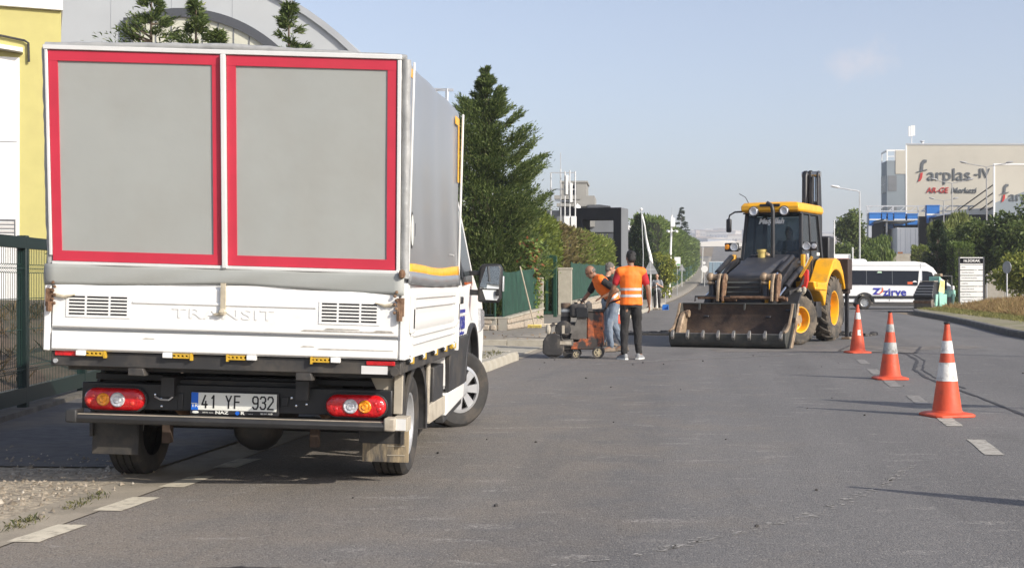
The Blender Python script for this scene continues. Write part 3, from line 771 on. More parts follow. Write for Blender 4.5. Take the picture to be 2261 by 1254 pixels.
# (the far run follows the rise of the road)
def far_fence(y0, y1, step):
    f = thing('screen_fence', 'blue green screen fence following the rising road in the distance', 'fence', (-5.8, y0, 0))
    n = int((y1-y0)/step)
    for i in range(n):
        a, b = y0+i*step, y0+(i+1)*step
        za, zb = gz(a)+.15, gz(b)+.15
        obj('screen_cloth', MB().add([(0,a-y0,za+.3),(0,b-y0,zb+.3),(0,b-y0,zb+2.2),(0,a-y0,za+2.2),(-.05,a-y0,za+.3),(-.05,b-y0,zb+.3),(-.05,b-y0,zb+2.2),(-.05,a-y0,za+2.2)],
            [(0,1,2,3),(7,6,5,4),(3,2,6,7),(0,4,5,1)]), M['green_cloth'], f, smooth=0)
        obj('plinth', MB().add([(.05,a-y0,za-.3),(.05,b-y0,zb-.3),(.05,b-y0,zb+.3),(.05,a-y0,za+.3),(-.2,a-y0,za-.3),(-.2,b-y0,zb-.3),(-.2,b-y0,zb+.3),(-.2,a-y0,za+.3)],
            [(0,1,2,3),(7,6,5,4),(3,2,6,7),(0,4,5,1)]), M['concrete'], f, smooth=0)
        obj('post', MB().cyl((.03,a-y0,za), (.03,a-y0,za+2.3), .05, n=6), M['green_paint'], f)

gt = thing('gate', 'narrow green steel gate standing ajar left of the pale concrete pillar', 'gate', S(1.22, 45.8, .135), SR - R_(8))
for x in (-.31, .27): obj('post', MB().box(x-.06, x+.06, -.06, .06, 0, 2.0), M['green_paint'], gt, bevel=.008)
obj('lintel', MB().box(-.37, .33, -.055, .055, 2.0, 2.12), M['green_paint'], gt, bevel=.008)
lf = obj('gate_leaf', MB().box(-.25,-.19,-.03,.03,.1,1.62).box(.16,.21,-.03,.03,.1,1.62).box(-.19,.16,-.028,.028,1.55,1.62).box(-.19,.16,-.028,.028,.1,.2).box(-.06,.02,-.026,.026,.2,1.55), M['green_paint'], gt)
obj('latch', MB().box(-.16,.12,-.06,-.03,1.42,1.47), M['galv'], lf)
pl = obj('gate_pillar', MB().box(-.25,.25,-.22,.22,0,1.66).box(-.27,.27,-.24,.24,1.66,1.73), M['concrete_pale'], smooth=0, bevel=.012, loc=S(1.95,48.9,.135), rot=(0,0,SR)); tag(pl, 'pale weathered concrete gate pillar beside the green gate', 'pillar')
wp = obj('wall_pillar', MB().box(-.07,.07,-.1,.1,0,1.32), M['concrete_pale'], bevel=.01, loc=S(.80,37.0,.135), rot=(0,0,SR)); tag(wp, 'thin pale concrete end post of the stone wall', 'post')

# ---------------- grey offices behind the left hedges
ob = thing('office_building', 'grey rooftop block with a dark window above the black portal', 'building', S(4.2, 112, 0), SR)
obj('wall', MB().box(-3, 4.6, 0, 12, -1, 7.4), M['greyclad'], ob)
tw = obj('stair_tower', MB().box(-.1, 2.05, .3, 5, 7.4, 9.75), M['office'], ob)
obj('parapet', MB().box(-.2, 2.15, .2, 5.1, 9.75, 9.9), M['office'], ob)
wn_ = obj('window', MB().box(.28,1.12,.22,.29,8.8,9.5), M['win'], ob); obj('frame', MB().box(.2,1.2,.25,.31,8.72,9.58), M['dark_grey'], wn_)
obj('upper_wall', MB().box(1.0, 2.75, -.6, 5, 6, 8.6), M['office'], ob)
obj('ledge', MB().box(-.6, 1.6, -.7, .3, 8.3, 8.62), M['office'], ob)
obj('ledge', MB().box(-.4, 2.6, -.8, .2, 7.7, 7.95), M['office'], ob)
obj('canopy', MB().prism([(2.2,7.55),(4.1,7.62),(4.1,7.7),(3.2,7.82),(2.2,7.8)], 'y', -1.2, 1.5), M['dark_grey'], ob)
obj('bay_window', MB().box(-.2,.6,-.75,-.7,7.0,7.6), M['win'], ob)
o2 = thing('office_building', 'long low dark grey office behind the black portal frame', 'building', S(5.0, 97, 0), SR)
obj('wall', MB().box(-2.5, 4.5, 0, 10, -1, 5.0), M['dark_grey'], o2)
for z in (3.3, 1.7): obj('joint', MB().box(-2.4,4.45,-.02,0,z,z+.05), M['hall'], o2)
obj('parapet', MB().box(-2.6,4.6,-.1,10,5.0,5.18), M['greyclad'], o2)
o3 = tag(obj('warehouse', MB().box(-4,5.2,0,14,-1,6.05).box(-4.2,5.4,-.2,14.2,6.05,6.5), M['white'], smooth=0, loc=S(6.6,121,0), rot=(0,0,SR)), 'white roofed warehouse seen through the opening of the black portal', 'building')
pt = thing('portal_frame', 'large square black portal frame rising behind the hedge', 'gateway', S(3.80, 85, 0), SR - R_(13))
obj('beam', MB().box(-.02, 3.25, 0, 1.9, 5.35, 6.08), M['blackclad'], pt)
obj('column', MB().box(0, .72, .0, 1.89, -.3, 5.35), M['blackclad'], pt)
obj('column', MB().box(2.75, 3.24, .0, 1.89, -.3, 5.35), M['blackclad'], pt)
obj('side_panel', MB().box(3.25, 3.27, 0.01, 1.88, -.3, 6.07), M['greyclad'], pt)  # paler sheet paints the sunlight on the black frame's right side

mm = thing('antenna_mast', 'white tubular antenna frame with small dishes beside the tall conifer', 'mast', S(2.9, 68, 0), SR)
for x, t in ((-.95,7.0),(-.45,7.15),(-.2,7.0),(.05,7.05),(.33,7.0)): obj('upright', MB().cyl((x,.0 if x > -.3 else .6,1), (x,.0 if x > -.3 else .6,t), .035, n=8), M['galv'], mm)
for z in (5.5, 6.1, 6.95): obj('rail', MB().bar((-.98,.3,z), (.36,.3,z), .05, .05), M['galv'], mm)
for x, z in ((-.1,6.3),(.12,5.9)): obj('panel_antenna', MB().box(x-.07,x+.07,-.1,.0,z-.5,z+.5), M['white'], mm, bevel=.02)
for x in (-.1, .25): obj('equipment_box', MB().box(x-.14,x+.14,-.2,.1,4.0,4.7), M['white'], mm, bevel=.02)
obj('whip', MB().cyl((-.45,.6,7.1), (-.45,.6,8.0), .02, n=6), M['galv'], mm)
ch = thing('chimney', 'white round vent pipe on the roof left of the portal', 'vent pipe', S(5.3,108,5))
obj('pipe', MB().cyl((0,0,0),(0,0,2.2), .2, n=12), M['white'], ch); obj('cap', MB().lathe([(.0,2.75),(.24,2.55),(.3,2.3),(.26,2.25)], n=12, caps=False), M['white'], ch)

# ---------------- the beige factory on the right
fb = thing('factory_building', 'large beige factory with farplas lettering on its front', 'building', S(50.3, 170, 0), SR)
obj('wall', MB().prism([(0,0),(40,0),(53.5,60),(12.9,60)], 'z', -1, 18.9), M['beige'], fb, smooth=0)
obj('parapet_cap', MB().prism([(-.05,-.08),(40,-.08),(53.5,60),(12.8,60)], 'z', 18.9, 19.1), M['hall_roof'], fb, smooth=0)
obj('corner_trim', MB().box(-.06, .12, -.06, .1, 3, 18.9), M['white'], fb, smooth=0)
wg = obj('office_wing', MB().box(-2.45, -.07, .0, 3.8, -1, 16.9), M['bluegrey'], fb, smooth=0)
obj('beige_panel', MB().box(-1.35, -.08, -.06, -.005, 15.2, 18.2), M['beige'], fb, smooth=0)
fr = MB()
for x in (-2.4, -1.4): fr.box(x-.07,x+.07,0,.14,16.9,18.1)
fr.box(-2.48,-.1,0,.14,18.1,18.3); fr.box(-2.48,-2.3,.14,3.8,18.1,18.3); fr.box(-2.47,-2.33,3.6,3.74,16.9,18.1); fr.box(-2.4,-1.4,.02,.1,17.4,17.5)
obj('roof_frame', fr, M['white'], fb, smooth=0)
for z in (8.9, 12.9):
    for y in (.45, 1.5, 2.55):
        w = obj('window', MB().box(-2.52,-2.46,y,y+.85,z,z+2.2), M['win'], fb, smooth=0)
        obj('frame', MB().box(-2.54,-2.45,y-.06,y,z-.06,z+2.26).box(-2.54,-2.45,y+.85,y+.91,z-.06,z+2.26).box(-2.53,-2.452,y,y+.85,z+1.05,z+1.1), M['hall'], w, smooth=0)
    w = obj('window_band', MB().box(-2.3,-1.2,-.04,-.005,z+.1,z+2.1), M['greyclad'], fb, smooth=0)
def farplas(parent, x, z, s, dx=0):
    """stylised f with a red foot, then the other letters"""
    y = -.14
    f_ = MB(); pts = [(x+1.05*s, z+2.55*s), (x+.72*s, z+2.6*s), (x+.52*s, z+2.2*s), (x+.42*s, z+1.35*s)]
    L_ = [(x+1.12*s,z+2.75*s),(x+.7*s,z+2.8*s),(x+.42*s,z+2.45*s),(x+.28*s,z+1.25*s)]
    R2 = [(x+1.08*s,z+2.4*s),(x+.82*s,z+2.38*s),(x+.68*s,z+2.1*s),(x+.60*s,z+1.25*s)]
    f_.prism(L_ + R2[::-1], 'y', y, -.01); f_.prism([(x-.15*s,z+1.12*s),(x+1.15*s,z+1.42*s),(x+1.15*s,z+1.55*s),(x-.15*s,z+1.24*s)], 'y', y-.02, -.01)
    lt = obj('lettering', f_, M['grey_letter'], parent, smooth=0)
    obj('letter_foot', MB().prism([(x+.28*s,z+1.05*s),(x+.58*s,z+1.1*s),(x+.50*s,z+.45*s),(x+.30*s,z+.05*s),(x-.05*s,z-.1*s),(x+.16*s,z+.4*s)], 'y', y, -.01), M['red_letter'], lt, smooth=0)
    text('lettering', 'arplas', 2.25*s, M['grey_letter'], parent, (x+1.15*s, -.08, z+.78*s), align='LEFT', ext=.05, bold=.008, space=1.0, xscale=1.08)
farplas(fb, 1.55, 14.3, .98)
text('lettering', '-IV', 1.7, M['grey_letter'], fb, (8.7, -.08, 15.25), align='LEFT', ext=.06, bold=.008)
text('lettering', 'AR-GE', .98, M['red_letter'], fb, (2.6, -.08, 13.1), align='LEFT', ext=.05, bold=.006, shear=.12)
text('lettering', 'Merkezi', .98, M['grey_letter'], fb, (5.8, -.08, 13.1), align='LEFT', ext=.05, bold=.006, shear=.12)
va = thing('roof_antenna', 'mobile antenna panels on a pole at the corner of the beige factory roof', 'antenna', S(51.3, 171, 18.9), SR)
obj('pole', MB().cyl((0,0,0),(0,0,2.6), .06, n=8), M['galv'], va)
for x in (-.28, .02, .3): obj('panel_antenna', MB().box(x-.12,x+.12,-.15,.05,1.2+(x>.2)*.1,2.5+(x>-.1)*.1), M['white'], va)
vp = thing('roof_vent', 'small white roof vent with a flat cap on the beige factory', 'vent', S(53.0, 172, 18.9), SR)
obj('pipe', MB().cyl((0,0,0),(0,0,.6), .18, n=10), M['white'], vp); obj('cap', MB().cyl((0,0,.62),(0,0,.72), .34, n=10), M['galv'], vp)

b2 = thing('factory_building', 'nearer beige gable block with cut off farplas lettering at the right edge', 'building', S(50.7, 140, 0), SR)
obj('wall', MB().prism([(0,0),(30,0),(38,25),(7.2,25)], 'z', -1, 13.7), M['beige'], b2, smooth=0)
obj('lower_facing', MB().prism([(0,-1),(30,-1),(30,11.9),(4.2,11.3),(0,9.7)], 'y', -.05, -.004), M['bluegrey'], b2, smooth=0)  # slanted blue-grey sheet paints a shadow cast across the beige front
obj('edge_trim', MB().box(-.08,.08,-.06,.2,0,13.75).box(-.08,30,-.06,.2,13.7,13.85), M['white'], b2, smooth=0)
farplas(b2, .75, 9.85, .66)
cn_ = thing('canopy_roof', 'sloping white canopy roof with black ribs between the factory blocks', 'canopy', S(49.0, 150, 0), SR)
obj('roof', MB().prism([(0,9.0),(6,9.0),(6,9.9),(1.2,9.5)], 'y', 0, 8), M['white'], cn_, smooth=0)
for p0, p1 in (((1.2,9.5),(5.4,12.5)),((2.45,9.5),(5.4,11.6)),((3.7,9.5),(5.4,10.75)),((4.6,9.5),(5.4,9.98))): obj('rib', MB().bar((p0[0],-.1,p0[1]),(p1[0],-.1,p1[1]), .12, .13, up=(0,1,0)), M['blackclad'], cn_, smooth=0)
obj('eave', MB().box(-.3,6.5,-.2,8,8.3,8.98), M['blackclad'], cn_, smooth=0)
for x in (.3, 3, 5.8): obj('column', MB().box(x-.12,x+.12,.3,.5,3.5,8.3), M['greyclad'], cn_, smooth=0)

# raised yard with loading bay
yd = obj('yard', MB().prism([(0,0),(40,0),(60,90),(16,90)], 'z', -1, 3.62), M['yard'], smooth=0, loc=S(29.5,112,0), rot=(0,0,SR)); yd['kind'] = 'structure'
rw = thing('retaining_wall', 'grey concrete retaining wall of the raised factory yard', 'wall', S(29.3, 111.6, 0), SR)
for k in range(10): obj('wall_panel', MB().box(k*2.4, k*2.4+2.37, 0, .35, -.5, 3.75 + (.0 if k % 2 else .05)), M['concrete'], rw, smooth=0)
lb = thing('loading_bay', 'dark steel loading bay with pipe racks below the beige factory', 'loading bay', S(42.5, 152, 3.6), SR)
obj('back_wall', MB().box(0, 12, 6, 7, -.5, 5.6), M['blackclad'], lb, smooth=0)
obj('side_wall', MB().box(-.2, 0, 0, 7, -.5, 5.0), M['blackclad'], lb, smooth=0)
obj('roof_slab', MB().box(-.3, 3.4, -.6, 7, 4.7, 4.85), M['greyclad'], lb, smooth=0)
for x in (0.1, 5.2): obj('column', MB().box(x,x+.2,-.4,-.2,-.3,5.0), M['greyclad'], lb, smooth=0)
for z in (.4, 1.1, 1.8, 2.5, 3.2): obj('shutter_slat', MB().obox((7.1,3,z), (1.6,.06,.5), (R_(20),0,0)), M['greyclad'], lb, smooth=0)
pr = thing('pipe_rack', 'open steel pipe rack running above the blue crates', 'rack', S(45.2, 158, 3.6), SR)
for z in (6.15, 6.75): obj('beam', MB().box(-3.2, 9.6, 0, .15, z, z+.14), M['galv'], pr, smooth=0)
for k in range(10): obj('brace', MB().bar((-3.1+k*1.3,.07,6.2), (-2.45+k*1.3,.07,6.8), .1, .1), M['galv'], pr, smooth=0)
for k in range(5): obj('post', MB().box(-3.1+k*3,-2.9+k*3,0,.15,-.2,6.75), M['galv'], pr, smooth=0)
for k, (x, z, w, h) in enumerate(((-2.9,5.1,1.35,1.4),(-1.4,5.0,.5,1.5),(-.7,4.6,.6,1.9),(.05,5.1,1.3,1.4),(1.6,5.2,1.2,1.2),(3.9,5.4,1.5,2.0))):
    o = thing('crate', ['bright blue crate at the left end of the pipe rack','narrow blue crate second from the left under the pipe rack','tall blue crate hanging lower than the rest','wide blue crate in the middle of the pipe rack','dark blue crate above the trailer','large blue tank cover to the right of the pipe rack'][k], 'crate', S(45.2+x, 157.6, 3.6+z-.6), SR, 'blue crates under the pipe rack')
    obj('body', MB().box(0,w,0,1,0,h), M['blue_plastic'], o, smooth=0)
    obj('rim', MB().box(-.05,w+.05,-.05,1.05,h,h+.12), M['blue_plastic'], o, smooth=0); obj('band', MB().box(-.02,w+.02,-.03,0,h*.45,h*.55), M['white'], o, smooth=0)

# trailer parked at the bay
tl = thing('trailer', 'white box trailer seen from behind in the dark loading bay', 'trailer', S(43.1, 149, 3.6), SR)
obj('box', MB().box(0,2.35,.0,9,.95,3.9), M['white'], tl, smooth=0)
for x in (.04, 1.19): 
    d_ = obj('rear_door', MB().box(x,x+1.12,-.05,-.004,1.05,3.8), M['white'], tl, smooth=0)
    for q in (.3, .85): obj('lock_bar', MB().cyl((x+q,-.08,1.1),(x+q,-.08,3.75), .02, n=6), M['galv'], d_)
obj('bumper', MB().box(0,2.35,-.05,.1,.55,.75), M['black_metal'], tl, smooth=0)
M['lamp_red'] = mat('red_lens', (.55,.02,.015), .15, var=.1, coat=.6)
M['lamp_orange'] = mat('orange_lens', (.75,.22,.02), .15, var=.1, coat=.6)
for x in (.05, 1.75): obj('tail_lamp', MB().box(x,x+.55,-.09,-.052,.98,1.18), M['lamp_orange'], tl, smooth=0)
for x in (.1, 1.95):
    for y in (5.5, 6.7): obj('wheel', MB().cyl((x,y,.48),(x+.3,y,.48), .48, n=18), M['rubber'], tl)
obj('chassis', MB().box(.6,1.75,.2,9,.7,.93), M['black_metal'], tl, smooth=0)

tr2 = thing('trailer', 'low white container with red lines behind the loader cab', 'container', S(17.7, 76, 0), SR)
obj('box', MB().box(0,1.62,0,5,.55,2.95), M['white'], tr2, smooth=0)
for x in (.02,.52,1.55): obj('post', MB().box(x,x+.06,-.03,0,.6,2.92), M['galv'], tr2, smooth=0)
obj('stripe', MB().box(.09,1.54,-.012,-.002,2.62,2.70), M['red_letter'], tr2, smooth=0)
for x in (.25,1.15): obj('wheel', MB().cyl((x,.6,.4),(x+.25,.6,.4), .4, n=16), M['rubber'], tr2)

# ---------------- lamps, poles, signs
M['lamp_grey'] = mat('weathered_lamp_grey', (.33,.335,.34), .6, var=.08)
def lamp_post(label, r, d, h, arm, head=.7, z0=0., both=False, rad=.06):
    t = thing('street_lamp', label, 'street lamp', S(r, d, z0), SR, 'street lamps on the right side')
    gm = M['lamp_grey'] if both else M['galv']
    obj('pole', MB().cyl((0,0,-.2),(0,0,h), rad*1.3, rad*.8, n=10), gm, t)
    for s in ((1,-1) if both else (1,)):
        a = arm*s
        ar = obj('arm', MB().tube([(0,0,h-.1),(a*.1,0,h+.02),(a,0,h+abs(arm)*.16)], rad*.6, 8), gm, t)
        hd = MB(); hd.loft([[Vector((a+q*head*(1 if a > 0 else -1), math.cos(u)*w, h+abs(arm)*.16+.05+math.sin(u)*hh+q*.1)) for u in [k*math.pi/4 for k in range(8)]] for q, w, hh in ((0,.04,.04),(.2,.13,.09),(.8,.13,.08),(1,.06,.04))])
        obj('lamp_head', hd, gm if both else M['white_clean'], t)
    return t
lamp_post('tall single arm street lamp leaning its white head over the loader', 23.5, 90, 7.5, -1.35, .62)
lamp_post('double armed street lamp in front of the beige factory lettering', 33.05, 100, 8.8, 1.1, .5, both=True, rad=.05)
lamp_post('double armed street lamp farther right, before the canopy ribs', 39.2, 110, 10.9, 1.6, .6, both=True, rad=.06)
lamp_post('thin double armed street lamp farthest back at the factory', 41.5, 128, 9.2, .9, .5, both=True, rad=.05)
wp2 = tag(obj('white_pole', MB().cyl((0,0,0),(0,0,3.6), .05, n=8), M['white'], loc=S(22.0,86,.0)), 'short white pole standing left of the tall street lamp', 'pole')
wp3 = tag(obj('white_pole', MB().cyl((0,0,0),(0,0,6), .04, n=8), M['white'], loc=S(24.2,100,.0)), 'thin pale pole just right of the loader cab', 'pole')

cp = thing('camera_pole', 'slim white pole carrying a box and cameras on the left pavement', 'pole', S(13.44, 114, gz(114)+.1), SR)
obj('pole', MB().cyl((0,0,0),(0.25,0,6.9), .11, .08, n=10), M['white'], cp)
obj('equipment_box', MB().box(.12,.5,-.25,.05,5.9,6.65), M['white'], cp, bevel=.03)
for x in (-.15,.55): obj('camera', MB().cyl((x,-.2,5.55),(x+.14,-.5,5.5), .1, n=10), M['white'], cp)
obj('bracket', MB().bar((-.2,0,5.55),(.6,0,5.55), .07,.07), M['white'], cp)
obj('antenna', MB().cyl((.25,0,6.9),(.25,0,7.6), .02, n=6), M['galv'], cp)
nb = thing('notice_board', 'small white and green notice board beside the camera pole', 'sign', S(13.9, 112, gz(112)+.1), SR)
obj('board', MB().box(-.25,.27,-.02,.02,2.55,3.3), M['white'], nb, smooth=0); obj('green_print', MB().box(-.05,.25,-.03,-.021,2.6,2.72), mat('leaf_green_print', (.08,.3,.06)), nb, smooth=0)
obj('post', MB().cyl((0,.05,0),(0,.05,3.3), .03, n=6), M['galv'], nb)
M['sign_back'] = mat('grey_sign_back', (.30,.31,.32), .5, metal=.3, var=.08)
def tri_sign(label, r, d, z0, s, h, plate=None):
    t = thing('triangle_sign', label, 'road sign', S(r, d, z0), SR)
    obj('pole', MB().cyl((0,.03,0),(0,.03,h+s*.8), .032*(1+d/150), n=8), M['galv'], t)
    p = [(-s/2,0),(-s*.45,-.03),(s*.45,-.03),(s/2,0),(s*.04,s*.86),(-s*.04,s*.86)]
    obj('plate', MB().prism([(a, b+h) for a, b in p], 'y', -.012, .012), M['sign_back'], t, smooth=0)
    obj('bracket', MB().box(-s*.35,s*.35,-.03,-.012,h+.16,h+.2), M['galv'], t, smooth=0)
    return t
tri_sign('grey back of a triangular road sign just right of the orange vest', 6.48, 62.3, .13, .68, 1.62)
tri_sign('small triangular road sign farther up the left pavement', 21.8, 171, gz(171)+.1, .95, 2.1)
rs = thing('round_sign', 'round white road sign on the far left pavement below the hedge', 'road sign', S(25.3,175,gz(175)+.1), SR)
obj('pole', MB().cyl((0,0,0),(0,0,2.7), .05, n=8), M['galv'], rs); obj('disc', MB().cyl((0,-.06,2.3),(0,-.02,2.3), .45, n=20), M['white'], rs); obj('disc', MB().cyl((-.05,-.06,3.1),(-.05,-.02,3.1), .2, n=16), M['white'], rs)
fp_ = tag(obj('lamp_pole', MB().cyl((0,0,0),(.2,0,5.6), .09, .06, n=8), M['white'], loc=S(29.2,205,gz(205))), 'distant pale pole in front of the tall hedge end', 'pole')
fl = thing('feather_flag', 'white feather flag drooping from a leaning pole above the triangular sign', 'flag', S(6.45,66,.13), SR)
obj('pole', MB().tube([(0,0,0),(.05,0,2.6),(-.03,0,4.6),(-.05,0,4.75)], .025, 6), M['galv'], fl)
obj('finial', MB().ball((-.05,0,4.82), .08, 8), M['white'], fl)
V = []; F = []
for i in range(13):
    t = i/12; z = 4.55 - t*2.45
    x0 = -.03 + .40*t + .02*math.sin(t*9); x1 = x0 + .05 + .12*t
    V += [(x0, .03*math.sin(t*7), z), (x1, .05*math.sin(t*7+1.5), z+.03)]
    if i: F.append((2*i-2, 2*i-1, 2*i+1, 2*i))
fc = obj('cloth', MB().add(V, F), M['white'], fl, smooth=60); so = fc.modifiers.new('thick','SOLIDIFY'); so.thickness = .006
text('print', 'IIIIII', .16, M['grey_letter'], fl, (.33,-.04,2.6), rot=(R_(90),R_(75),0), ext=.001)

sb = thing('street_name_board', 'white slatted company name board headed 16.SOKAK on the right verge', 'sign', S(20.7, 60, .15), SR)
for x in (-.55,.55): obj('post', MB().box(x-.03,x+.03,-.03,.03,-.2,2.32), M['dark_grey'], sb, smooth=0)
hd = obj('board', MB().box(-.5,.5,-.03,.03,2.03,2.27), M['blackclad'], sb, smooth=0); 
obj('board_edge', MB().box(-.52,.52,-.025,.025,2.27,2.31).box(-.52,.52,-.025,.025,1.99,2.03), M['white'], hd, smooth=0)
text('lettering', '16.SOKAK', .17, M['white'], hd, (0,-.035,2.15), ext=.002, bold=.004)
lines = ['ASAS','MARTIN TEKNO','OTOMOTIV PLASTIK','LOJISTIK','ENDUSTRI KALIP','ESEM METAL','TEKNOKALIP 2','SANAYI VE TIC.']
for k in range(8):
    z = 1.75 - k*.245
    b_ = obj('name_board', MB().box(-.51,.51,-.025,.025,z,z+.215), M['white'], sb, smooth=0, bevel=.004)
    text('lettering', lines[k], .075, M['grey_letter'], b_, (-.45,-.028,z+.11), align='LEFT', ext=.001)
ts = thing('road_sign', 'round road sign seen nearly edge on beside the shrubs', 'road sign', S(23.6,63.5,.8), SR)
obj('pole', MB().cyl((0,0,-.6),(0,0,1.0), .035, n=8), M['galv'], ts); obj('disc', MB().lathe([(.0,-.015),(.3,-.012),(.3,.012),(0,.015)], ax='x', n=20, caps=False), M['sign_back'], ts, rot=(0,0,R_(25)), loc=(0,0,1.25))
ts = thing('globe_lamp', 'small white globe lamp between the name board and the road sign', 'lamp', S(23.0,66,.8), SR)
obj('pole', MB().cyl((0,0,-.4),(0,0,1.1), .03, n=8), M['dark_grey'], ts); obj('globe', MB().ball((0,0,1.2), .13, 12), M['white'], ts)

# ---------------- traffic far up the road
tk = thing('box_truck', 'small box truck with pale blue rear doors on the distant road', 'truck', (-1.0, 196, gz(196)), 0)
M['pale_blue'] = mat('pale_blue_doors', (.30,.40,.48), .45, var=.05)
obj('box', MB().box(-1.1,1.25,0,5.2,.9,3.35), M['white'], tk, smooth=0)
for x in (-1.05, .1): 
    d_ = obj('rear_door', MB().box(x,x+1.1,-.06,-.004,.95,3.28), M['pale_blue'], tk, smooth=0)
    obj('lock_bar', MB().cyl((x+.55,-.09,1.0),(x+.55,-.09,3.2), .025, n=6), M['galv'], d_)
obj('cab', MB().prism([(5.25,.5),(7.1,.5),(7.1,1.5),(6.7,2.5),(5.25,2.6)], 'x', -1.0, 1.0), M['white'], tk, smooth=0)
obj('bumper', MB().box(-1.1,1.1,-.05,.1,.5,.65), M['black_metal'], tk, smooth=0)
for x in (-1.05,.8):
    for y in (1.2, 6.2): obj('wheel', MB().cyl((x,y,.45),(x+.27,y,.45), .45, n=16), M['rubber'], tk)
for x in (-1.0,.7): obj('tail_lamp', MB().box(x,x+.3,-.08,-.05,.68,.85), M['lamp_red'], tk, smooth=0)

# ---------------- the town on the far hill
tones = [(.45,.42,.38),(.55,.52,.47),(.36,.36,.37),(.50,.40,.33),(.30,.33,.38),(.62,.60,.56)]
tm = [mat('far_wall_%s' % c, t, .85, var=.04, scale=.02) for c, t in zip(('tan','cream','grey','pink','slate','white'), tones)]
fr_ = random.Random(5)
for k in range(84):
    d = fr_.uniform(950, 2750) if k > 24 else fr_.uniform(700, 1200)
    r = d*(fr_.uniform(.128, .192) if k % 7 else fr_.uniform(.226, .252))
    p = S(r, d); z = gz(p.y)
    w, dp, h = fr_.uniform(14,60), fr_.uniform(15,40), fr_.uniform(5,14)*(1.4 if fr_.random() < .1 else 1)
    t = thing('distant_building', 'pale block in the hazy far town beyond the road', 'building', (p.x, p.y, z-3), SR + fr_.uniform(-.4,.4), 'blocks of the far town')
    m_ = fr_.choice(tm)
    obj('wall', MB().box(-w/2,w/2,0,dp,0,h+3), m_, t, smooth=0)
    obj('roof', MB().prism([(-w/2-1,h+3),(w/2+1,h+3),(w/2+1,h+3.6),(0,h+3.6+w*.04),(-w/2-1,h+3.6)], 'y', -1, dp+1), fr_.choice(tm), t, smooth=0)
    wb = MB()
    for q in range(int(w/5)): wb.box(-w/2+1+q*5,-w/2+3.5+q*5,-.3,0,5+h*.3,6.5+h*.3)
    obj('window_row', wb, M['win'], t, smooth=0)
p = S(243, 1400); tb = thing('distant_building', 'tall blue grey block standing above the far town', 'building', (p.x,p.y,gz(p.y)-3), SR)
zt_ = 57 - gz(p.y) + 3
obj('wall', MB().box(0,14,0,14,0,zt_), tm[4], tb, smooth=0); obj('roof', MB().box(-.5,14.5,-.5,14.5,zt_,zt_+.8), tm[2], tb, smooth=0)
far_fence(112, 320, 16)
# ------------------------------------------------------------------ trees, hedges, shrubs
M['bark'] = mat('bark', (.10,.075,.055), .95, var=.3, scale=8, bump=.6, bscale=20)
L_cyp = leaf_mat('cypress_spray', (.028,.056,.014), (.18,.235,.07), (.29,.31,.12), .35)
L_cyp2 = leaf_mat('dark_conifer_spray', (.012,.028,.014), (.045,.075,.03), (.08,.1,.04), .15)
L_thu = leaf_mat('thuja_spray', (.07,.105,.018), (.25,.30,.06), (.36,.38,.10), .35)
L_brown = leaf_mat('browned_thuja_spray', (.09,.07,.03), (.22,.18,.07), (.18,.23,.06), .25)
L_tall = leaf_mat('tall_hedge_spray', (.055,.095,.018), (.19,.26,.06), (.28,.33,.10), .33)
L_yel = leaf_mat('yellow_green_leaf', (.10,.13,.02), (.32,.34,.06), (.42,.36,.08), .35)
L_broad = leaf_mat('broad_leaf', (.038,.068,.016), (.19,.245,.065), (.28,.31,.10), .4)
L_wil = leaf_mat('willow_leaf', (.11,.14,.03), (.30,.34,.10), (.40,.40,.15), .38)
L_core = mat('dark_twigs', (.022,.026,.012), .95, var=.3, scale=5)  # dark green-brown of the solid core inside the hedges

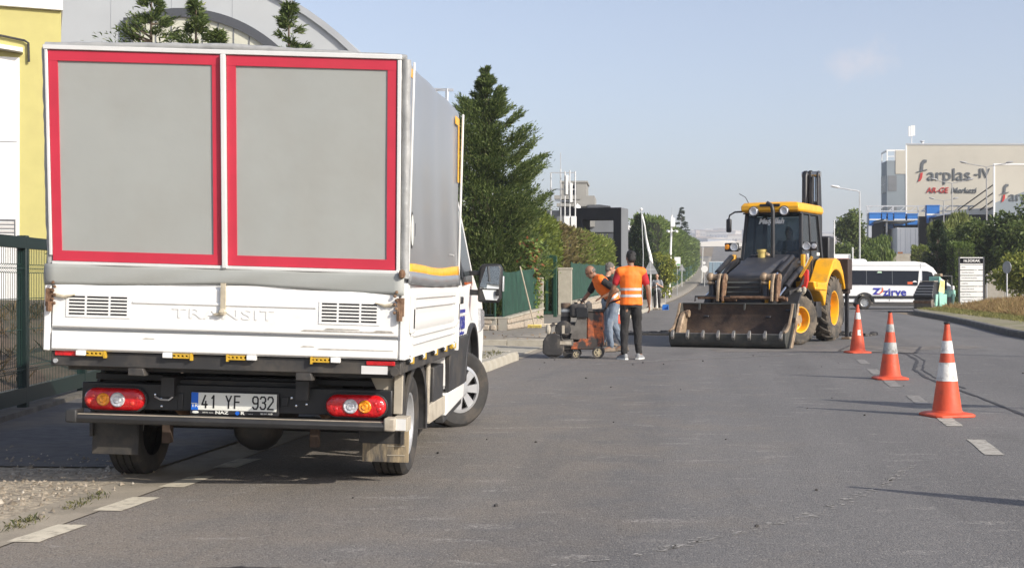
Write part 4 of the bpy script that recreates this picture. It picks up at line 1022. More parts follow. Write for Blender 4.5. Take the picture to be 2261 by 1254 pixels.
def prof_at(prof, z):
    for (z0, r0), (z1, r1) in zip(prof[:-1], prof[1:]):
        if z0 <= z <= z1: return r0 + (r1-r0)*(z-z0)/(z1-z0)
    return 0.
def conifer(name, label, loc, H, prof, nb, per, size, lm, seed, rise=.7, group=None, wid=.2, droop=.1, cat='tree', trunk=.16, lump=.55, lat_=.16, t0=.18, zexp=1.1):
    g = np.random.default_rng(seed)
    t = thing(name, label, cat, loc, 0, group)
    tb = MB(); tb.tube([(0,0,-.2),(.02,.01,H*.35),(-.03,.02,H*.7),(0,0,H*.98)], [trunk, trunk*.75, trunk*.4, .012], 8)
    Ps, Ds, Sz = [], [], []
    zz = prof[0][0] + (H - prof[0][0])*(g.random(nb)**zexp)
    for i in range(nb):
        z0 = zz[i]; a = g.uniform(0, 6.283); rl = prof_at(prof, z0)*g.uniform(.62, 1.06)*(1 + lump*mnoise.noise(Vector((math.cos(a)*1.6, math.sin(a)*1.6, z0*1.1+seed)))) + .03
        u = np.array([math.cos(a), math.sin(a), 0]); s_ = np.array([-u[1], u[0], 0])
        up = rise*g.uniform(.6, 1.3)
        b0 = np.array([0, 0, z0 - rl*up*.55])
        tt = g.uniform(t0, 1., per)**.75
        lat = g.normal(0, lat_, per)*rl*tt
        C = b0 + u*rl*tt[:,None] + np.array([0,0,1.])*(rl*up*(tt**1.6))[:,None] + s_*lat[:,None] + g.normal(0, .035, (per,3))
        Ds.append(u*.8 + np.array([0,0,1.])*(.35+up*.6) + s_*(lat/(rl+.01)*2.2)[:,None] + g.normal(0, .38, (per,3)))
        Ps.append(C); Sz.append(size*g.uniform(.55, 1.25, per)*(1.15-.45*tt))
        if i % 3 == 0 and rl > .35: tb.tube([b0, b0+u*rl*.5+np.array([0,0,rl*up*.33]), b0+u*rl*.92+np.array([0,0,rl*up*.88])], [trunk*.2, trunk*.12, .006], 5)
    obj('trunk', tb, M['bark'], t)
    me = leaves_mesh('crown', np.concatenate(Ps), np.concatenate(Ds), np.concatenate(Sz), wid, g, droop=droop)
    obj('crown', me, lm, t, smooth=0)
    return t

cyp_prof = [(.25,1.5),(1.2,2.15),(3.6,2.15),(5.0,1.95),(6.1,1.5),(6.8,.95),(7.3,.48),(7.7,.16),(8.05,.02)]
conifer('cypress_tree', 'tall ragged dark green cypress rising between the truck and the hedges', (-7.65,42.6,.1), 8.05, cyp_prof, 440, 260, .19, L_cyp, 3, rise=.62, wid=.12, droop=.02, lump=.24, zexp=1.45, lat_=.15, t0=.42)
conifer('filler_cypress', 'hidden slim cypress added to fill gaps inside the tall one', (-7.75,43.3,.1), 6.4, [(.2,.9),(3,1.0),(5,.55),(6.4,.03)], 150, 60, .3, L_cyp2, 5, rise=.6, wid=.14)  # unseen tree, added only as filler within the tall cypress
conifer('cypress_tree', 'dark cypress mostly hidden behind the cargo box and cab', (-9.6,38.3,.1), 6.3, [(.2,1.7),(2,2.3),(4,1.6),(5.4,.7),(6.3,.03)], 420, 70, .28, L_cyp, 4, wid=.15)
for k, (x, y, h, r, lab) in enumerate(((-13.33,30.3,7.75,1.25,'bushy conifer tip showing above the cargo box, leftmost of four'),(-12.3,30.4,7.45,.95,'conifer tip above the cargo box, second from the left'),(-11.85,30.6,6.75,.55,'smallest conifer tip barely clearing the cargo box roof'),(-10.85,32.7,7.85,.85,'conifer tip above the cargo box roof, standing alone at the right'))):
    conifer('conifer', lab, (x,y,.4), h, [(.3,r*1.6),(h*.5,r*1.25),(h*.8,r*.72),(h*.92,r*.30),(h,.02)], 190, 85, .2, L_cyp, 20+k, rise=.35, wid=.11, lump=.6, t0=.3, lat_=.22)

def hedge(name, label, A, B, w, h0, h1, n, size, lms, seed, z0f=None, core=True, wid=.16, lump=.12, up=.9):
    g = np.random.default_rng(seed)
    A, B = np.array(A, float), np.array(B, float); L0 = np.linalg.norm(B-A); d = (B-A)/L0; s_ = np.array([d[1], -d[0]])
    t = thing(name, label, 'hedge', (A[0], A[1], 0))
    zf = z0f or (lambda y: 0.)
    # surface samples over the two long sides, the near end and the top
    hm = (h0+h1)/2; areas = np.array([L0*hm, L0*hm*.5, w*hm, w*hm*.5, L0*w]); pick = g.choice(5, n, p=areas/areas.sum())
    u = g.random(n); v = g.random(n); q = g.random(n)
    al = np.where(pick < 2, u, np.where(pick == 2, 0, np.where(pick == 3, 1, u)))*L0
    hh = h0 + (h1-h0)*al/L0
    ac = np.where(pick == 0, .5, np.where(pick == 1, -.5, q-.5))*w
    ze = np.where(pick < 4, v, 1.)*hh
    # lumps: hang the surface on slow noise
    lm_ = np.array([mnoise.noise(Vector((al[i]*.9, ac[i]*1.3+seed, ze[i]*.9))) + .5*mnoise.noise(Vector((al[i]*2.6, ac[i]*3+seed, ze[i]*2.2))) for i in range(n)])
    ins = -np.abs(g.normal(0, .09, n)) + lm_*lump
    nx = np.where(pick == 0, 1., np.where(pick == 1, -1., 0)); ny = np.where(pick == 2, -1., np.where(pick == 3, 1., 0)); nz = np.where(pick == 4, 1., 0)
    ac = ac + nx*ins; al = al + ny*ins; ze = ze + nz*ins*1.6
    # round the shoulders
    top = np.clip((ze - (hh-.7))/.7, 0, 1); ac *= 1 - .22*top**2
    P = np.c_[d[0]*al + s_[0]*ac, d[1]*al + s_[1]*ac, ze]
    P[:,2] += np.array([zf(A[1]+p[1]) for p in P])
    D = np.c_[s_[0]*nx + d[0]*ny, s_[1]*nx + d[1]*ny, nz]*.75 + np.array([0,0,up]) + g.normal(0, .42, (n,3))
    sz = size*g.uniform(.5, 1.3, n)
    for k, (lm, sel) in enumerate(lms):
        m_ = sel(al/L0, g.random(n))
        if m_.any(): obj('foliage', leaves_mesh('foliage', P[m_], D[m_], sz[m_], wid, g, droop=.05), lm, t, smooth=0)
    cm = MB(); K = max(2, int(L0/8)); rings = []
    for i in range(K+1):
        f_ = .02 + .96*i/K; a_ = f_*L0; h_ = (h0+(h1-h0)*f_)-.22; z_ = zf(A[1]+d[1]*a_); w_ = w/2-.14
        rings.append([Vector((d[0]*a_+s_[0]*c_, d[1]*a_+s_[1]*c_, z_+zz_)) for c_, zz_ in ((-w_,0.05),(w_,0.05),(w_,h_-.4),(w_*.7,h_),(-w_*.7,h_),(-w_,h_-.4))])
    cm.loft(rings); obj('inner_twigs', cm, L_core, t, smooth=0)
    return t
allm = lambda f, r: np.ones(len(f), bool)
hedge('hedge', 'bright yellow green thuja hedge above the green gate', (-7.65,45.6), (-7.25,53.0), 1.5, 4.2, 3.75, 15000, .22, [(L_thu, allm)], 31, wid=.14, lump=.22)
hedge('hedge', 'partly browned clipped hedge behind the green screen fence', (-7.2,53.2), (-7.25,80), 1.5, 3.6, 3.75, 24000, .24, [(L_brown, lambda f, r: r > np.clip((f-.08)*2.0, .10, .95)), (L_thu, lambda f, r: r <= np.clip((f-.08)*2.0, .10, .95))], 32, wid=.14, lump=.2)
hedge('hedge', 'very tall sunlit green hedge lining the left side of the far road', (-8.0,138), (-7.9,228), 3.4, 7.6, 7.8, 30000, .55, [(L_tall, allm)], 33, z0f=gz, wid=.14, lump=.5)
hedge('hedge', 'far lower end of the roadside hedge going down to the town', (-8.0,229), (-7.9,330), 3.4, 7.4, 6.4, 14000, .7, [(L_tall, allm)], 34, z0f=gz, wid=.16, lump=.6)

def clumps(name, label, loc, crown_c, rad, n_cl, n_leaf, size, lm, seed, group=None, cat='tree', trunk=.12, droop=.15, ddir=None, wid=.28, clr=.38):
    g = np.random.default_rng(seed)
    t = thing(name, label, cat, loc, 0, group); cc = np.array(crown_c, float); rad = np.array(rad, float)
    dr = g.normal(size=(n_cl,3)); dr /= np.linalg.norm(dr, axis=1, keepdims=True)
    cen = cc + dr*rad*(g.uniform(.35, .95, (n_cl,1)))
    cr_ = clr*rad.mean()*g.uniform(.6, 1.25, n_cl)
    id_ = g.integers(0, n_cl, n_leaf)
    o_ = g.normal(size=(n_leaf,3)); o_ /= np.linalg.norm(o_, axis=1, keepdims=True); rr = g.random(n_leaf)**.4
    P = cen[id_] + o_*(cr_[id_]*rr)[:,None]*np.array([1,1,.8])
    D = (o_*.7 + g.normal(0,.6,(n_leaf,3)) + np.array([0,0,.1])) if ddir is None else (np.array(ddir) + g.normal(0,.25,(n_leaf,3)))
    tb = MB(); tb.tube([(0,0,-.2),(.03,0,cc[2]*.5),(0,.03,cc[2])], [trunk, trunk*.8, trunk*.4], 7)
    for k in range(0, n_cl, 3):
        tb.tube([(0,0,cc[2]*.45), tuple((cen[k]+np.array([0,0,cc[2]*.45]))/2+np.array([0,0,.1])), tuple(cen[k])], [trunk*.4, trunk*.25, .01], 5)
    obj('trunk', tb, M['bark'], t)
    obj('crown', leaves_mesh('crown', P, D, size*g.uniform(.6,1.3,n_leaf), wid, g, droop=droop), lm, t, smooth=0)
    return t

conifer('conifer', 'dark dense conifer behind the white feather flag', (*S(8.9,93,.0).xy, gz(90)), 6.0, [(.2,1.1),(2,1.25),(4.2,.85),(5.4,.4),(6,.03)], 260, 60, .3, L_cyp2, 41, rise=.8)
clumps('shrub', 'loose yellow green shrub on the left pavement behind the round pole', S(11.3,100,gz(99)), (0,0,2.0), (.95,.95,1.7), 46, 5200, .22, L_yel, 42, cat='shrub', trunk=.06)
conifer('spruce_tree', 'sparse spruce tip standing above the tall far hedge', (*S(33.4,262).xy, gz(250)), 13.6, [(2,2.6),(6,2.2),(10,1.4),(12.4,.6),(13.6,.05)], 120, 70, .5, L_cyp2, 43, rise=-.1, wid=.12)
# right hand side
clumps('round_tree', 'large round dark green tree right of the loader cab', S(29.6,116,3), (0,0,2.9), (1.2,1.3,1.7), 60, 9000, .26, L_broad, 51, clr=.38)
clumps('round_tree', 'lower dark tree spreading right of the large round one', S(31.6,118,1.5), (0,0,2.4), (1.1,1.2,1.3), 34, 5000, .3, L_broad, 52, clr=.45)
clumps('weeping_shrub', 'bright green weeping shrub right of the tall street lamp', S(28.6,104,0), (0,0,3.3), (1.15,1.0,1.9), 55, 8000, .4, L_tall, 53, cat='shrub', ddir=(0,0,-1), droop=.2, wid=.12)
clumps('shrub', 'rounded olive shrub just right of the loader cab', S(26.0,104,0), (0,0,3.0), (.85,.8,1.5), 34, 4200, .22, L_broad, 54, cat='shrub')
clumps('shrub', 'rounded yellow green shrub left of the tall street lamp', S(27.2,102,0), (0,0,2.9), (.75,.8,1.5), 34, 4200, .22, L_tall, 55, cat='shrub')
clumps('shrub', 'dark low shrub filling between the cab and the street lamp', S(26.6,108,0), (0,0,2.6), (1.5,1.0,2.2), 34, 4200, .3, L_broad, 56, cat='shrub')
clumps('willow_tree', 'pale green willow drooping in front of the beige factory', S(31.6,95,0), (0,0,4.8), (1.75,1.6,1.6), 60, 9500, .45, L_wil, 57, ddir=(.1,0,-1), droop=.25, wid=.10)
conifer('conifer', 'dark upright conifer between the trailer and the willow', (*S(24.3,76).xy, .2), 4.6, [(.2,.85),(1.5,.95),(3.2,.6),(4.2,.25),(4.6,.03)], 240, 60, .2, L_cyp2, 58, rise=.8)
hedge('clipped_thuja', 'egg shaped bright thuja behind the roof of the minibus', S(26.6,88.5).xy, S(27.7,88.6).xy, 1.0, 3.75, 3.7, 3600, .16, [(L_thu, allm)], 59, wid=.16)['category'] = 'shrub'
hedge('clipped_thuja', 'taller clipped thuja left of the street name board', S(24.6,74.5).xy, S(25.7,74.7).xy, 1.1, 3.5, 3.4, 4200, .16, [(L_tall, allm)], 60, wid=.16)['category'] = 'shrub'
clumps('broadleaf_tree', 'dark broadleaf tree behind the street name board', S(27.6,78,.3), (0,0,3.1), (2.0,1.8,1.9), 60, 9500, .24, L_broad, 61)
clumps('broadleaf_tree', 'wide leafy tree filling the right edge behind the grass bank', S(29.6,76,.3), (0,0,3.4), (2.3,2.0,2.2), 66, 11000, .24, L_broad, 62)
clumps('broadleaf_tree', 'dark tree between the two thujas behind the minibus', S(27.2,82,.3), (0,0,2.6), (.9,1.2,1.8), 40, 6000, .24, L_broad, 63)
clumps('shrub', 'sprawling yellow green shrub above the dry grass at the right edge', S(25.6,66,.9), (0,0,.9), (1.9,1.5,1.0), 50, 7500, .2, L_yel, 64, cat='shrub', trunk=.05)
clumps('shrub', 'green shrub patch at the foot of the road sign', S(28.3,69,1.0), (0,0,1.1), (1.9,1.5,1.3), 40, 6000, .22, L_tall, 65, cat='shrub', trunk=.05)
# ivy and shoots hanging over the stone wall by the broom
g_ = np.random.default_rng(70); n = 2000
P = np.c_[g_.normal(-5.40,.12,n), g_.uniform(35.6,37.0,n), g_.uniform(.35,2.5,n)**1.0]; P[:,0] += .12
P = P[np.abs(P[:,1]-36.3) < .25+.3*g_.random(n)]; n = len(P)
iv = thing('overhanging_shrub', 'green and reddish shoots spilling over the stone wall beside the gate', 'shrub', (0,0,0))
k_ = g_.random(n)
obj('foliage', leaves_mesh('foliage', P[k_ < .78], np.c_[g_.normal(.4,.5,(n,2)), g_.normal(-.1,.5,n)][k_ < .78], .13, .3, g_), L_tall, iv, smooth=0)
sel = (k_ >= .78) & (P[:,2] > 1.2)
obj('red_leaves', leaves_mesh('red_leaves', P[sel], np.c_[g_.normal(.4,.5,(n,2)), g_.normal(-.1,.5,n)][sel], .14, .32, g_), leaf_mat('rusty_leaf', (.14,.05,.02), (.33,.13,.05)), iv, smooth=0)
sm = MB()
for k in range(7): sm.tube([(-5.35,36.4+k*.09,.5),(-5.25,36.45+k*.08,1.3),(-5.12+k*.01,36.5+k*.1,1.9+.05*k)], [.015,.012,.004], 5)
obj('stems', sm, M['bark'], iv)
# ------------------------------------------------------------------ the white dropside truck
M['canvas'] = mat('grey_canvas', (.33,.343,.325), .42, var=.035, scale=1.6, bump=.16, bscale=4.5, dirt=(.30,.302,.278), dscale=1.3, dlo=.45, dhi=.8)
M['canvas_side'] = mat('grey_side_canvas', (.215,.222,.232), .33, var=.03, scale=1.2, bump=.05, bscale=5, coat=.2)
M['silver_canvas'] = mat('silver_edge_canvas', (.32,.325,.32), .36, var=.12, scale=7, bump=.55, bscale=11, dirt=(.19,.185,.165), dscale=6, dlo=.55, dhi=.85)
M['alu'] = mat('white_aluminium_strip', (.70,.70,.68), .4, metal=.15, var=.05, scale=4, dirt=(.45,.43,.38), dscale=5, dlo=.6, dhi=.9)
M['red_tape'] = mat('red_tape', (.50,.028,.055), .45, var=.08, scale=4, dirt=(.38,.03,.04), dscale=2.2, dlo=.5, dhi=.9)
M['orange_tape'] = mat('orange_tape', (.85,.40,.02), .4, var=.12, scale=16, bump=.3, bscale=25)
M['truck_white'] = mat('truck_white', (.80,.80,.775), .35, var=.015, scale=3, dirt=(.62,.58,.50), dscale=2.4, dlo=.6, dhi=.95, coat=.25)
M['dust_black'] = mat('dusty_black', (.030,.030,.031), .55, var=.2, scale=5, dirt=(.13,.11,.085), dscale=3.5, dlo=.48, dhi=.85)
M['mudflap'] = mat('mudflap', (.07,.065,.058), .8, var=.15, scale=4, bump=.2, bscale=30, dirt=(.34,.27,.17), dscale=3.2, dlo=.42, dhi=.62, stretch=(2.6,1,.55))
M['dust_beige'] = mat('dusty_steel', (.40,.36,.29), .75, var=.12, scale=7, dirt=(.25,.21,.16), dscale=5)
M['wheel_silver'] = mat('wheel_cover_silver', (.52,.53,.54), .32, metal=.55, var=.06, dirt=(.33,.30,.26), dscale=8, dlo=.55, dhi=.85)
M['yellow_latch'] = mat('yellow_latch', (.58,.36,.03), .5, var=.15, scale=30, dirt=(.35,.25,.08), dscale=30, dlo=.55, dhi=.7)
M['plate_blue'] = mat('plate_blue', (.01,.12,.58), .35, var=.02)
M['plate_white'] = mat('plate_white', (.72,.73,.68), .35, var=.02)
M['ink'] = mat('black_ink', (.012,.012,.014), .4, var=.02)
M['blue_ink'] = mat('blue_print', (.03,.04,.26), .4, var=.03)
M['lens_red'] = mat('red_lamp_lens', (.52,.008,.012), .12, var=.22, scale=26, coat=.8, bump=.35, bscale=60)
M['lens_amber'] = mat('amber_lamp_lens', (.85,.30,.01), .12, var=.3, scale=40, coat=.8, bump=.5, bscale=80)
M['lens_clear'] = mat('clear_lamp_lens', (.62,.63,.65), .12, metal=.35, var=.25, scale=35, coat=.8, bump=.5, bscale=60)
M['glass'] = glass_mat('tinted_glass')
M['mirror'] = mat('mirror_glass', (.80,.84,.86), .02, metal=1., var=.0)
M['rope'] = mat('dirty_strap', (.46,.41,.31), .9, var=.2, scale=20, dirt=(.25,.2,.14), dscale=9)

def road_wheel(parent, loc, R, w, rim, side, steer=0, cover=None, lug=None, tyre='rubber'):
    """tyre (the wheel part) with rim and cover as sub-parts; side +1 faces +x"""
    h = w/2; p = [(rim,-h*.85),(rim+.3*(R-rim),-h),(rim+.75*(R-rim),-h*.99),(R*.97,-h*.86)]
    for g0 in (-.6,-.2,.2,.6):
        p += [(R,(g0-.17)*h),(R,(g0+.13)*h),(R-.012,(g0+.145)*h),(R-.012,(g0+.185)*h)]
    p = p[:-2] + [(R*.97,h*.86),(rim+.75*(R-rim),h*.99),(rim+.3*(R-rim),h),(rim,h*.85)]
    o = obj('wheel', MB().lathe(p, ax='x', n=48, caps=False), M[tyre], parent, loc=loc, rot=(0,0,steer), smooth=30)
    rm = MB().lathe([(rim+.004,-h*.86),(rim+.008,h*.86*side if side > 0 else -h*.9),(rim-.015,h*.80*side),(rim-.03,h*.35*side),(rim*.55,h*.3*side),(.001,h*.34*side)], ax='x', n=40, caps=False)
    obj('rim', rm, M['dust_black'] if cover else M['wheel_silver'], o)
    if cover:
        x = h*.78*side; c = MB()
        c.lathe([(rim*1.0,x),(rim*1.0,x+.012*side),(rim*.86,x+.02*side),(rim*.85,x)], ax='x', n=40, caps=False)
        c.lathe([(.001,x+.035*side),(rim*.24,x+.032*side),(rim*.36,x+.015*side),(rim*.36,x-.02*side)], ax='x', n=24, caps=False)
        for k in range(cover):
            a = 2*math.pi*k/cover
            def pt(r, t, dx): return Vector((x+dx*side, r*math.cos(t), r*math.sin(t)))
            da = math.pi/cover
            q = [pt(rim*.3,a-da*.98,.018), pt(rim*.3,a+da*.98,.018), pt(rim*.88,a+da*.5,.018), pt(rim*.88,a-da*.5,.018)]
            c.loft([[v + Vector((-.02*side,0,0)) for v in q], q])
        obj('hubcap', c, M['wheel_silver'], o, smooth=25)
    else:
        b_ = MB()
        for k in range(5):
            a = 2*math.pi*k/5; b_.cyl((h*.3*side, .055*math.cos(a), .055*math.sin(a)), (h*.3*side+.03*side, .055*math.cos(a), .055*math.sin(a)), .012, n=6)
        obj('wheel_nuts', b_, M['steel'], o)
    return o

T = thing('cargo_truck', 'white dropside truck with a grey canvas box edged in red, its front wheels turned', 'truck', (-3.050, 7.935, 0), rot=(0, R_(1.65), R_(3.9)))

# canvas box
cb = MB(); secs = []
N_ = 16
for i in range(N_+1):
    y = .012 + 2.39*i/N_; s_ = .010*math.sin(i*1.1) - .012*math.sin(math.pi*i/N_)
    ring = []
    for x, z in ((-1.09,1.30),(-1.088,2.0),(-1.085,2.66),(-1.05,2.725),(-.5,2.745),(.0,2.75),(.5,2.74),(1.05,2.715),(1.085,2.65),(1.083,2.0),(1.09,1.30)):
        k = 1 if .0 < i < N_ else 0
        ring.append(Vector((x*(1+ (s_*k if abs(x) > 1.07 and z > 1.5 else 0)), y, z + (s_*.6*k if z > 2.7 else 0))))
    secs.append(ring)
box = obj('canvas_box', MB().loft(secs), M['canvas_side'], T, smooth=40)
def zl(x, a, b): return a + (b-a)*(x+1.1)/2.2
for x0, x1 in ((-1.058,-.028),(.006,1.022)):
    V = []; F = []; n, k_ = 10, 12
    for i in range(n+1):
        for j in range(k_+1):
            u, v = i/n, j/k_
            V.append((x0+(x1-x0)*u, -.012-.004*math.sin(math.pi*u)*math.sin(math.pi*v)-.0015*math.sin(5*v+3*u), 1.408+1.276*v))
    for i in range(n):
        for j in range(k_): F.append((i*(k_+1)+j, (i+1)*(k_+1)+j, (i+1)*(k_+1)+j+1, i*(k_+1)+j+1))
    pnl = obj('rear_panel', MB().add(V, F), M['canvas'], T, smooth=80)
    w = .062; y0, y1 = -.0225, -.0120
    for nm, b in (('red_border',(x0,x1,2.684-w,2.684)),('red_border',(x0,x1,1.408,1.408+w)),('red_border',(x0,x0+w-.008,1.408+w,2.684-w)),('red_border',(x1-w+.008,x1,1.408+w,2.684-w))):
        obj(nm, MB().box(b[0],b[1],y0 if b[3]-b[2] < .1 else y0+.0015,y1,b[2],b[3]), M['red_tape'], pnl, smooth=0)
obj('backing', MB().box(-1.07,1.07,-.008,.013,1.39,2.70), M['silver_canvas'], box)
# silver wrapped edges with lacing bumps
def edge_wrap(pts, r): 
    P = []; rs = []
    for a, b in zip(pts[:-1], pts[1:]):
        a, b = Vector(a), Vector(b); n = max(2, int((b-a).length/.05))
        for i in range(n): P.append(a.lerp(b, i/n) + Vector((rnd.uniform(-.003,.003),0,rnd.uniform(-.003,.003)))); rs.append(r*rnd.uniform(.92,1.1))
    P.append(Vector(pts[-1])); rs.append(r); return MB().tube(P, rs, 8)
obj('edge_wrap', edge_wrap([(-1.083,.002,1.32),(-1.083,.002,2.70)], .022), M['silver_canvas'], box, smooth=70)
obj('edge_wrap', edge_wrap([(1.075,.002,1.36),(1.078,.002,2.69)], .026), M['silver_canvas'], box, smooth=70)
obj('edge_wrap', edge_wrap([(-1.083,.004,2.715),(0,.004,2.738),(1.078,.004,2.70)], .022), M['silver_canvas'], box, smooth=70)
st = MB()
st.box(-1.078,-1.061,-.03,-.011,1.44,2.69); st.box(1.028,1.050,-.03,-.011,1.40,2.685); st.box(-1.085,1.052,-.034,-.011,2.688,2.716); st.box(-1.06,1.045,-.036,-.011,1.385,1.405)
obj('frame_strip', st, M['alu'], T, bevel=.003)
obj('centre_strip', MB().box(-.026,.003,-.046,-.013,1.39,2.686), M['alu'], T, bevel=.004)
# rolled skirt of canvas hanging on the tailgate
V = []; F = []; n, k_ = 34, 6
for i in range(n+1):
    u = i/n; x = -1.10 + 2.18*u
    for j in range(k_+1):
        v = j/k_; sag = .012*math.sin(u*9) + .02*(abs(u-.5)*2)**6
        y = -.032 - .006*math.sin(v*math.pi*.9) - .004*math.sin(u*23+v*4) - .016*(abs(u-.5)*2)**8
        V.append((x, y, 1.388 - v*(.108+sag)))
for i in range(n):
    for j in range(k_): F.append((i*(k_+1)+j, i*(k_+1)+j+1, (i+1)*(k_+1)+j+1, (i+1)*(k_+1)+j))
sk = obj('rear_skirt', MB().add(V, F), M['canvas'], T, smooth=80); sk.modifiers.new('thick','SOLIDIFY').thickness = .006
# side: yellow tape, skirt, patches, badge
def side_band(name, y0, y1, za, zb, h, x, m, par, n=24, wob=.008, th=.004):
    V = []; F = []
    for i in range(n+1):
        u = i/n; zz = za+(zb-za)*u + wob*math.sin(u*7+1) - .006*math.sin(math.pi*u)
        for j in range(3): V.append((x+.004*math.sin(u*31+j), y0+(y1-y0)*u, zz - h*j/2))
    for i in range(n):
        for j in range(2): F.append((i*3+j, i*3+j+1, (i+1)*3+j+1, (i+1)*3+j))
    o = obj(name, MB().add(V, F), m, par, smooth=80); o.modifiers.new('thick','SOLIDIFY').thickness = th; return o
side_band('reflective_tape', .04, 2.36, 1.445, 1.455, .085, 1.098, M['orange_tape'], box)
side_band('side_skirt', .0, 2.40, 1.40, 1.39, .08, 1.104, M['canvas_side'], T, wob=.005, th=.012)
for b in ((.03,.22,2.60,2.655),(2.16,2.37,2.56,2.62),(2.32,2.37,2.12,2.56)): obj('tape_patch', MB().box(1.0875,1.0925,*b), M['orange_tape'], box, smooth=0)
obj('corner_strip', MB().box(1.087,1.099,.012,.035,1.36,2.68).box(1.084,1.099,2.375,2.405,1.30,2.66), M['alu'], T, bevel=.003)
bd = obj('badge', MB().add([(1.0925,.16+.06*math.cos(a)*(1 if math.sin(a) > -.2 else .8),1.66+.115*math.sin(a)) for a in [k*math.pi/9 for k in range(18)]], [tuple(range(18))]), M['ink'], box, smooth=0)
obj('badge_ring', MB().add([(1.0945,.16+.047*math.cos(a),1.66+.098*math.sin(a)) for a in [k*math.pi/9 for k in range(18)]], [tuple(range(18))]), M['plate_white'], bd, smooth=0)
text('badge_mark', '1', .12, M['ink'], bd, (1.097,.16,1.66), rot=(R_(90),0,R_(90)), ext=.0005)
text('faint_print', '– – – --', .09, M['alu'], box, (1.094,1.9,1.55), rot=(R_(90),0,R_(90)), ext=.0005)

# tailgate
tg = MB(); tg.box(-1.058,1.058,-.026,.012,.862,1.29)
gate = obj('tailgate', tg, M['truck_white'], T, bevel=.004)
obj('tailgate_rib', MB().prism([(-.027,1.0),(-.042,1.008),(-.042,1.255),(-.027,1.275)], 'x', -1.05, 1.05), M['truck_white'], gate, bevel=.006)
obj('tailgate_rib', MB().prism([(-.027,.866),(-.044,.872),(-.044,.976),(-.027,.984)], 'x', -1.05, 1.05), M['truck_white'], gate, bevel=.006)
obj('tailgate_rib', MB().prism([(-.0425,1.158),(-.050,1.165),(-.050,1.172),(-.0425,1.18)], 'x', -.56, .55), M['truck_white'], gate)
obj('groove', MB().box(-1.05,1.05,-.0285,-.0265,.985,.999), M['greyclad'], gate, smooth=0)
for x0, x1 in ((-.945,-.595),(.588,.920)):
    vg = obj('vent_grille', MB().box(x0-.02,x1+.02,-.046,-.0425,1.068,1.205), M['truck_white'], gate, bevel=.004)
    L0 = x1-x0
    for r in range(6):
        z = 1.085 + r*.0205
        for a, b in ((.0,.27),(.31,.68),(.72,1.)):
            obj('slot', MB().box(x0+a*L0, x0+b*L0, -.0475, -.0463, z, z+.010), M['ink'], vg, smooth=0)
text('lettering', 'TRANSIT', .086, M['truck_white'], gate, (-.01,-.0425,1.108), ext=.0035, xscale=1.75, bold=.0, space=1.06)
scm_ = mat('scuffed_paint', (.40,.37,.32), .8, var=.3, scale=40)
for a, b, z in ((.46,1.03,1.022),(.60,.82,1.035),(.46,.55,.925),(.56,1.03,.912),(.9,1.02,1.03),(-.5,-.42,.945)):
    obj('scuff', MB().add([(a,-.0445,z),(b,-.0445,z+.002),(b-.01,-.0445,z+.007),(a+.02,-.0445,z+.009)], [(0,1,2,3)]), scm_, gate, smooth=0)
for s in (-1, 1):
    obj('corner_post', MB().box(min(s*1.06,s*1.1),max(s*1.06,s*1.1),-.04,.07,.862,1.33), M['truck_white'], T, bevel=.006)
    hg = MB(); hg.box(min(s*1.045,s*1.085),max(s*1.045,s*1.085),-.060,-.041,1.13,1.24); hg.cyl((s*1.06,-.06,1.1),(s*1.06,-.06,1.16), .018, n=8)
    for k in range(6): hg.ball((s*(1.03+.01*(k%2)),-.062,1.15+k*.025), .011, 6)
    obj('rusty_latch', hg, M['rust'], T)
    obj('latch_strap', MB().tube([(s*1.03,-.05,1.20),(s*.97,-.055,1.19),(s*.91,-.05,1.205)], [.012,.01,.004], 6), M['rope'], T)
obj('rust_knob', MB().ball((1.068,-.055,1.385), (.022,.02,.03), 8), M['rust'], T)
sp = obj('strap', MB().bar((-.012,-.055,1.30),(-.008,-.058,1.14), .03, .012, up=(0,1,0)), M['rope'], T)
obj('strap_knot', MB().ball((-.01,-.064,1.125), (.026,.02,.022), 8).bar((-.06,-.05,1.108),(-.01,-.062,1.12), .03,.012), M['rope'], sp)

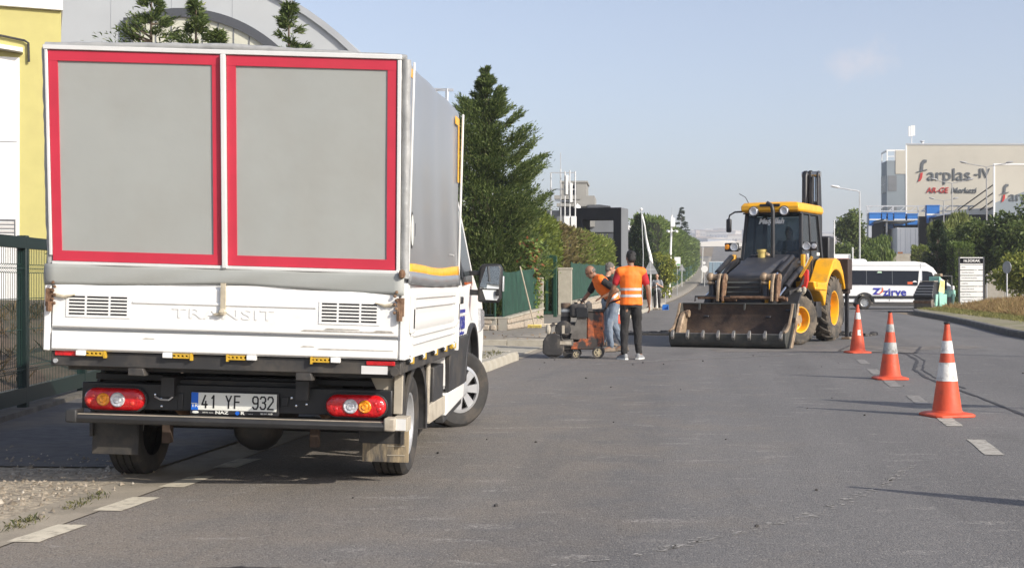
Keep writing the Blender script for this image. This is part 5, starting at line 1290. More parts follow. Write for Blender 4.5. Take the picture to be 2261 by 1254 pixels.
# right and left dropsides
for s in (1, -1):
    sd = MB(); sd.box(min(s*1.07,s*1.098),max(s*1.07,s*1.098),.072,2.40,.862,1.30)
    dside = obj('drop_side', sd, M['truck_white'], T, bevel=.005)
    rec = MB()
    for y0, y1, z0, z1 in ((.12,.17,.88,1.29),(2.16,2.22,.88,1.29),(.17,2.16,1.235,1.27),(.17,2.16,1.175,1.19),(.12,2.2,.995,1.012),(.12,2.2,.945,.958)):
        rec.box(min(s*1.098,s*1.112),max(s*1.098,s*1.112),y0,y1,z0,z1)
    obj('side_rib', rec, M['truck_white'], dside, bevel=.004)
    obj('swage', MB().prism([(s*1.098,1.03),(s*1.108,1.045),(s*1.108,1.10),(s*1.098,1.13)], 'y', .18, 2.1), M['truck_white'], dside)
    for y in (.145, 2.28):
        lt = obj('side_latch', MB().box(min(s*1.098,s*1.118),max(s*1.098,s*1.118),y-.06,y+.06,1.02,1.26), M['truck_white'], dside, bevel=.008)
        obj('latch_slot', MB().box(min(s*1.118,s*1.1195),max(s*1.118,s*1.1195),y-.02,y+.02,1.05,1.17), M['ink'], lt, smooth=0)
    fw = obj('front_post', MB().box(min(s*1.06,s*1.10),max(s*1.06,s*1.10),2.402,2.46,.8,1.36), M['truck_white'], T, bevel=.005)
    rl = obj('bed_rail', MB().box(min(s*1.02,s*1.075),max(s*1.02,s*1.075),.02,2.42,.775,.858), M['dust_black'], T, bevel=.006)
    for y in (.22,.72,1.24,1.72,2.2):
        hk = obj('side_hook', MB().box(min(s*1.076,s*1.10),max(s*1.076,s*1.10),y-.05,y+.03,.835,.872), M['truck_white'], rl, bevel=.004)
        obj('hook_spring', MB().cyl((s*1.088,y-.10,.84),(s*1.088,y-.05,.85), .014, n=8), M['yellow_latch'] if y > 2 else M['black_metal'], hk)
        obj('hook_tip', MB().box(min(s*1.08,s*1.104),max(s*1.08,s*1.104),y+.03,y+.06,.825,.865), M['yellow_latch'], hk)
    obj('bed_floor', MB().box(min(s*.001,s*1.06),max(s*.001,s*1.06),.02,2.4,.845,.861), M['dust_black'], T, smooth=0)
obj('headboard', MB().box(-1.07,1.07,2.41,2.45,.86,1.9), M['truck_white'], T, smooth=0)

# rear crossmember with latches and reflectors
rl = obj('rear_rail', MB().box(-1.06,1.07,-.012,.10,.768,.856), M['dust_black'], T, bevel=.006)
for x in (-.87,-.345,.165,.675):
    sgn = 1 if x < 0 else -1
    w = obj('tailgate_hook', MB().box(x-.028,x+.03,-.048,-.013,.836,.868), M['truck_white'], rl, bevel=.004)
    y_ = MB(); y_.box(x+sgn*.09-.055,x+sgn*.09+.055,-.040,-.013,.836,.846); y_.box(x+sgn*.09-.055,x+sgn*.09+.05,-.042,-.013,.856,.864)
    for q in range(4): y_.ball((x+sgn*.09-.036+q*.025,-.036,.851), (.009,.008,.008), 6)
    y_.box(x+sgn*.145-.006,x+sgn*.145+.006,-.044,-.013,.825,.868)
    obj('hook_spring', y_, M['yellow_latch'], w)
obj('reflector', MB().box(-1.035,-.885,-.022,-.013,.832,.862), M['lens_red'], rl, bevel=.003)
obj('reflector', MB().box(.86,1.035,-.022,-.013,.826,.852), M['lens_red'], rl, bevel=.003)
obj('reflective_patch', MB().box(.83,.99,-.0155,-.0125,.772,.822), M['alu'], rl, smooth=0)
obj('end_plug', MB().cyl((1.035,-.012,.79),(1.035,-.03,.79), .026, n=14), M['dust_black'], rl)
obj('marker_lamp', MB().cyl((-1.03,-.012,.80),(-1.03,-.024,.80), .014, n=10), M['galv'], rl)
for x in (-.535,.485):
    rb = obj('rubber_stop', MB().prism([(x-.05,.722),(x+.055,.722),(x+.04,.768),(x-.05,.768)], 'y', -.03, .05), M['dust_black'], T, bevel=.004)

# lamp carrier, lamps, plate, bumper
pb = obj('lamp_panel', MB().box(-.975,.975,.25,.285,.488,.655), M['black_metal'], T, bevel=.008)
for s in (-1, 1):
    cx0 = s*.755; cz0 = .552; L0, H0 = .378, .142
    def pill(w, h, n=10):
        r = h/2; P = [(cx0+w/2-r+r*math.cos(R_(a)), cz0+r*math.sin(R_(a))) for a in np.linspace(-90,90,n)]
        return P + [(cx0-w/2+r+r*math.cos(R_(a)), cz0+r*math.sin(R_(a))) for a in np.linspace(90,270,n)]
    bz = obj('tail_lamp', MB().prism(pill(L0+.02,H0+.02), 'y', .226, .249), M['black_plastic'], T, bevel=.004)
    rings = [[Vector((x, y, z)) for x, z in pill(L0*f, H0*g)] for y, f, g in ((.226,1,1),(.208,.985,.95),(.196,.93,.78),(.192,.8,.45))]
    obj('red_lens', MB().loft(rings[::-1]), M['lens_red'], bz, smooth=60)
    for q, mm_, r in ((.062,'lens_amber',.040),(-.028,'lens_clear',.046)):
        x = cx0 + s*q
        obj('round_lens', MB().lathe([(r,.196),(r,.188),(r*.86,.181),(r*.55,.184),(r*.4,.176),(.001,.178)], c=(0,0,0), ax='y', n=24, caps=False), M[mm_], bz, smooth=35).location = (x, 0, cz0)
    rf_ = MB()
    for k, (q, z, r) in enumerate(((.15,-.015,.016),(.125,.02,.010),(-.12,-.02,.014),(-.15,.015,.008))): rf_.ball((cx0+s*q,.192,cz0+z), (r,.004,r), 8)
    obj('lens_reflex', rf_, mat('lamp_reflex_red', (.75,.06,.03), .08, var=.2, coat=1.) if s < 0 else M['lens_red'], bz)
pf = obj('plate_holder', MB().box(-.286,.270,.226,.249,.472,.618), M['black_plastic'], T, bevel=.004)
obj('number_plate', MB().box(-.275,.258,.220,.2255,.500,.610), M['plate_white'], pf, bevel=.002)
obj('country_band', MB().box(-.2755,-.232,.2185,.2195,.5005,.6095), M['plate_blue'], pf, smooth=0)
text('lettering', 'TR', .036, M['plate_white'], pf, (-.2535,.218,.53), ext=.0004, bold=.0008)
# plate characters: condensed, drawn as strokes
def strokes(name, segs, x, z, w, h, t, m, parent, y):
    mb = MB()
    for pl_ in segs:
        P = [Vector((x+a*w, y, z+b*h)) for a, b in pl_]
        for a, b in zip(P[:-1], P[1:]):
            d = (b-a).normalized()*t*.32; mb.bar(a-d, b+d, t, .0012, up=(0,1,0))
    return obj(name, mb, m, parent, smooth=0)
GL = {'4':[[(.62,1),(.0,.25),(1,.25)],[(.72,.52),(.72,0)]], '1':[[(.15,.78),(.6,1),(.6,0)]], 'Y':[[(0,1),(.5,.48),(1,1)],[(.5,.48),(.5,0)]], 'F':[[(1,1),(0,1),(0,0)],[(0,.52),(.85,.52)]],
      '9':[[(1,.55),(.8,.44),(.25,.44),(0,.6),(0,.85),(.25,1),(.75,1),(1,.85),(1,.2),(.75,0),(.25,0),(0,.15)]],
      '3':[[(0,.84),(.22,1),(.75,1),(1,.86),(1,.66),(.72,.53),(.4,.53)],[(.72,.53),(1,.38),(1,.15),(.75,0),(.22,0),(0,.17)]],
      '2':[[(0,.8),(.2,1),(.78,1),(1,.84),(1,.64),(0,.04),(0,.0),(1.05,.0)]]}
x_ = -.205
for chx, pos in zip('41YF932', (-.208,-.150,-.058,-.004,.110,.157,.204)):
    strokes('plate_character', GL[chx], pos, .516, .032 if chx != '1' else .024, .076, .0098, M['ink'], pf, .2188)
text('lettering', 'NAZ', .026, M['plate_white'], pf, (-.085,.2245,.486), ext=.0005, bold=.001, xscale=1.5)
text('lettering', 'R', .026, M['plate_white'], pf, (.045,.2245,.486), ext=.0005, bold=.001, xscale=1.5)
obj('oval_mark', MB().lathe([(.001,0),(.013,0),(.013,.001)], ax='y', n=16, caps=False), M['plate_blue'], pf, loc=(.013,.2235,.486))
obj('oval_mark', MB().ball((-.250,.2255,.486), (.021,.001,.009), 12), M['plate_white'], pf)
text('lettering', 'SERVIS  www.', .012, M['plate_white'], pf, (-.172,.2245,.485), ext=.0004)
text('lettering', '.com.tr', .011, M['plate_white'], pf, (.095,.2245,.483), ext=.0004)
text('lettering', '262 641 54 33', .013, M['plate_white'], pf, (.195,.2245,.486), ext=.0004, bold=.0004)
rv = MB()
for x, z in ((-.512,.585),(-.475,.560),(-.455,.583),(-.40,.585),(-.435,.583),(-.47,.513),(.345,.588),(.402,.588),(.375,.540),(.44,.55)): rv.ball((x,.247,z), (.009,.006,.009), 8)
obj('rivet', rv, M['chrome'], pb)
obj('grab_wire', MB().tube([(-.51,.235,.575),(-.47,.225,.558),(-.42,.225,.556),(-.40,.24,.575)], .006, 6), M['galv'], pb)
obj('socket_cover', MB().box(.28,.325,.235,.249,.535,.595).box(-.37,-.335,.24,.249,.50,.60), M['black_metal'], pb, bevel=.004)
M['bumper'] = mat('bumper_black', (.026,.026,.027), .5, var=.2, scale=5, dirt=(.07,.065,.055), dscale=4, dlo=.5, dhi=.85)
bp_ = obj('bumper_bar', MB().prism([(.13,.41),(.215,.40),(.232,.412),(.232,.456),(.20,.469),(.13,.462),(.118,.438)], 'x', -1.0, .965), M['bumper'], T, bevel=.006)
obj('bar_edge', MB().prism([(.131,.4625),(.15,.4645),(.15,.4670),(.131,.465)], 'x', -.99, .955), M['dust_beige'], bp_, smooth=0)
for s in (-1, 1): obj('end_cap', MB().box(min(s*.95,s*1.02),max(s*.95,s*1.02),.115,.24,.41,.492), M['dust_beige'] if s > 0 else M['dust_black'], bp_, bevel=.01)
obj('tow_beam', MB().box(-.95,.95,.40,.48,.66,.70).box(-.8,.8,.36,.44,.38,.44), M['black_metal'], T, bevel=.005)

# chassis, axle, springs, tanks
ch_ = MB()
for s in (-1,1): ch_.box(min(s*.38,s*.46),max(s*.38,s*.46),.2,4.8,.58,.70)
for y in (.3,1.4,2.2): ch_.box(-.38,.38,y,y+.08,.58,.68)
ch_.box(-1.0,1.0,.10,.16,.74,.768); ch_.box(-.6,.6,1.2,2.2,.42,.6)
obj('chassis', ch_, M['dust_black'], T)
ax_ = MB(); ax_.cyl((-.8,.98,.345),(.8,.98,.345), .05, n=12); ax_.ball((-.05,.95,.33), (.17,.19,.17), 16); ax_.cyl((-.05,1.1,.36),(-.05,3.,.5), .04, n=8)
obj('rear_axle', ax_, M['dust_black'], T)
M['old_rust'] = mat('dark_old_rust', (.055,.036,.026), .85, var=.3, scale=14)
for s in (-1,1):
    obj('leaf_spring', MB().tube([(s*.47,.35,.56),(s*.47,.7,.42),(s*.47,.98,.39),(s*.47,1.3,.42),(s*.47,1.7,.56)], .03, 6), M['rust'], T)
    obj('tow_bracket', MB().box(s*.47-.028,s*.47+.028,.34,.40,.27,.43), M['old_rust'], T, bevel=.004)
obj('spare_wheel', MB().lathe([(.2,.36),(.33,.37),(.34,.42),(.34,.50),(.2,.52)], c=(-.05,.62,.02), n=28), M['rubber'], T)
obj('exhaust', MB().tube([(-.25,3.0,.4),(-.28,1.6,.42),(-.3,.9,.44)], .035, 8), M['rust'], T)
for s, z in ((-1,-.024),(1,.022)):
    wl_ = road_wheel(T, (s*.87,.98,.345+z), .345, .225, .215, s)
    road_wheel(T, (s*.87,4.0,.345+z), .345, .225, .215, s, steer=R_(-41), cover=7)
    # mudguard and flap
    mg = MB(); A = [R_(a) for a in np.linspace(-10,190,18)]
    outer = [Vector((0,.98+.47*math.cos(a),.36+.43*math.sin(a))) for a in A]; inner = [Vector((0,.98+.435*math.cos(a),.36+.395*math.sin(a))) for a in A]
    rings = []
    for x in (s*.70, s*1.0, s*1.02): rings.append(None)
    prof = [(p.y,p.z) for p in outer] + [(p.y,p.z) for p in inner[::-1]]
    mg.prism(prof, 'x', min(s*.72,s*1.01), max(s*.72,s*1.01))
    obj('mudguard', mg, M['dust_black'], T)
    obj('guard_lip', MB().prism([(p.y,p.z) for p in [Vector((0,.98+.50*math.cos(a),.36+.45*math.sin(a))) for a in A]] + [(p.y,p.z) for p in inner[::-1]], 'x', min(s*.995,s*1.015), max(s*.995,s*1.015)), M['dust_black'], T)
    fx = -1.01 if s < 0 else .744
    mf = obj('mudflap', MB().box(fx,fx+.30,.52,.532,.165,.44), M['dust_black'] if s < 0 else M['mudflap'], T, bevel=.003)
    if s > 0:
        ln = MB()
        for z2 in (.21,.27,.32,.38): ln.box(fx+.16,fx+.275,.516,.5195,z2,z2+.004)
        obj('mould_line', ln, M['dust_beige'], mf, smooth=0)
# brackets showing at the right rear corner
obj('lamp_bracket', MB().box(1.0,1.09,.17,.30,.405,.495), M['dust_beige'], T, bevel=.004)
obj('lamp_bracket', MB().box(1.008,1.08,.155,.169,.415,.485), M['alu'], T, smooth=0)
obj('bracket_bar', MB().box(.975,1.03,.30,.33,.50,.765), M['dust_beige'], T, bevel=.004)
obj('bracket_plate', MB().prism([(.80,.765),(.97,.765),(.97,.60),(.90,.57)], 'y', .33, .345), M['dust_beige'], T, bevel=.003)
obj('guard_plate', MB().box(1.0,1.012,.32,.50,.40,.77), M['dust_black'], T, bevel=.003)
obj('side_plate', MB().box(.99,1.01,1.52,1.60,.32,.77), M['dust_beige'], T, bevel=.004)
obj('side_locker', MB().box(.62,1.0,1.85,2.35,.36,.70), M['dust_black'], T, bevel=.01)
obj('side_guard', MB().box(.98,1.01,1.62,2.46,.30,.44), M['dust_beige'], T, bevel=.006)

# cab
cabside = [(2.5,.50),(3.50,.50),(3.56,.66),(3.66,.84),(3.82,.93),(4.0,.955),(4.18,.93),(4.34,.84),(4.44,.66),(4.5,.48),(4.98,.46),(5.06,.75),(5.0,1.02),(4.85,1.16),(4.42,1.32),(4.22,1.42),(3.62,2.16),(3.40,2.25),(2.62,2.27),(2.5,2.22)]
cb_ = MB(); rings = []
for x, inset in ((-1.02,.0),(-.99,-.0),(.99,.0),(1.02,.0)):
    ring = []
    for y, z in cabside:
        t = max(0, (z-1.25))/1.0; edge = abs(x) > 1.0
        ring.append(Vector((x*(1-.13*t)*(.985 if edge else 1), y + (0 if not edge else 0), z)))
    rings.append(ring)
cab_o = obj('cab', cb_.loft(rings), M['truck_white'], T, bevel=.025, smooth=40)
def cx_at(z): return 1.02*.985*(1-.13*max(0, z-1.25))
for s in (1, -1):
    def SP(pts, d=.006): return [Vector((s*(cx_at(z)+d), y, z)) for y, z in pts]
    dpts = [(2.54,.88),(3.46,.88),(3.72,1.02),(3.86,1.30),(4.06,1.31),(4.08,1.41),(3.51,2.11),(2.54,2.14)]
    P = SP(dpts, -.012); Q = SP(dpts, .006); 
    door = obj('door', MB().loft([P, Q] if s > 0 else [Q, P]), M['truck_white'], T, smooth=30)
    gp = [(2.56,1.38),(3.40,1.36),(3.44,1.31),(4.02,1.33),(4.06,1.40),(3.50,2.09),(2.56,2.12)]
    obj('side_window', MB().loft([SP(gp,.002), SP(gp,.010)]), M['glass'], door, smooth=0)
    obj('window_post', MB().loft([SP([(3.30,1.38),(3.36,1.38),(3.36,2.03),(3.30,2.03)],.004), SP([(3.30,1.38),(3.36,1.38),(3.36,2.03),(3.30,2.03)],.014)]), M['black_plastic'], door, smooth=0)
    obj('door_handle', MB().box(min(s*1.0,s*1.045),max(s*1.0,s*1.045),2.98,3.13,1.155,1.215), M['black_plastic'], door, bevel=.008)
    obj('waist_seam', MB().loft([SP([(2.64,1.05),(3.66,1.05),(3.66,1.06),(2.64,1.06)],.005), SP([(2.64,1.05),(3.66,1.05),(3.66,1.06),(2.64,1.06)],.009)]), M['truck_white'], door)
    obj('lower_facing', MB().prism([(2.5,.46),(3.50,.46),(3.60,.80),(3.68,.88),(2.5,.86)], 'x', min(s*.99,s*1.03), max(s*.99,s*1.03)), M['dust_black'], T, bevel=.008)
    obj('sill', MB().prism([(2.42,.28),(3.50,.34),(3.50,.46),(2.42,.455)], 'x', min(s*.93,s*1.02), max(s*.93,s*1.02)), M['truck_white'], T, bevel=.01)
    obj('sill_rail', MB().prism([(2.42,.22),(3.5,.28),(3.5,.34),(2.42,.28)], 'x', min(s*.93,s*1.0), max(s*.93,s*1.0)), M['dust_black'], T, bevel=.006)
    A = [R_(a) for a in np.linspace(0,180,20)]
    po = [(4.0+.50*math.cos(a),.47+.50*math.sin(a)) for a in A]; pi_ = [(4.0+.44*math.cos(a),.47+.46*math.sin(a)) for a in A]
    obj('arch_trim', MB().prism(po+pi_[::-1], 'x', min(s*.97,s*1.035), max(s*.97,s*1.035)), M['black_plastic'], T, bevel=.006)
    # mirror on its arm
    mr_ = obj('mirror', MB().prism([(s*1.07,1.16),(s*1.25,1.155),(s*1.28,1.20),(s*1.285,1.47),(s*1.26,1.51),(s*1.10,1.505),(s*1.075,1.46)], 'y', 3.90, 4.02), M['black_plastic'], T, bevel=.02)
    gu = [(s*1.09,1.285),(s*1.262,1.285),(s*1.268,1.46),(s*1.25,1.488),(s*1.11,1.483),(s*1.093,1.455)]; gl_ = [(s*1.09,1.185),(s*1.245,1.18),(s*1.262,1.205),(s*1.262,1.272),(s*1.09,1.272)]
    for g_p, tilt in ((gu,.010),(gl_,-.012)):
        zc = sum(p[1] for p in g_p)/len(g_p); xc_ = sum(p[0] for p in g_p)/len(g_p)
        P = [Vector((x, 3.894 + (z-zc)*tilt*3 - (x-xc_)*s*.10, z)) for x, z in g_p]
        obj('mirror_glass', MB().loft([[v+Vector((0,.006,0)) for v in P], P]), M['mirror'], mr_, smooth=0)
    for z0, z1 in ((1.22,1.27),(1.40,1.44)): obj('mirror_arm', MB().box(min(s*.96,s*1.1),max(s*.96,s*1.1),3.92,4.0,z0,z1), M['black_plastic'], mr_, bevel=.008)
    obj('indicator', MB().box(min(s*1.285,s*1.30),max(s*1.285,s*1.30),3.93,4.0,1.26,1.40), M['galv'], mr_, bevel=.005)
    obj('headlight', MB().prism([(4.70,.86),(5.01,.90),(4.96,1.06),(4.60,1.10)], 'x', min(s*.72,s*1.02), max(s*.72,s*1.02)), M['lens_clear'], T, bevel=.01)
text('lettering', 'TOSB', .15, M['blue_ink'], T, (1.022,3.24,.985), rot=(R_(90),0,R_(90)), ext=.002, bold=.004)
cmb = MB()
for k in range(5): cmb.box(1.015,1.022,3.06+k*.085,3.10+k*.085,1.075,1.105)
obj('logo_bars', cmb, M['blue_ink'], T, smooth=0)
text('lettering', 'Taysad Organize', .045, M['blue_ink'], T, (1.022,3.24,.905), rot=(R_(90),0,R_(90)), ext=.002)
P = [Vector((-.84,4.205,1.46)),Vector((.84,4.205,1.46)),Vector((.76,3.66,2.14)),Vector((-.76,3.66,2.14))]
obj('windscreen', MB().loft([P, [p+Vector((0,.012,.010)) for p in P]]), M['glass'], T, smooth=0)
obj('grille', MB().box(-.6,.6,5.0,5.06,.62,.98), M['black_plastic'], T, bevel=.01)
obj('front_bumper', MB().box(-.98,.98,4.86,5.10,.36,.62), M['black_plastic'], T, bevel=.03)
# faint aerial on the box roof
obj('roof_rail', MB().tube([(.86,2.42,2.1),(.86,2.45,2.85),(.95,2.45,2.87),(.95,2.42,2.1)], .014, 6).bar((.80,2.45,2.86),(1.0,2.45,2.86), .02, .02), M['galv'], T)

# the slack canvas frame leans a little to the left and splays towards its top
for o in [box, *box.children] + [c for c in T.children if c.name.split('.')[0] in ('rear_panel','frame_strip','centre_strip')]:
    for q in [o, *o.children]:
        if q.get('leant') or q.type != 'MESH': continue
        q['leant'] = 1
        for v in q.data.vertices:
            dz = v.co.z - 1.35; v.co.x = v.co.x*(1 + .0148*dz) - .037*dz
for q in bpy.data.objects:
    if 'leant' in q: del q['leant']
# ------------------------------------------------------------------ yellow backhoe loader
M['jcb_yellow'] = mat('loader_yellow', (.82,.40,.012), .35, var=.05, scale=3, dirt=(.40,.24,.07), dscale=3.2, dlo=.50, dhi=.82, coat=.1)
M['loader_black'] = mat('loader_black', (.020,.021,.025), .42, var=.15, scale=5, dirt=(.075,.065,.055), dscale=4, dlo=.52, dhi=.85)
M['hood'] = mat('hood_dark', (.035,.038,.048), .5, var=.12, scale=4, dirt=(.09,.085,.08), dscale=5, dlo=.5, dhi=.85)
M['bucket_in'] = mat('bucket_brown', (.055,.036,.027), .7, var=.3, scale=3, bump=.3, bscale=30, dirt=(.13,.085,.055), dscale=3, dlo=.45, dhi=.75)
M['bucket_out'] = mat('bucket_worn_steel', (.07,.072,.066), .55, metal=.3, var=.2, scale=4, bump=.2, bscale=30, dirt=(.14,.125,.10), dscale=4, dlo=.5, dhi=.8)
M['worn_tan'] = mat('worn_tan_steel', (.33,.25,.17), .6, metal=.3, var=.3, scale=6, bump=.3, bscale=25, dirt=(.15,.09,.055), dscale=5, dlo=.48, dhi=.7)
M['tooth'] = mat('tooth_steel', (.26,.25,.23), .45, metal=.6, var=.2, scale=20)
M['mud_tyre'] = mat('muddy_tyre', (.045,.042,.038), .9, var=.25, scale=8, dirt=(.19,.155,.115), dscale=3.5, dlo=.42, dhi=.7)
M['clear_glass'] = glass_mat('cab_glass', (.03,.04,.05), .42)
M['side_glass'] = glass_mat('cab_side_glass', (.02,.024,.028), .72)
M['red_cloth'] = mat('red_cloth', (.60,.03,.02), .8, var=.15)

B = thing('backhoe_loader', 'yellow and black backhoe loader with its wide front bucket lowered to the road', 'backhoe loader', S(4.32, 26.7), R_(-20.3))

def lug_tyre(parent, loc, R, w, rim, side, steer, n_lug, hub):
    h = w/2
    mb = MB().lathe([(rim,-h*.8),(rim+.25*(R-rim),-h),(rim+.7*(R-rim),-h),(R*.93,-h*.82),(R*.945,0),(R*.93,h*.82),(rim+.7*(R-rim),h),(rim+.25*(R-rim),h),(rim,h*.8)], ax='x', n=44, caps=False)
    for k in range(n_lug):
        for sgn in (1, -1):
            a0 = 2*math.pi*(k + (.5 if sgn < 0 else 0))/n_lug; da = 2*math.pi/n_lug*.85
            L0 = []
            for q in (0, .5, 1.):
                a = a0 + da*q*.9; x = sgn*h*(.04 + .95*q); r0, r1 = R*.90, R*(1.0 - .035*q*q)
                if q == 1.: r0, r1 = R*.80, R*.935
                wd = .30*2*math.pi/n_lug
                L0.append([Vector((x, r*math.cos(t), r*math.sin(t))) for r, t in ((r0,a-wd*.6),(r0,a+wd*.6),(r1,a+wd*.42),(r1,a-wd*.42))])
            mb.loft(L0)
    o = obj('wheel', mb, M['mud_tyre'], parent, loc=loc, rot=(R_(rnd.uniform(0,40)),0,steer), smooth=30)
    rm = MB().lathe([(rim+.006,-h*.8),(rim+.012,h*.82*side),(rim-.02,h*.78*side),(rim-.035,h*.55*side),(rim-.045,-h*.2*side),(rim*.62,-h*.28*side),(rim*.6,h*.05*side),(.001,h*.05*side)], ax='x', n=40, caps=False)
    obj('rim', rm, M['jcb_yellow'], o, smooth=35)
    hb = MB().cyl((0,0,0), (h*hub*side,0,0), rim*.36, rim*.32, n=20)
    for k in range(8):
        a = 2*math.pi*k/8; hb.cyl((h*.02*side, rim*.50*math.cos(a), rim*.50*math.sin(a)), (h*.16*side, rim*.50*math.cos(a), rim*.50*math.sin(a)), .022, n=6)
    obj('hub', hb, M['worn_tan'], o, smooth=35)
    return o
for s in (1, -1):
    lug_tyre(B, (s*.90,4.05,.74), .75, .42, .38, s, 0, 18, .2)
    lug_tyre(B, (s*.84,1.9,.53), .54, .34, .275, s, R_(-26), 17, .55)

# chassis, axles
c = MB(); c.box(-.42,.42,.95,4.9,.48,.92); c.box(-.16,.16,1.6,2.2,.42,.62); c.cyl((-.8,1.9,.53),(.8,1.9,.53), .1, n=12); c.cyl((-.95,4.05,.74),(.95,4.05,.74), .14, n=12); c.box(-.7,.7,2.6,3.4,.55,1.1)
obj('chassis', c, M['loader_black'], B, bevel=.01)
# hood
def hsec(y, hw, z0, z1, r=.08): return [Vector(p) for p in ((-hw,y,z0),(hw,y,z0),(hw,y,z1-r),(hw-r,y,z1),(-hw+r,y,z1),(-hw,y,z1-r))]
obj('hood', MB().loft([hsec(1.02,.42,.92,1.46), hsec(1.10,.44,.92,1.52), hsec(1.9,.47,.95,1.74), hsec(2.72,.52,1.0,1.93)]), M['hood'], B, bevel=.02, smooth=40)
g_ = obj('grille', MB().box(-.38,.38,.985,1.02,.90,1.40), M['dust_black'], B, bevel=.01)
for k in range(4): obj('grille_slat', MB().prism([(.955,1.0+k*.1),(.985,1.03+k*.1),(.985,.99+k*.1)], 'x', -.36, .34), mat('grille_slat_grey', (.07,.075,.07), .6) if k == 0 else bpy.data.materials['grille_slat_grey'], g_)
for s in (1,-1): obj('side_guard', MB().prism([(1.0,.86),(1.1,.86),(1.25,1.42),(1.1,1.45)], 'x', min(s*.44,s*.50), max(s*.44,s*.50)), M['jcb_yellow'], B, bevel=.01)
obj('hood_dirt', MB().ball((-.12,2.60,1.92), (.16,.10,.06), 10), M['worn_tan'], B)
obj('air_intake', MB().cyl((-.10,2.45,1.84),(-.10,2.45,1.97), .09, n=14).cyl((-.10,2.45,1.97),(-.10,2.45,2.03), .11, n=14), mat('ochre_cap', (.55,.42,.13), .5), B)
obj('exhaust_stack', MB().tube([(.16,2.42,1.8),(.16,2.42,2.86),(.13,2.42,2.98),(.02,2.42,3.04)], .045, 12), M['loader_black'], B)

# cab
def pane(name, pts, m, par, t=.012):
    P = [Vector(p) for p in pts]; n = (P[1]-P[0]).cross(P[2]-P[0]).normalized()*t
    return obj(name, MB().loft([P, [p+n for p in P]]), m, par, smooth=0)
def beam(name, a, b, w, h, par, m='loader_black', up=(0,0,1)): return obj(name, MB().bar(a, b, w, h, up), M[m], par, bevel=.008)
XB, XT = .70, .62
FB, FM, FT = 2.72, 2.74, 2.98      # front plane: bottom, sill, top
cabn = {}
for s in (1,-1):
    beam('front_pillar', (s*XB,FB,1.25), (s*XT,FT,2.86), .075, .085, B, up=(0,1,0))
    beam('middle_pillar', (s*XB,3.55,1.25), (s*XT,3.55,2.86), .06, .06, B, up=(0,1,0))
    beam('rear_pillar', (s*XB,4.42,1.3), (s*XT,4.22,2.86), .09, .11, B, up=(0,1,0))
    beam('sill_beam', (s*XB,FB,1.24), (s*XB,4.4,1.28), .08, .10, B)
    pane('side_window', [(s*.695,2.82,1.30),(s*.695,3.52,1.30),(s*.618,3.52,2.80),(s*.618,3.02,2.80)][::s], M['side_glass'], B)
    pane('side_window', [(s*.695,3.58,1.30),(s*.695,4.36,1.33),(s*.618,4.18,2.80),(s*.618,3.58,2.80)][::s], M['side_glass'], B)
pane('windscreen', [(-.67,2.745,1.62),(.67,2.745,1.62),(.59,2.97,2.80),(-.59,2.97,2.80)], M['clear_glass'], B)
pane('rear_window', [(.67,4.36,1.55),(-.67,4.36,1.55),(-.59,4.20,2.80),(.59,4.20,2.80)], M['clear_glass'], B)
obj('dash_panel', MB().box(-.67,.67,2.73,2.80,1.24,1.63), M['loader_black'], B, bevel=.01)
obj('dashboard', MB().prism([(2.80,1.3),(3.05,1.3),(3.05,1.66),(2.80,1.72)], 'x', -.66, .66), M['black_plastic'], B, bevel=.02)
obj('cab_floor', MB().box(-.70,.70,2.8,4.35,1.2,1.26), M['black_plastic'], B)
obj('seat', MB().box(-.12,.42,3.5,3.98,1.5,1.64).box(-.10,.40,3.90,4.02,1.64,2.25).box(-.05,.35,3.55,3.95,1.26,1.5), M['black_plastic'], B, bevel=.03)
sw = MB()
for k in range(20):
    a, b = 2*math.pi*k/20, 2*math.pi*(k+1)/20
    f_ = lambda t: Vector((.15+.2*math.cos(t), 3.17+.2*math.sin(t)*.35, 1.86+.2*math.sin(t)*.93))
    sw.cyl(f_(a), f_(b), .016, n=6, caps=False)
sw.cyl((.15,3.05,1.6),(.15,3.17,1.86), .025, n=8); sw.bar((-.03,3.17,1.86),(.33,3.17,1.86), .03,.02)
obj('steering_wheel', sw, M['black_plastic'], B)
obj('pink_cushion', MB().ball((-.18,2.98,1.76), (.09,.07,.09), 12), mat('magenta_cloth', (.30,.02,.10), .8), B)
obj('dash_clock', MB().cyl((-.10,2.90,1.74),(-.10,2.87,1.74), .055, n=14), M['plate_white'], B)
beam('wiper', (.02,2.76,1.66), (.46,2.84,2.05), .02, .012, B); beam('wiper', (.44,2.83,2.05), (.46,2.90,2.42), .02, .012, B)
rf = obj('roof', MB().loft([[Vector((x,y,z)) for x, y, z in ((-.66+i,2.66+j,zz),(.66-i,2.66+j,zz),(.69-i,3.2,zz),(.69-i,4.5-j,zz),(-.69+i,4.5-j,zz),(-.69+i,3.2,zz))] for i, j, zz in ((.04,.06,2.85),(0,0,2.89),(0,0,2.99),(.05,.06,3.06),(.25,.3,3.09))]), M['jcb_yellow'], B, bevel=.02, smooth=40)
obj('roof_scoop', MB().box(-.22,.24,2.64,2.70,2.97,3.03), M['loader_black'], rf, bevel=.01)
obj('roof_lining', MB().box(-.66,.66,2.8,4.4,2.82,2.85), M['loader_black'], B)
for x in (-.36,.34):
    w = obj('work_lamp', MB().lathe([(.105,2.72),(.115,2.64),(.10,2.62)], ax='y', n=20, caps=False), M['loader_black'], B, loc=(x,0,2.87))
    obj('lamp_glass', MB().lathe([(.10,2.625),(.08,2.61),(.03,2.635),(.001,2.63)], ax='y', n=20, caps=False), M['lens_clear'], w, smooth=40)
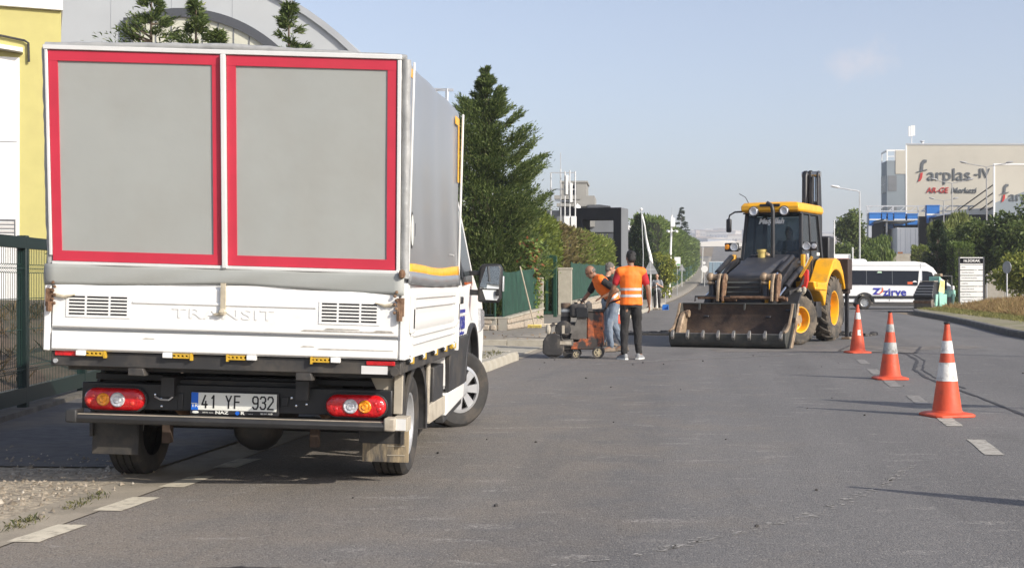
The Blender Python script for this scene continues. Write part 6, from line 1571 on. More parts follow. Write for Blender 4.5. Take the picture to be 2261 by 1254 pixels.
for s in (1,-1):
    w = obj('head_lamp', MB().box(min(s*.74,s*1.06),max(s*.74,s*1.06),2.70,2.78,2.0,2.19).bar((s*.68,2.74,2.05),(s*.78,2.74,2.05),.04,.04), M['loader_black'], B, bevel=.03)
    obj('lamp_glass', MB().lathe([(.09,2.70),(.085,2.68),(.05,2.69),(.001,2.685)], ax='y', n=20, caps=False), M['lens_clear'], w, loc=(s*.83,0,2.10), smooth=40)
    obj('indicator_glass', MB().lathe([(.06,2.70),(.055,2.685),(.001,2.68)], ax='y', n=16, caps=False), M['lens_amber'] if s < 0 else M['lens_clear'], w, loc=(s*.995,0,2.10), smooth=40)
obj('side_lamp', MB().box(.78,.86,2.72,2.78,1.80,1.95), M['galv'], B, bevel=.015)
mi = obj('mirror', MB().box(-1.00,-.88,2.62,2.70,2.42,2.72), M['loader_black'], B, bevel=.03)
obj('mirror_arm', MB().tube([(-.94,2.66,2.72),(-.93,2.68,2.80),(-.83,2.74,2.87),(-.62,2.92,2.89)], .02, 8), M['loader_black'], mi)
text('lettering', 'Maşallah', .165, M['white_clean'], B, (-.04,2.915,2.66), rot=(R_(80),0,0), ext=.002, bold=.007, shear=.25)
obj('sticker', MB().cyl((.704,3.22,1.52),(.712,3.22,1.52), .075, n=14), mat('blue_sticker', (.03,.12,.4)), B)
obj('sticker', MB().box(.672,.682,4.0,4.22,1.92,1.99), M['plate_white'], B, rot=(0,0,0), smooth=0)
obj('aerial', MB().tube([(-.55,2.9,3.05),(-.62,2.85,3.2),(-.75,2.8,3.28)], .008, 5), M['loader_black'], rf)

# fenders
def arcp(cy, cz, r, a0, a1, n): return [(cy+r*math.cos(R_(a0+(a1-a0)*i/n)), cz+r*math.sin(R_(a0+(a1-a0)*i/n))) for i in range(n+1)]
for s in (1,-1):
    poly = [(2.30,1.34),(2.95,1.30),(3.30,1.31),(3.60,1.60),(3.82,1.80),(4.05,1.86),(4.35,1.80),(4.62,1.58),(4.83,1.20)] + arcp(4.05,.74,.86,28,162,14) + [(3.14,.80),(2.98,1.0),(2.72,1.12),(2.36,1.15)]
    obj('fender', MB().prism(poly, 'x', min(s*.70,s*1.12), max(s*.70,s*1.12)), M['jcb_yellow'], B, bevel=.03, smooth=40)
    obj('side_step', MB().prism([(2.28,1.17),(2.30,1.22),(3.2,1.19),(3.2,1.14)], 'x', min(s*1.121,s*1.15), max(s*1.121,s*1.15)), M['jcb_yellow'], B, bevel=.01)
    ar = arcp(1.95,.56,.64,-12,168,16); br = arcp(1.95,.56,.60,-12,168,16)
    obj('front_mudguard', MB().prism(ar+br[::-1], 'x', min(s*.66,s*1.05), max(s*.66,s*1.05)), M['black_plastic'], B, bevel=.008)
    obj('step_box', MB().box(min(s*.7,s*1.05),max(s*.7,s*1.05),2.75,3.12,.55,.9), M['loader_black'], B, bevel=.02)
text('lettering', 'S', .14, M['ink'], B, (1.123,2.50,1.26), rot=(R_(90),0,R_(90)), ext=.001, xscale=1.4)

# loader arms, cylinders and levers
def plate(name, pts, x0, x1, m, par=None, bev=.01): return obj(name, MB().prism(pts, 'x', x0, x1), M[m], par or B, bevel=bev)
for s, x in ((-1,-.70),(1,.64)):
    a = plate('loader_arm', [(2.62,1.86),(2.72,1.66),(2.25,1.45),(1.15,.98),(.80,.52),(.62,.60),(.92,1.12),(2.1,1.72)], x-.055, x+.055, 'loader_black', bev=.015)
    obj('lift_cylinder', MB().cyl((x+s*.12,2.5,1.62),(x+s*.12,1.45,1.22), .062, n=14), M['loader_black'], a)
    obj('piston_rod', MB().cyl((x+s*.12,1.45,1.22),(x+s*.12,.95,1.02), .03, n=12), M['chrome'], a)
    obj('pivot_pin', MB().cyl((x-.12,2.6,1.74),(x+.12,2.6,1.74), .05, n=12).cyl((x-.1,.74,.60),(x+.16,.74,.60), .05, n=12), M['steel'], a)
    cyl_ = obj('tilt_cylinder', MB().cyl((x+s*.02,2.2,1.86),(x+s*.0,1.3,1.52), .06, n=14), M['loader_black'], a)
    obj('piston_rod', MB().cyl((x,1.3,1.52),(x-.0,.86,1.36), .03, n=10), M['chrome'], cyl_)
plate('arm_cover', [(2.55,1.0),(2.66,1.0),(2.66,1.92),(2.55,1.92)], .74, .82, 'jcb_yellow')
plate('arm_cover', [(2.4,1.50),(2.62,1.50),(2.62,1.92),(2.5,1.92)], -.82, -.74, 'jcb_yellow')
for x in (-.47,.70):
    lv = plate('bucket_lever', [(.66,.92),(.80,.92),(.92,1.22),(.96,1.40),(.90,1.50),(.80,1.49),(.72,1.32)], x-.035, x+.035, 'worn_tan', bev=.02)
    plate('bucket_lever', [(.66,.92),(.80,.92),(.92,1.22),(.96,1.40),(.90,1.50),(.80,1.49),(.72,1.32)], x+.075, x+.13, 'rust', bev=.02)
    obj('lever_pin', MB().cyl((x-.27,.87,1.42),(x+.14,.87,1.42), .065, n=14), M['worn_tan'], lv)
    obj('ram_body', MB().cyl((x-.2,.90,1.36),(x-.16,.80,.98), .07, n=12), M['loader_black'], lv)
    obj('ram_head', MB().ball((x-.22,.87,1.42), (.09,.1,.1), 12).ball((x-.2,.84,1.30), (.09,.07,.04), 10), M['worn_tan'], lv)
obj('cross_tube', MB().cyl((-.92,.74,1.0),(.95,.74,1.0), .035, n=10).cyl((-.4,.80,.97),(-.1,.80,.97), .045, n=10).cyl((.78,.8,.97),(1.0,.8,.97), .045, n=10), M['rust'], B)
obj('stay_bar', MB().tube([(-.98,.72,.92),(-.98,.72,1.02),(-.2,.72,1.02)], .018, 6), M['loader_black'], B)
hs = MB()
for k in range(5): hs.tube([(.80,2.45,1.35+.05*k),(.93,2.2,1.3+.04*k),(.90+.02*k,1.7,1.18),(.86,1.35,1.05+.02*k)], .016, 6)
obj('hoses', hs, M['black_plastic'], B)
obj('red_cloth', MB().loft([[Vector((.90,2.2,1.60)),Vector((1.02,2.2,1.58)),Vector((1.02,2.26,1.58)),Vector((.90,2.26,1.6))],[Vector((.86,2.16,1.35)),Vector((1.03,2.16,1.36)),Vector((1.03,2.24,1.36)),Vector((.86,2.24,1.35))],[Vector((.88,2.16,1.12)),Vector((.96,2.16,1.10)),Vector((.96,2.22,1.1)),Vector((.88,2.22,1.12))]]), M['red_cloth'], B, bevel=.02)
obj('tool_handle', MB().bar((.86,2.12,1.42),(1.12,2.14,1.86), .05, .05), M['jcb_yellow'], B)
obj('lever_tip', MB().bar((.98,2.12,1.66),(1.06,2.12,1.84), .06, .02), M['plate_white'], B)
obj('hose_knuckle', MB().ball((.98,1.75,1.12), (.12,.12,.09), 10).ball((1.08,1.7,1.16), (.05,.05,.07), 8), M['dust_beige'], B)

# four in one bucket
def shell(path, t, x0, x1):
    P = [Vector((0,a,b)) for a, b in path]; out = []
    for i, p in enumerate(P):
        d = (P[min(i+1,len(P)-1)]-P[max(i-1,0)]).normalized(); n = Vector((0,-d.z,d.y)); out.append(p+n*t)
    poly = [(p.y,p.z) for p in P] + [(p.y,p.z) for p in out[::-1]]
    return MB().prism(poly, 'x', x0, x1)
bk = obj('bucket', shell([(.60,.95),(.64,.75),(.645,.5),(.58,.25),(.44,.10),(.28,.05)], .025, -1.20, 1.20), M['bucket_in'], B, smooth=50)
jw = obj('bucket_jaw', shell([(.36,.02),(.06,.005),(-.03,.04),(-.085,.14),(-.085,.30)], -.03, -1.215, 1.215), M['bucket_out'], bk, smooth=50)
obj('jaw_lip', MB().prism([(-.085,.285),(-.05,.285),(-.05,.315),(-.085,.315)], 'x', -1.22, 1.22), M['tooth'], jw, bevel=.004)
obj('top_edge', MB().box(-1.22,1.22,.575,.635,.925,.955), M['bucket_out'], bk, bevel=.006)
for s in (1,-1):
    x0, x1 = (1.2,1.235) if s > 0 else (-1.235,-1.2)
    plate('side_plate', [(.63,.95),(.66,.5),(.58,.2),(.40,.04),(.02,.0),(-.09,.13),(-.10,.33),(.08,.36),(.24,.46),(.40,.72),(.48,.95)], x0, x1, 'bucket_out', bk, .006)
    plate('cutting_edge', [(-.10,.33),(.08,.36),(.24,.46),(.40,.72),(.48,.95),(.44,.95),(.34,.72),(.19,.50),(.05,.41),(-.11,.37)], x0-.006, x1+.006, 'worn_tan', bk, .006)
plate('jaw_ram_cover', [(.55,.78),(.35,.74),(.24,.62),(.10,.40),(.0,.16),(.2,.1),(.42,.30),(.5,.6)], -1.17, -1.05, 'worn_tan', bk, .03)
obj('ram_boss', MB().cyl((-1.04,.42,.72),(-.99,.42,.72), .08, n=14), M['worn_tan'], bk)
plate('jaw_ram_cover', [(.5,.55),(.30,.42),(.10,.28),(.0,.10),(.2,.1),(.45,.2)], 1.05, 1.17, 'worn_tan', bk, .03)
plate('outer_plate', [(.50,.95),(.56,.95),(.42,.5),(.12,.02),(-.02,.02),(.30,.5)], 1.30, 1.335, 'worn_tan', bk, .01)
obj('plate_boss', MB().box(1.235,1.30,.35,.5,.55,.65).cyl((1.05,.55,.8),(1.2,.55,.8),.03), M['loader_black'], bk)
for k in range(8):
    x = -1.15 + k*2.3/7
    tb = MB(); tb.loft([[Vector((x+a,y,z)) for a, y, z in ((-.03,-.10,.17),(.03,-.10,.17),(.034,-.135,.22),(-.034,-.135,.22))], [Vector((x+a,y,z)) for a, y, z in ((-.034,-.06,.30),(.034,-.06,.30),(.036,-.125,.31),(-.036,-.125,.31))], [Vector((x+a,y,z)) for a, y, z in ((-.022,-.055,.375),(.022,-.055,.375),(.022,-.075,.38),(-.022,-.075,.38))]])
    tb.cyl((x,-.135,.235),(x,-.148,.235), .016, n=8)
    obj('tooth', tb, M['tooth'], jw, bevel=.006)
    if k % 3 == 1: plate('hook', [(.57,.95),(.60,.95),(.575,.83),(.545,.80)], x-.02, x+.02, 'bucket_out', bk, .004)
st_ = MB(); st_.add([(.17,.600,.90),(.30,.600,.90),(.36,.615,.55),(.27,.615,.50)], [(0,1,2,3)])
# rear: boom folded up behind the cab, stabiliser frame
bm = plate('boom', [(4.85,1.0),(5.35,1.0),(5.30,2.6),(5.16,3.86),(5.08,3.94),(4.98,3.92),(4.92,3.8),(4.9,2.6)], .04, .17, 'loader_black', bev=.04)
plate('boom_plate', [(4.95,1.0),(5.25,1.0),(5.22,2.6),(5.14,3.86),(5.06,3.95),(4.98,3.9),(4.98,2.6)], .17, .27, 'loader_black', bm, .03)
plate('boom_plate', [(4.9,1.0),(5.3,1.0),(5.28,2.8),(5.16,3.84),(5.06,3.93),(4.96,3.86),(4.95,2.8)], .38, .44, 'loader_black', bm, .02)
obj('boom_pin', MB().cyl((.02,5.06,3.84),(.46,5.06,3.84), .075, n=14), M['steel'], bm)
obj('boom_cylinder', MB().cyl((.325,5.0,2.4),(.325,5.02,3.2), .055, n=12), M['loader_black'], bm)
obj('piston_rod', MB().cyl((.325,5.02,3.2),(.325,5.05,3.82), .03, n=10), M['chrome'], bm)
for k in range(3): obj('boom_hose', MB().tube([(.29+.02*k,4.93,2.6),(.28+.015*k,4.90,3.3),(.29+.01*k,4.97,3.8)], .013, 6), M['black_plastic'], bm)
obj('rear_frame', MB().box(-1.15,1.15,4.95,5.15,1.05,1.25).box(.78,1.18,4.85,5.2,1.15,1.86).box(-1.18,-.78,4.85,5.2,1.15,1.86), mat('brown_black_frame', (.045,.03,.025), .7, var=.3), B, bevel=.02)
for s in (1,-1):
    lg = obj('stabiliser', MB().box(min(s*1.04,s*1.12),max(s*1.04,s*1.12),5.04,5.14,.05,1.5), M['loader_black'], B, bevel=.01)
    obj('stabiliser_foot', MB().box(min(s*.98,s*1.18),max(s*.98,s*1.18),4.98,5.20,.0,.05), M['worn_tan'], lg, bevel=.01)
obj('dipper', MB().box(.25,.6,5.3,5.75,.9,2.4).box(.15,.75,5.45,6.1,.35,.95), M['loader_black'], B, bevel=.04)

for o in [bk, *bk.children, *[g for c in bk.children for g in c.children]]:
    for v in o.data.vertices: v.co.z *= .935
# ------------------------------------------------------------------ people
M['skin'] = mat('skin', (.42,.245,.165), .55, var=.08, scale=12)
M['skin_dark'] = mat('tanned_shaded_skin', (.24,.125,.075), .55, var=.1, scale=12)  # tan deepened so the colour carries the shade on bare arms
M['hair_black'] = mat('black_hair', (.012,.011,.011), .6, var=.3, scale=60, bump=.5, bscale=150)
M['hair_grey'] = mat('grey_hair', (.14,.125,.11), .7, var=.3, scale=60, bump=.5, bscale=150)
M['hair_white'] = mat('white_hair', (.5,.48,.45), .7, var=.2, scale=60)
M['vest'] = mat('orange_vest', (1.0,.19,.015), .7, var=.06, scale=6, bump=.35, bscale=14)
M['vest_band'] = mat('silver_band', (.55,.53,.52), .4, var=.1, scale=30)
M['black_cloth'] = mat('black_cloth', (.022,.021,.022), .9, var=.2, scale=8, bump=.3, bscale=25)
M['charcoal_cloth'] = mat('charcoal_trousers', (.022,.021,.021), .9, var=.25, scale=6, bump=.4, bscale=18)
M['red_shirt'] = mat('red_shirt', (.42,.015,.022), .85, var=.1)
M['jeans'] = mat('pale_jeans', (.155,.195,.25), .9, var=.25, scale=5, bump=.4, bscale=20, dirt=(.28,.30,.32), dscale=4)
M['grey_shirt'] = mat('grey_shirt', (.22,.23,.25), .85, var=.15, scale=6, bump=.3, bscale=18)
M['blue_shirt'] = mat('blue_grey_shirt', (.10,.16,.24), .85, var=.1)
M['shoe'] = mat('grey_trainer', (.20,.205,.21), .7, var=.2, scale=14)
M['shoe_brown'] = mat('brown_shoe', (.16,.12,.085), .7, var=.2, scale=14)
M['eye'] = mat('eye', (.02,.015,.012), .2)

def remeshed(name, mb, voxel, m, parent, smooth_it=4, wr=0., ws=9.):
    me = mb.mesh(name); o = bpy.data.objects.new('tmp', me)
    r = o.modifiers.new('r', 'REMESH'); r.mode = 'VOXEL'; r.voxel_size = voxel
    s = o.modifiers.new('s', 'SMOOTH'); s.factor = .5; s.iterations = smooth_it
    ev = evaluated(o); ev.name = name; bpy.data.meshes.remove(me)
    if wr:
        nn_ = [v.normal.copy() for v in ev.vertices]
        for v, vn in zip(ev.vertices, nn_):
            p = v.co.copy(); k = mnoise.noise(Vector((p.x*ws, p.y*ws, p.z*ws*.55))) + .5*mnoise.noise(Vector((p.x*ws*2.1, p.y*ws*2.1, p.z*ws*1.5)))
            v.co = p + vn*k*wr
    ev.materials.clear(); return obj(name, ev, m, parent, smooth=180)

def chain(mb, pts, rads, n=12):
    for i in range(len(pts)-1): mb.cyl(pts[i], pts[i+1], rads[i], rads[i+1], n=n)
    for p, r in zip(pts, rads): mb.ball(p, r, n)
    return mb
def torso(mb, stations, spread=0., n=20):
    """stations: (centre, half width, half depth, side vector, front vector)"""
    rings = []
    for c, a, b, sx, fy in stations:
        rings.append([Vector(c) + sx*(a+spread)*math.cos(2*math.pi*k/n) + fy*(b+spread)*math.sin(2*math.pi*k/n) for k in range(n)])
    return mb.loft(rings)

def person(label, loc, rz, J, look, cat='person', group=None, vest=None, shirt=None, sleeve=.55, trousers=None, shoes=None, skin='skin', hair=None, bald=False, curl=.5, vox=.011):
    t = thing('person', label, cat, loc, rz, group)
    j = {k: Vector(v) for k, v in J.items()}
    pel, che, nk = j['pelvis'], j['chest'], j['neck']; hd = j['head']
    sx = (j['shR'] - j['shL']).normalized(); hx = (j['hipR']-j['hipL']).normalized()
    up = (nk - pel).normalized(); fy = up.cross(sx).normalized()*(-1 if up.cross(sx).y*0+0 else 1)
    fy = sx.cross(up)*-1 if False else up.cross(sx)
    hup = Vector((0,0,1)); hf = hup.cross(hx)
    def lerp(a, b, f): return a + (b-a)*f
    st = [(pel + Vector((0,0,-.10)), .125, .09, hx, hf), (pel, .165, .115, hx, hf), (lerp(pel, che, .35), .152, .108, lerp(hx, sx, .4).normalized(), lerp(hf, fy, .5).normalized()),
          (lerp(pel, che, .75), .165, .118, sx, fy), (che, .182, .125, sx, fy), (lerp(che, nk, .45), .182, .115, sx, fy), (lerp(che, nk, .75), .13, .09, sx, fy), (lerp(che, nk, .95), .07, .065, sx, fy)]
    # body: one continuous skin
    b = MB(); torso(b, st)
    chain(b, [lerp(che, nk, .8), nk, lerp(nk, hd, .55)], [.065,.055,.055])
    lx, ly, lz = look   # head axes from a look direction
    f = Vector((lx, ly, lz)).normalized(); hside = f.cross(Vector((0,0,1))).normalized(); hupv = hside.cross(f)
    Rm = Matrix((hside, f, hupv)).transposed()
    def H(x, y, z): return hd + hside*x + f*y + hupv*z
    b.ball(H(0,-.012,.02), (.076,.096,.098), 18, Rm); b.ball(H(0,.022,-.05), (.058,.070,.070), 14, Rm)
    b.ball(H(0,.098,-.022), (.014,.02,.020), 8, Rm); b.ball(H(0,.088,.008), (.010,.012,.026), 8, Rm); b.ball(H(0,.072,-.092), (.026,.022,.018), 8, Rm)
    b.ball(H(0,.076,.036), (.055,.02,.014), 10, Rm); b.ball(H(0,.082,-.062), (.024,.012,.010), 8, Rm)
    for s in (-1, 1): b.ball(H(s*.079,-.008,-.012), (.010,.020,.032), 8, Rm)
    for S_, s in (('L',-1),('R',1)):
        sh, el, wr_ = j['sh'+S_], j['el'+S_], j['wr'+S_]
        chain(b, [sh, lerp(sh, el, .5), el, lerp(el, wr_, .35), wr_], [.060,.050,.041,.043,.028])
        fd = (wr_ - el).normalized(); pn = j.get('palm'+S_, Vector((-s,0,0))).normalized(); th = fd.cross(pn).normalized()*s
        if 'thumb'+S_ in j: th = j['thumb'+S_].normalized()
        pc = wr_ + fd*.05
        pm = Matrix((th, pn, fd)).transposed()
        b.ball(pc, (.040,.019,.056), 10, pm)
        for q, (o_, l_) in enumerate(((.030,.072),(.010,.080),(-.010,.075),(-.029,.060))):
            k0 = wr_ + fd*.088 + th*o_; d1 = (fd + pn*curl*.5).normalized(); d2 = (fd + pn*curl*1.6).normalized()
            chain(b, [k0, k0+d1*l_*.5, k0+d1*l_*.5+d2*l_*.5], [.0105,.0095,.008], 8)
        k0 = wr_ + fd*.03 + th*.03; chain(b, [k0, k0 + th*.028 + fd*.025 + pn*.01, k0 + th*.034 + fd*.058 + pn*.025*(1+curl)], [.014,.012,.010], 8)
        hp, kn, an, to = j['hip'+S_], j['kn'+S_], j['an'+S_], j['to'+S_]
        chain(b, [hp, lerp(hp, kn, .5), kn, lerp(kn, an, .3), an], [.092,.078,.055,.056,.038])
        chain(b, [an, lerp(an, to, .6), to], [.038,.034,.026])
    remeshed('body', b, vox*.9, M[skin], t, 3)
    for s in (-1, 1): obj('eye', MB().ball(H(s*.030,.082,.012), (.011,.008,.006), 8, Rm), M['eye'], t)
    br = MB()
    for s in (-1, 1): br.ball(H(s*.032,.089,.036), (.020,.006,.005), 8, Rm)
    if hair: obj('eyebrows', br, M[hair], t)
    if hair:
        hm = MB()
        if bald:
            hm.ball(H(0,-.035,-.005), (.082,.082,.055), 14, Rm)
        else:
            hm.ball(H(0,-.018,.030), (.081,.098,.098), 16, Rm); hm.ball(H(0,-.045,-.02), (.078,.068,.075), 14, Rm)
            for q in range(26):
                a, e = rnd.uniform(0,6.28), rnd.uniform(.15,1.45)
                hm.ball(H(.078*math.cos(a)*math.cos(e), -.022+.090*math.sin(a)*math.cos(e)-.01, .035+.092*math.sin(e)), rnd.uniform(.010,.018), 6)
        remeshed('hair', hm, .011, M[hair], t, 2)
    if shirt:
        s_ = MB(); torso(s_, st[1:], .014); 
        for S_ in 'LR':
            sh, el = j['sh'+S_], j['el'+S_]; wr_ = j['wr'+S_]
            if sleeve <= 1: chain(s_, [sh, lerp(sh, el, sleeve)], [.074,.066])
            else: chain(s_, [sh, el, lerp(el, wr_, .9)], [.074,.058,.046])
        remeshed('shirt', s_, vox, M[shirt], t, 4, .009)
    if trousers:
        q = MB(); torso(q, [(pel+Vector((0,0,-.10)), .150,.12,hx,hf), (pel, .172,.122,hx,hf), (lerp(pel,che,.22), .162,.116,hx,hf)], .008)
        for S_ in 'LR':
            hp, kn, an = j['hip'+S_], j['kn'+S_], j['an'+S_]
            chain(q, [hp, lerp(hp,kn,.45), kn, lerp(kn,an,.5), lerp(kn,an,.92)], [.102,.092,.072,.066,.058])
        remeshed('trousers', q, vox, M[trousers], t, 3, .013, 10)
    if vest:
        hem = pel + (che-pel).normalized()*-.06
        v = MB(); vs_ = [(hem, .192,.142,hx,hf), (pel+up*.06, .186,.136,hx,hf)] + [(c,a+.022,d+.022,x_,y_) for c,a,d,x_,y_ in st[2:7]] + [(lerp(che, nk, .90), .10, .085, sx, fy)]
        torso(v, vs_, .006)
        for S_ in 'LR': chain(v, [lerp(che, nk, .80), lerp(lerp(che, nk, .66), j['sh'+S_], .92), lerp(che, j['sh'+S_], .90)], [.095,.094,.090])
        vo = remeshed('vest', v, vox, M[vest], t, 4, .011, 8)
        ax = (nk-hem); L0 = ax.length; ax.normalize(); me = vo.data
        for a0, a1 in ((.22,.29),(.40,.47)):
            bm_ = MB(); idx = {}
            for p in me.polygons:
                f_ = (p.center-hem).dot(ax)/L0
                if a0 < f_ < a1:
                    q = []
                    for vi in p.vertices:
                        if vi not in idx: idx[vi] = len(bm_.v); bm_.v.append(tuple(me.vertices[vi].co + me.vertices[vi].normal*.004))
                        q.append(idx[vi])
                    bm_.f.append(tuple(q))
            if bm_.f: obj('reflective_band', bm_, M['vest_band'], vo, smooth=180)
    if shoes:
        for S_ in 'LR':
            an, to = j['an'+S_], j['to'+S_]; d = (to-an); d.z = 0; d.normalize(); sd = Vector((d.y,-d.x,0))
            base = Vector((an.x, an.y, 0)); rings = []
            for y, w, z0, z1 in ((-.085,.028,.012,.06),(-.07,.038,.0,.10),(.0,.042,.0,.105),(.07,.046,.0,.085),(.13,.050,.0,.062),(.175,.040,.0,.045),(.195,.02,.012,.03)):
                c_ = base + d*y; zm = an.z - .09 if an.z > .12 else 0
                rings.append([c_ + sd*w*a + Vector((0,0,zm+z0+(z1-z0)*b_)) for a, b_ in ((-1,0),(1,0),(1.03,.3),(.8,.8),(.4,1),(-.4,1),(-.8,.8),(-1.03,.3))])
            sh_ = obj('shoe', MB().loft(rings), M[shoes], t, bevel=.006, smooth=50)
            obj('sole', MB().loft([[p + Vector((0,0,-.0)) for p in [base+d*y+sd*w for y, w in ((-.09,-.03),(-.06,-.045),(.1,-.056),(.18,-.04),(.205,0),(.18,.04),(.1,.056),(-.06,.045),(-.09,.03))]], [p + Vector((0,0,.022)) for p in [base+d*y+sd*w for y, w in ((-.09,-.03),(-.06,-.045),(.1,-.056),(.18,-.04),(.205,0),(.18,.04),(.1,.056),(-.06,.045),(-.09,.03))]]]), M['rubber'] if shoes == 'shoe_brown' else M['plate_white'], sh_)
    return t

def stand(h=1.84, **kw):
    k = h/1.84
    J = dict(pelvis=(0,0,.98), chest=(0,.01,1.33), neck=(0,-.005,1.545), head=(0,.03,1.715), shL=(-.195,0,1.475), shR=(.195,0,1.475), elL=(-.275,-.03,1.18), elR=(.275,-.03,1.18),
             wrL=(-.295,.05,.93), wrR=(.295,.05,.93), hipL=(-.092,0,.92), hipR=(.092,0,.92), knL=(-.11,.02,.50), knR=(.11,.02,.50), anL=(-.125,-.02,.09), anR=(.125,-.02,.09), toL=(-.14,.12,.035), toR=(.14,.12,.035))
    J = {a: tuple(c*k for c in b) for a, b in J.items()}
    J.update(kw); return J

# worker seen from behind
person('worker seen from behind in an orange reflective vest, black trousers and grey trainers', S(2.03,22.75), R_(14),
       stand(1.85, elL=(-.30,.04,1.20), wrL=(-.36,.20,.99), elR=(.30,-.03,1.19), wrR=(.325,.03,.94), palmL=(.6,.3,-.2), anL=(-.13,-.05,.09), anR=(.14,.0,.09), toL=(-.20,.10,.035), toR=(.22,.13,.035), knR=(.12,.03,.5)),
       (-.25,1,-.22), vest='vest', shirt='red_shirt', sleeve=.6, trousers='charcoal_cloth', shoes='shoe', skin='skin_dark', hair='hair_black')
# worker stooping over the saw
bl = S(1.90,25.2)
person('bald worker in an orange vest and pale jeans stooping over the road saw', bl, R_(108),
       dict(pelvis=(0,-.06,.95), chest=(0,.17,1.23), neck=(0,.31,1.41), head=(0,.43,1.51), shL=(-.2,.26,1.36), shR=(.2,.27,1.36), elL=(-.31,-.02,1.16), elR=(.27,.40,1.10), wrL=(-.25,.24,1.04), wrR=(.16,.56,.94),
            hipL=(-.092,-.04,.90), hipR=(.092,-.04,.90), knL=(-.12,.10,.49), knR=(.12,-.06,.50), anL=(-.13,.06,.09), anR=(.14,-.26,.11), toL=(-.15,.21,.035), toR=(.16,-.11,.035), palmL=(.3,.3,-.9), palmR=(-.3,.2,-.8)),
       (0,.80,-.62), vest='vest', shirt='black_cloth', sleeve=.75, trousers='jeans', shoes='shoe_brown', skin='skin_dark', hair='hair_grey', bald=True)
# the man behind him
person('man with short grey brown hair standing half hidden behind the stooping worker', S(1.97,27.4), R_(-62),
       stand(1.72, head=(0,.06,1.60)), (.25,1,-.15), shirt='black_cloth', sleeve=.6, trousers='jeans', shoes='shoe_brown', hair='hair_grey')
# sweeper by the kerb
swp = S(7.06,64.8)
person('man in a grey shirt and black trousers holding a broom upright on the far kerb', swp, R_(172),
       stand(1.74, elL=(-.27,.0,1.10), wrL=(-.10,.24,1.22), elR=(.28,.02,1.08), wrR=(.07,.27,1.10), palmL=(.6,.2,.3), palmR=(-.6,.2,.3)), (.1,1,-.35),
       shirt='grey_shirt', sleeve=.7, trousers='black_cloth', shoes='shoe_brown', hair='hair_white', bald=True, vox=.013)
def broom(label, head_pos, top_pos, head_dir, m_head, wl=.42, shaft='rope'):
    h = Vector(head_pos); t_ = Vector(top_pos)
    o = thing('broom', label, 'broom', h, 0)
    obj('handle', MB().cyl((0,0,.06), t_-h, .019, n=8), M[shaft], o)
    d = Vector((math.cos(head_dir), math.sin(head_dir), 0)); s = Vector((-d.y, d.x, 0))
    obj('head', MB().bar(-d*wl/2+Vector((0,0,.075)), d*wl/2+Vector((0,0,.075)), .06, .035), M[m_head], o, bevel=.008)
    g = np.random.default_rng(int(abs(h.x*100))); n = 260
    P = np.array([d*g.uniform(-wl/2,wl/2) + s*g.uniform(-.025,.025) + Vector((0,0,.065)) for _ in range(n)]); D = np.c_[g.normal(0,.15,(n,2)), -np.ones(n)]
    b = obj('bristles', leaves_mesh('bristles', P, D, .065, .06, g, droop=0), M[m_head], o, smooth=0); b['kind'] = 'stuff'
    return o
M['yellow_broom'] = mat('yellow_broom', (.75,.60,.16), .7, var=.1)
M['wood'] = mat('grey_wood', (.46,.40,.31), .8, var=.2, scale=8, stretch=(1,1,.2))
pw = swp
broom('white handled broom held by the man in the grey shirt', (pw.x+.04,pw.y-.36,0.0), (pw.x-.03,pw.y-.30,1.28), 0, 'wood', .36, 'white')
dp = thing('dustpan', 'blue long handled dustpan standing beside the man in the grey shirt', 'dustpan', (pw.x+.42,pw.y-.25,0))
obj('pan', MB().box(-.15,.15,-.12,.12,0,.02).box(-.15,.15,.10,.12,.02,.26).box(-.15,-.13,-.12,.10,.02,.2).box(.13,.15,-.12,.10,.02,.2), M['blue_plastic'], dp); obj('handle', MB().cyl((0,.12,.2),(0,.16,.85), .012, n=8), M['galv'], dp)
# brooms by the stone wall
broom('long wooden broom leaning on the stone wall with its yellow head down', (-4.87,34.2,.135), (-5.17,33.7,1.72), R_(5), 'yellow_broom', .36, 'wood')
b2_ = broom('broom lying on the pavement with its dark head turned up', (-4.45,36.1,.135), (-5.6,34.3,.17), R_(10), 'black_plastic', .42, 'wood')
rk = thing('rake', 'rusty rake lying flat on the pavement in front of the stone wall', 'rake', (-5.0,34.6,.135), R_(12))
obj('handle', MB().cyl((-.7,0,.02),(.6,.5,.03), .013, n=8), M['rope'], rk); obj('head', MB().bar((-.7,-.16,.05),(-.7,.16,.05), .03,.03), M['rust'], rk)
for k in range(7): obj('tine', MB().cyl((-.7,-.15+k*.05,.05),(-.72,-.15+k*.05,.15), .005, n=5), M['rust'], rk)

# driver in the cab
bpy.context.view_layer.update()
Bm = B.matrix_world.copy()
dl = Bm @ Vector((.15,3.62,.66))
person('driver in a blue grey shirt seated behind the loader windscreen', dl, R_(-20.3+180),
       dict(pelvis=(0,0,1.06), chest=(0,.04,1.40), neck=(0,.03,1.61), head=(0,.05,1.77), shL=(-.19,.04,1.54), shR=(.19,.04,1.54), elL=(-.27,.20,1.30), elR=(.27,.20,1.30), wrL=(-.16,.42,1.32), wrR=(.16,.42,1.32),
            hipL=(-.09,.02,1.03), hipR=(.09,.02,1.03), knL=(-.13,.42,1.06), knR=(.13,.42,1.06), anL=(-.13,.55,.70), anR=(.13,.55,.70), toL=(-.14,.68,.66), toR=(.14,.68,.66), palmL=(0,.3,-.9), palmR=(0,.3,-.9)),
       (0,1,-.1), shirt='blue_shirt', sleeve=.6, trousers='charcoal_cloth', skin='skin', hair='hair_black', vox=.013)
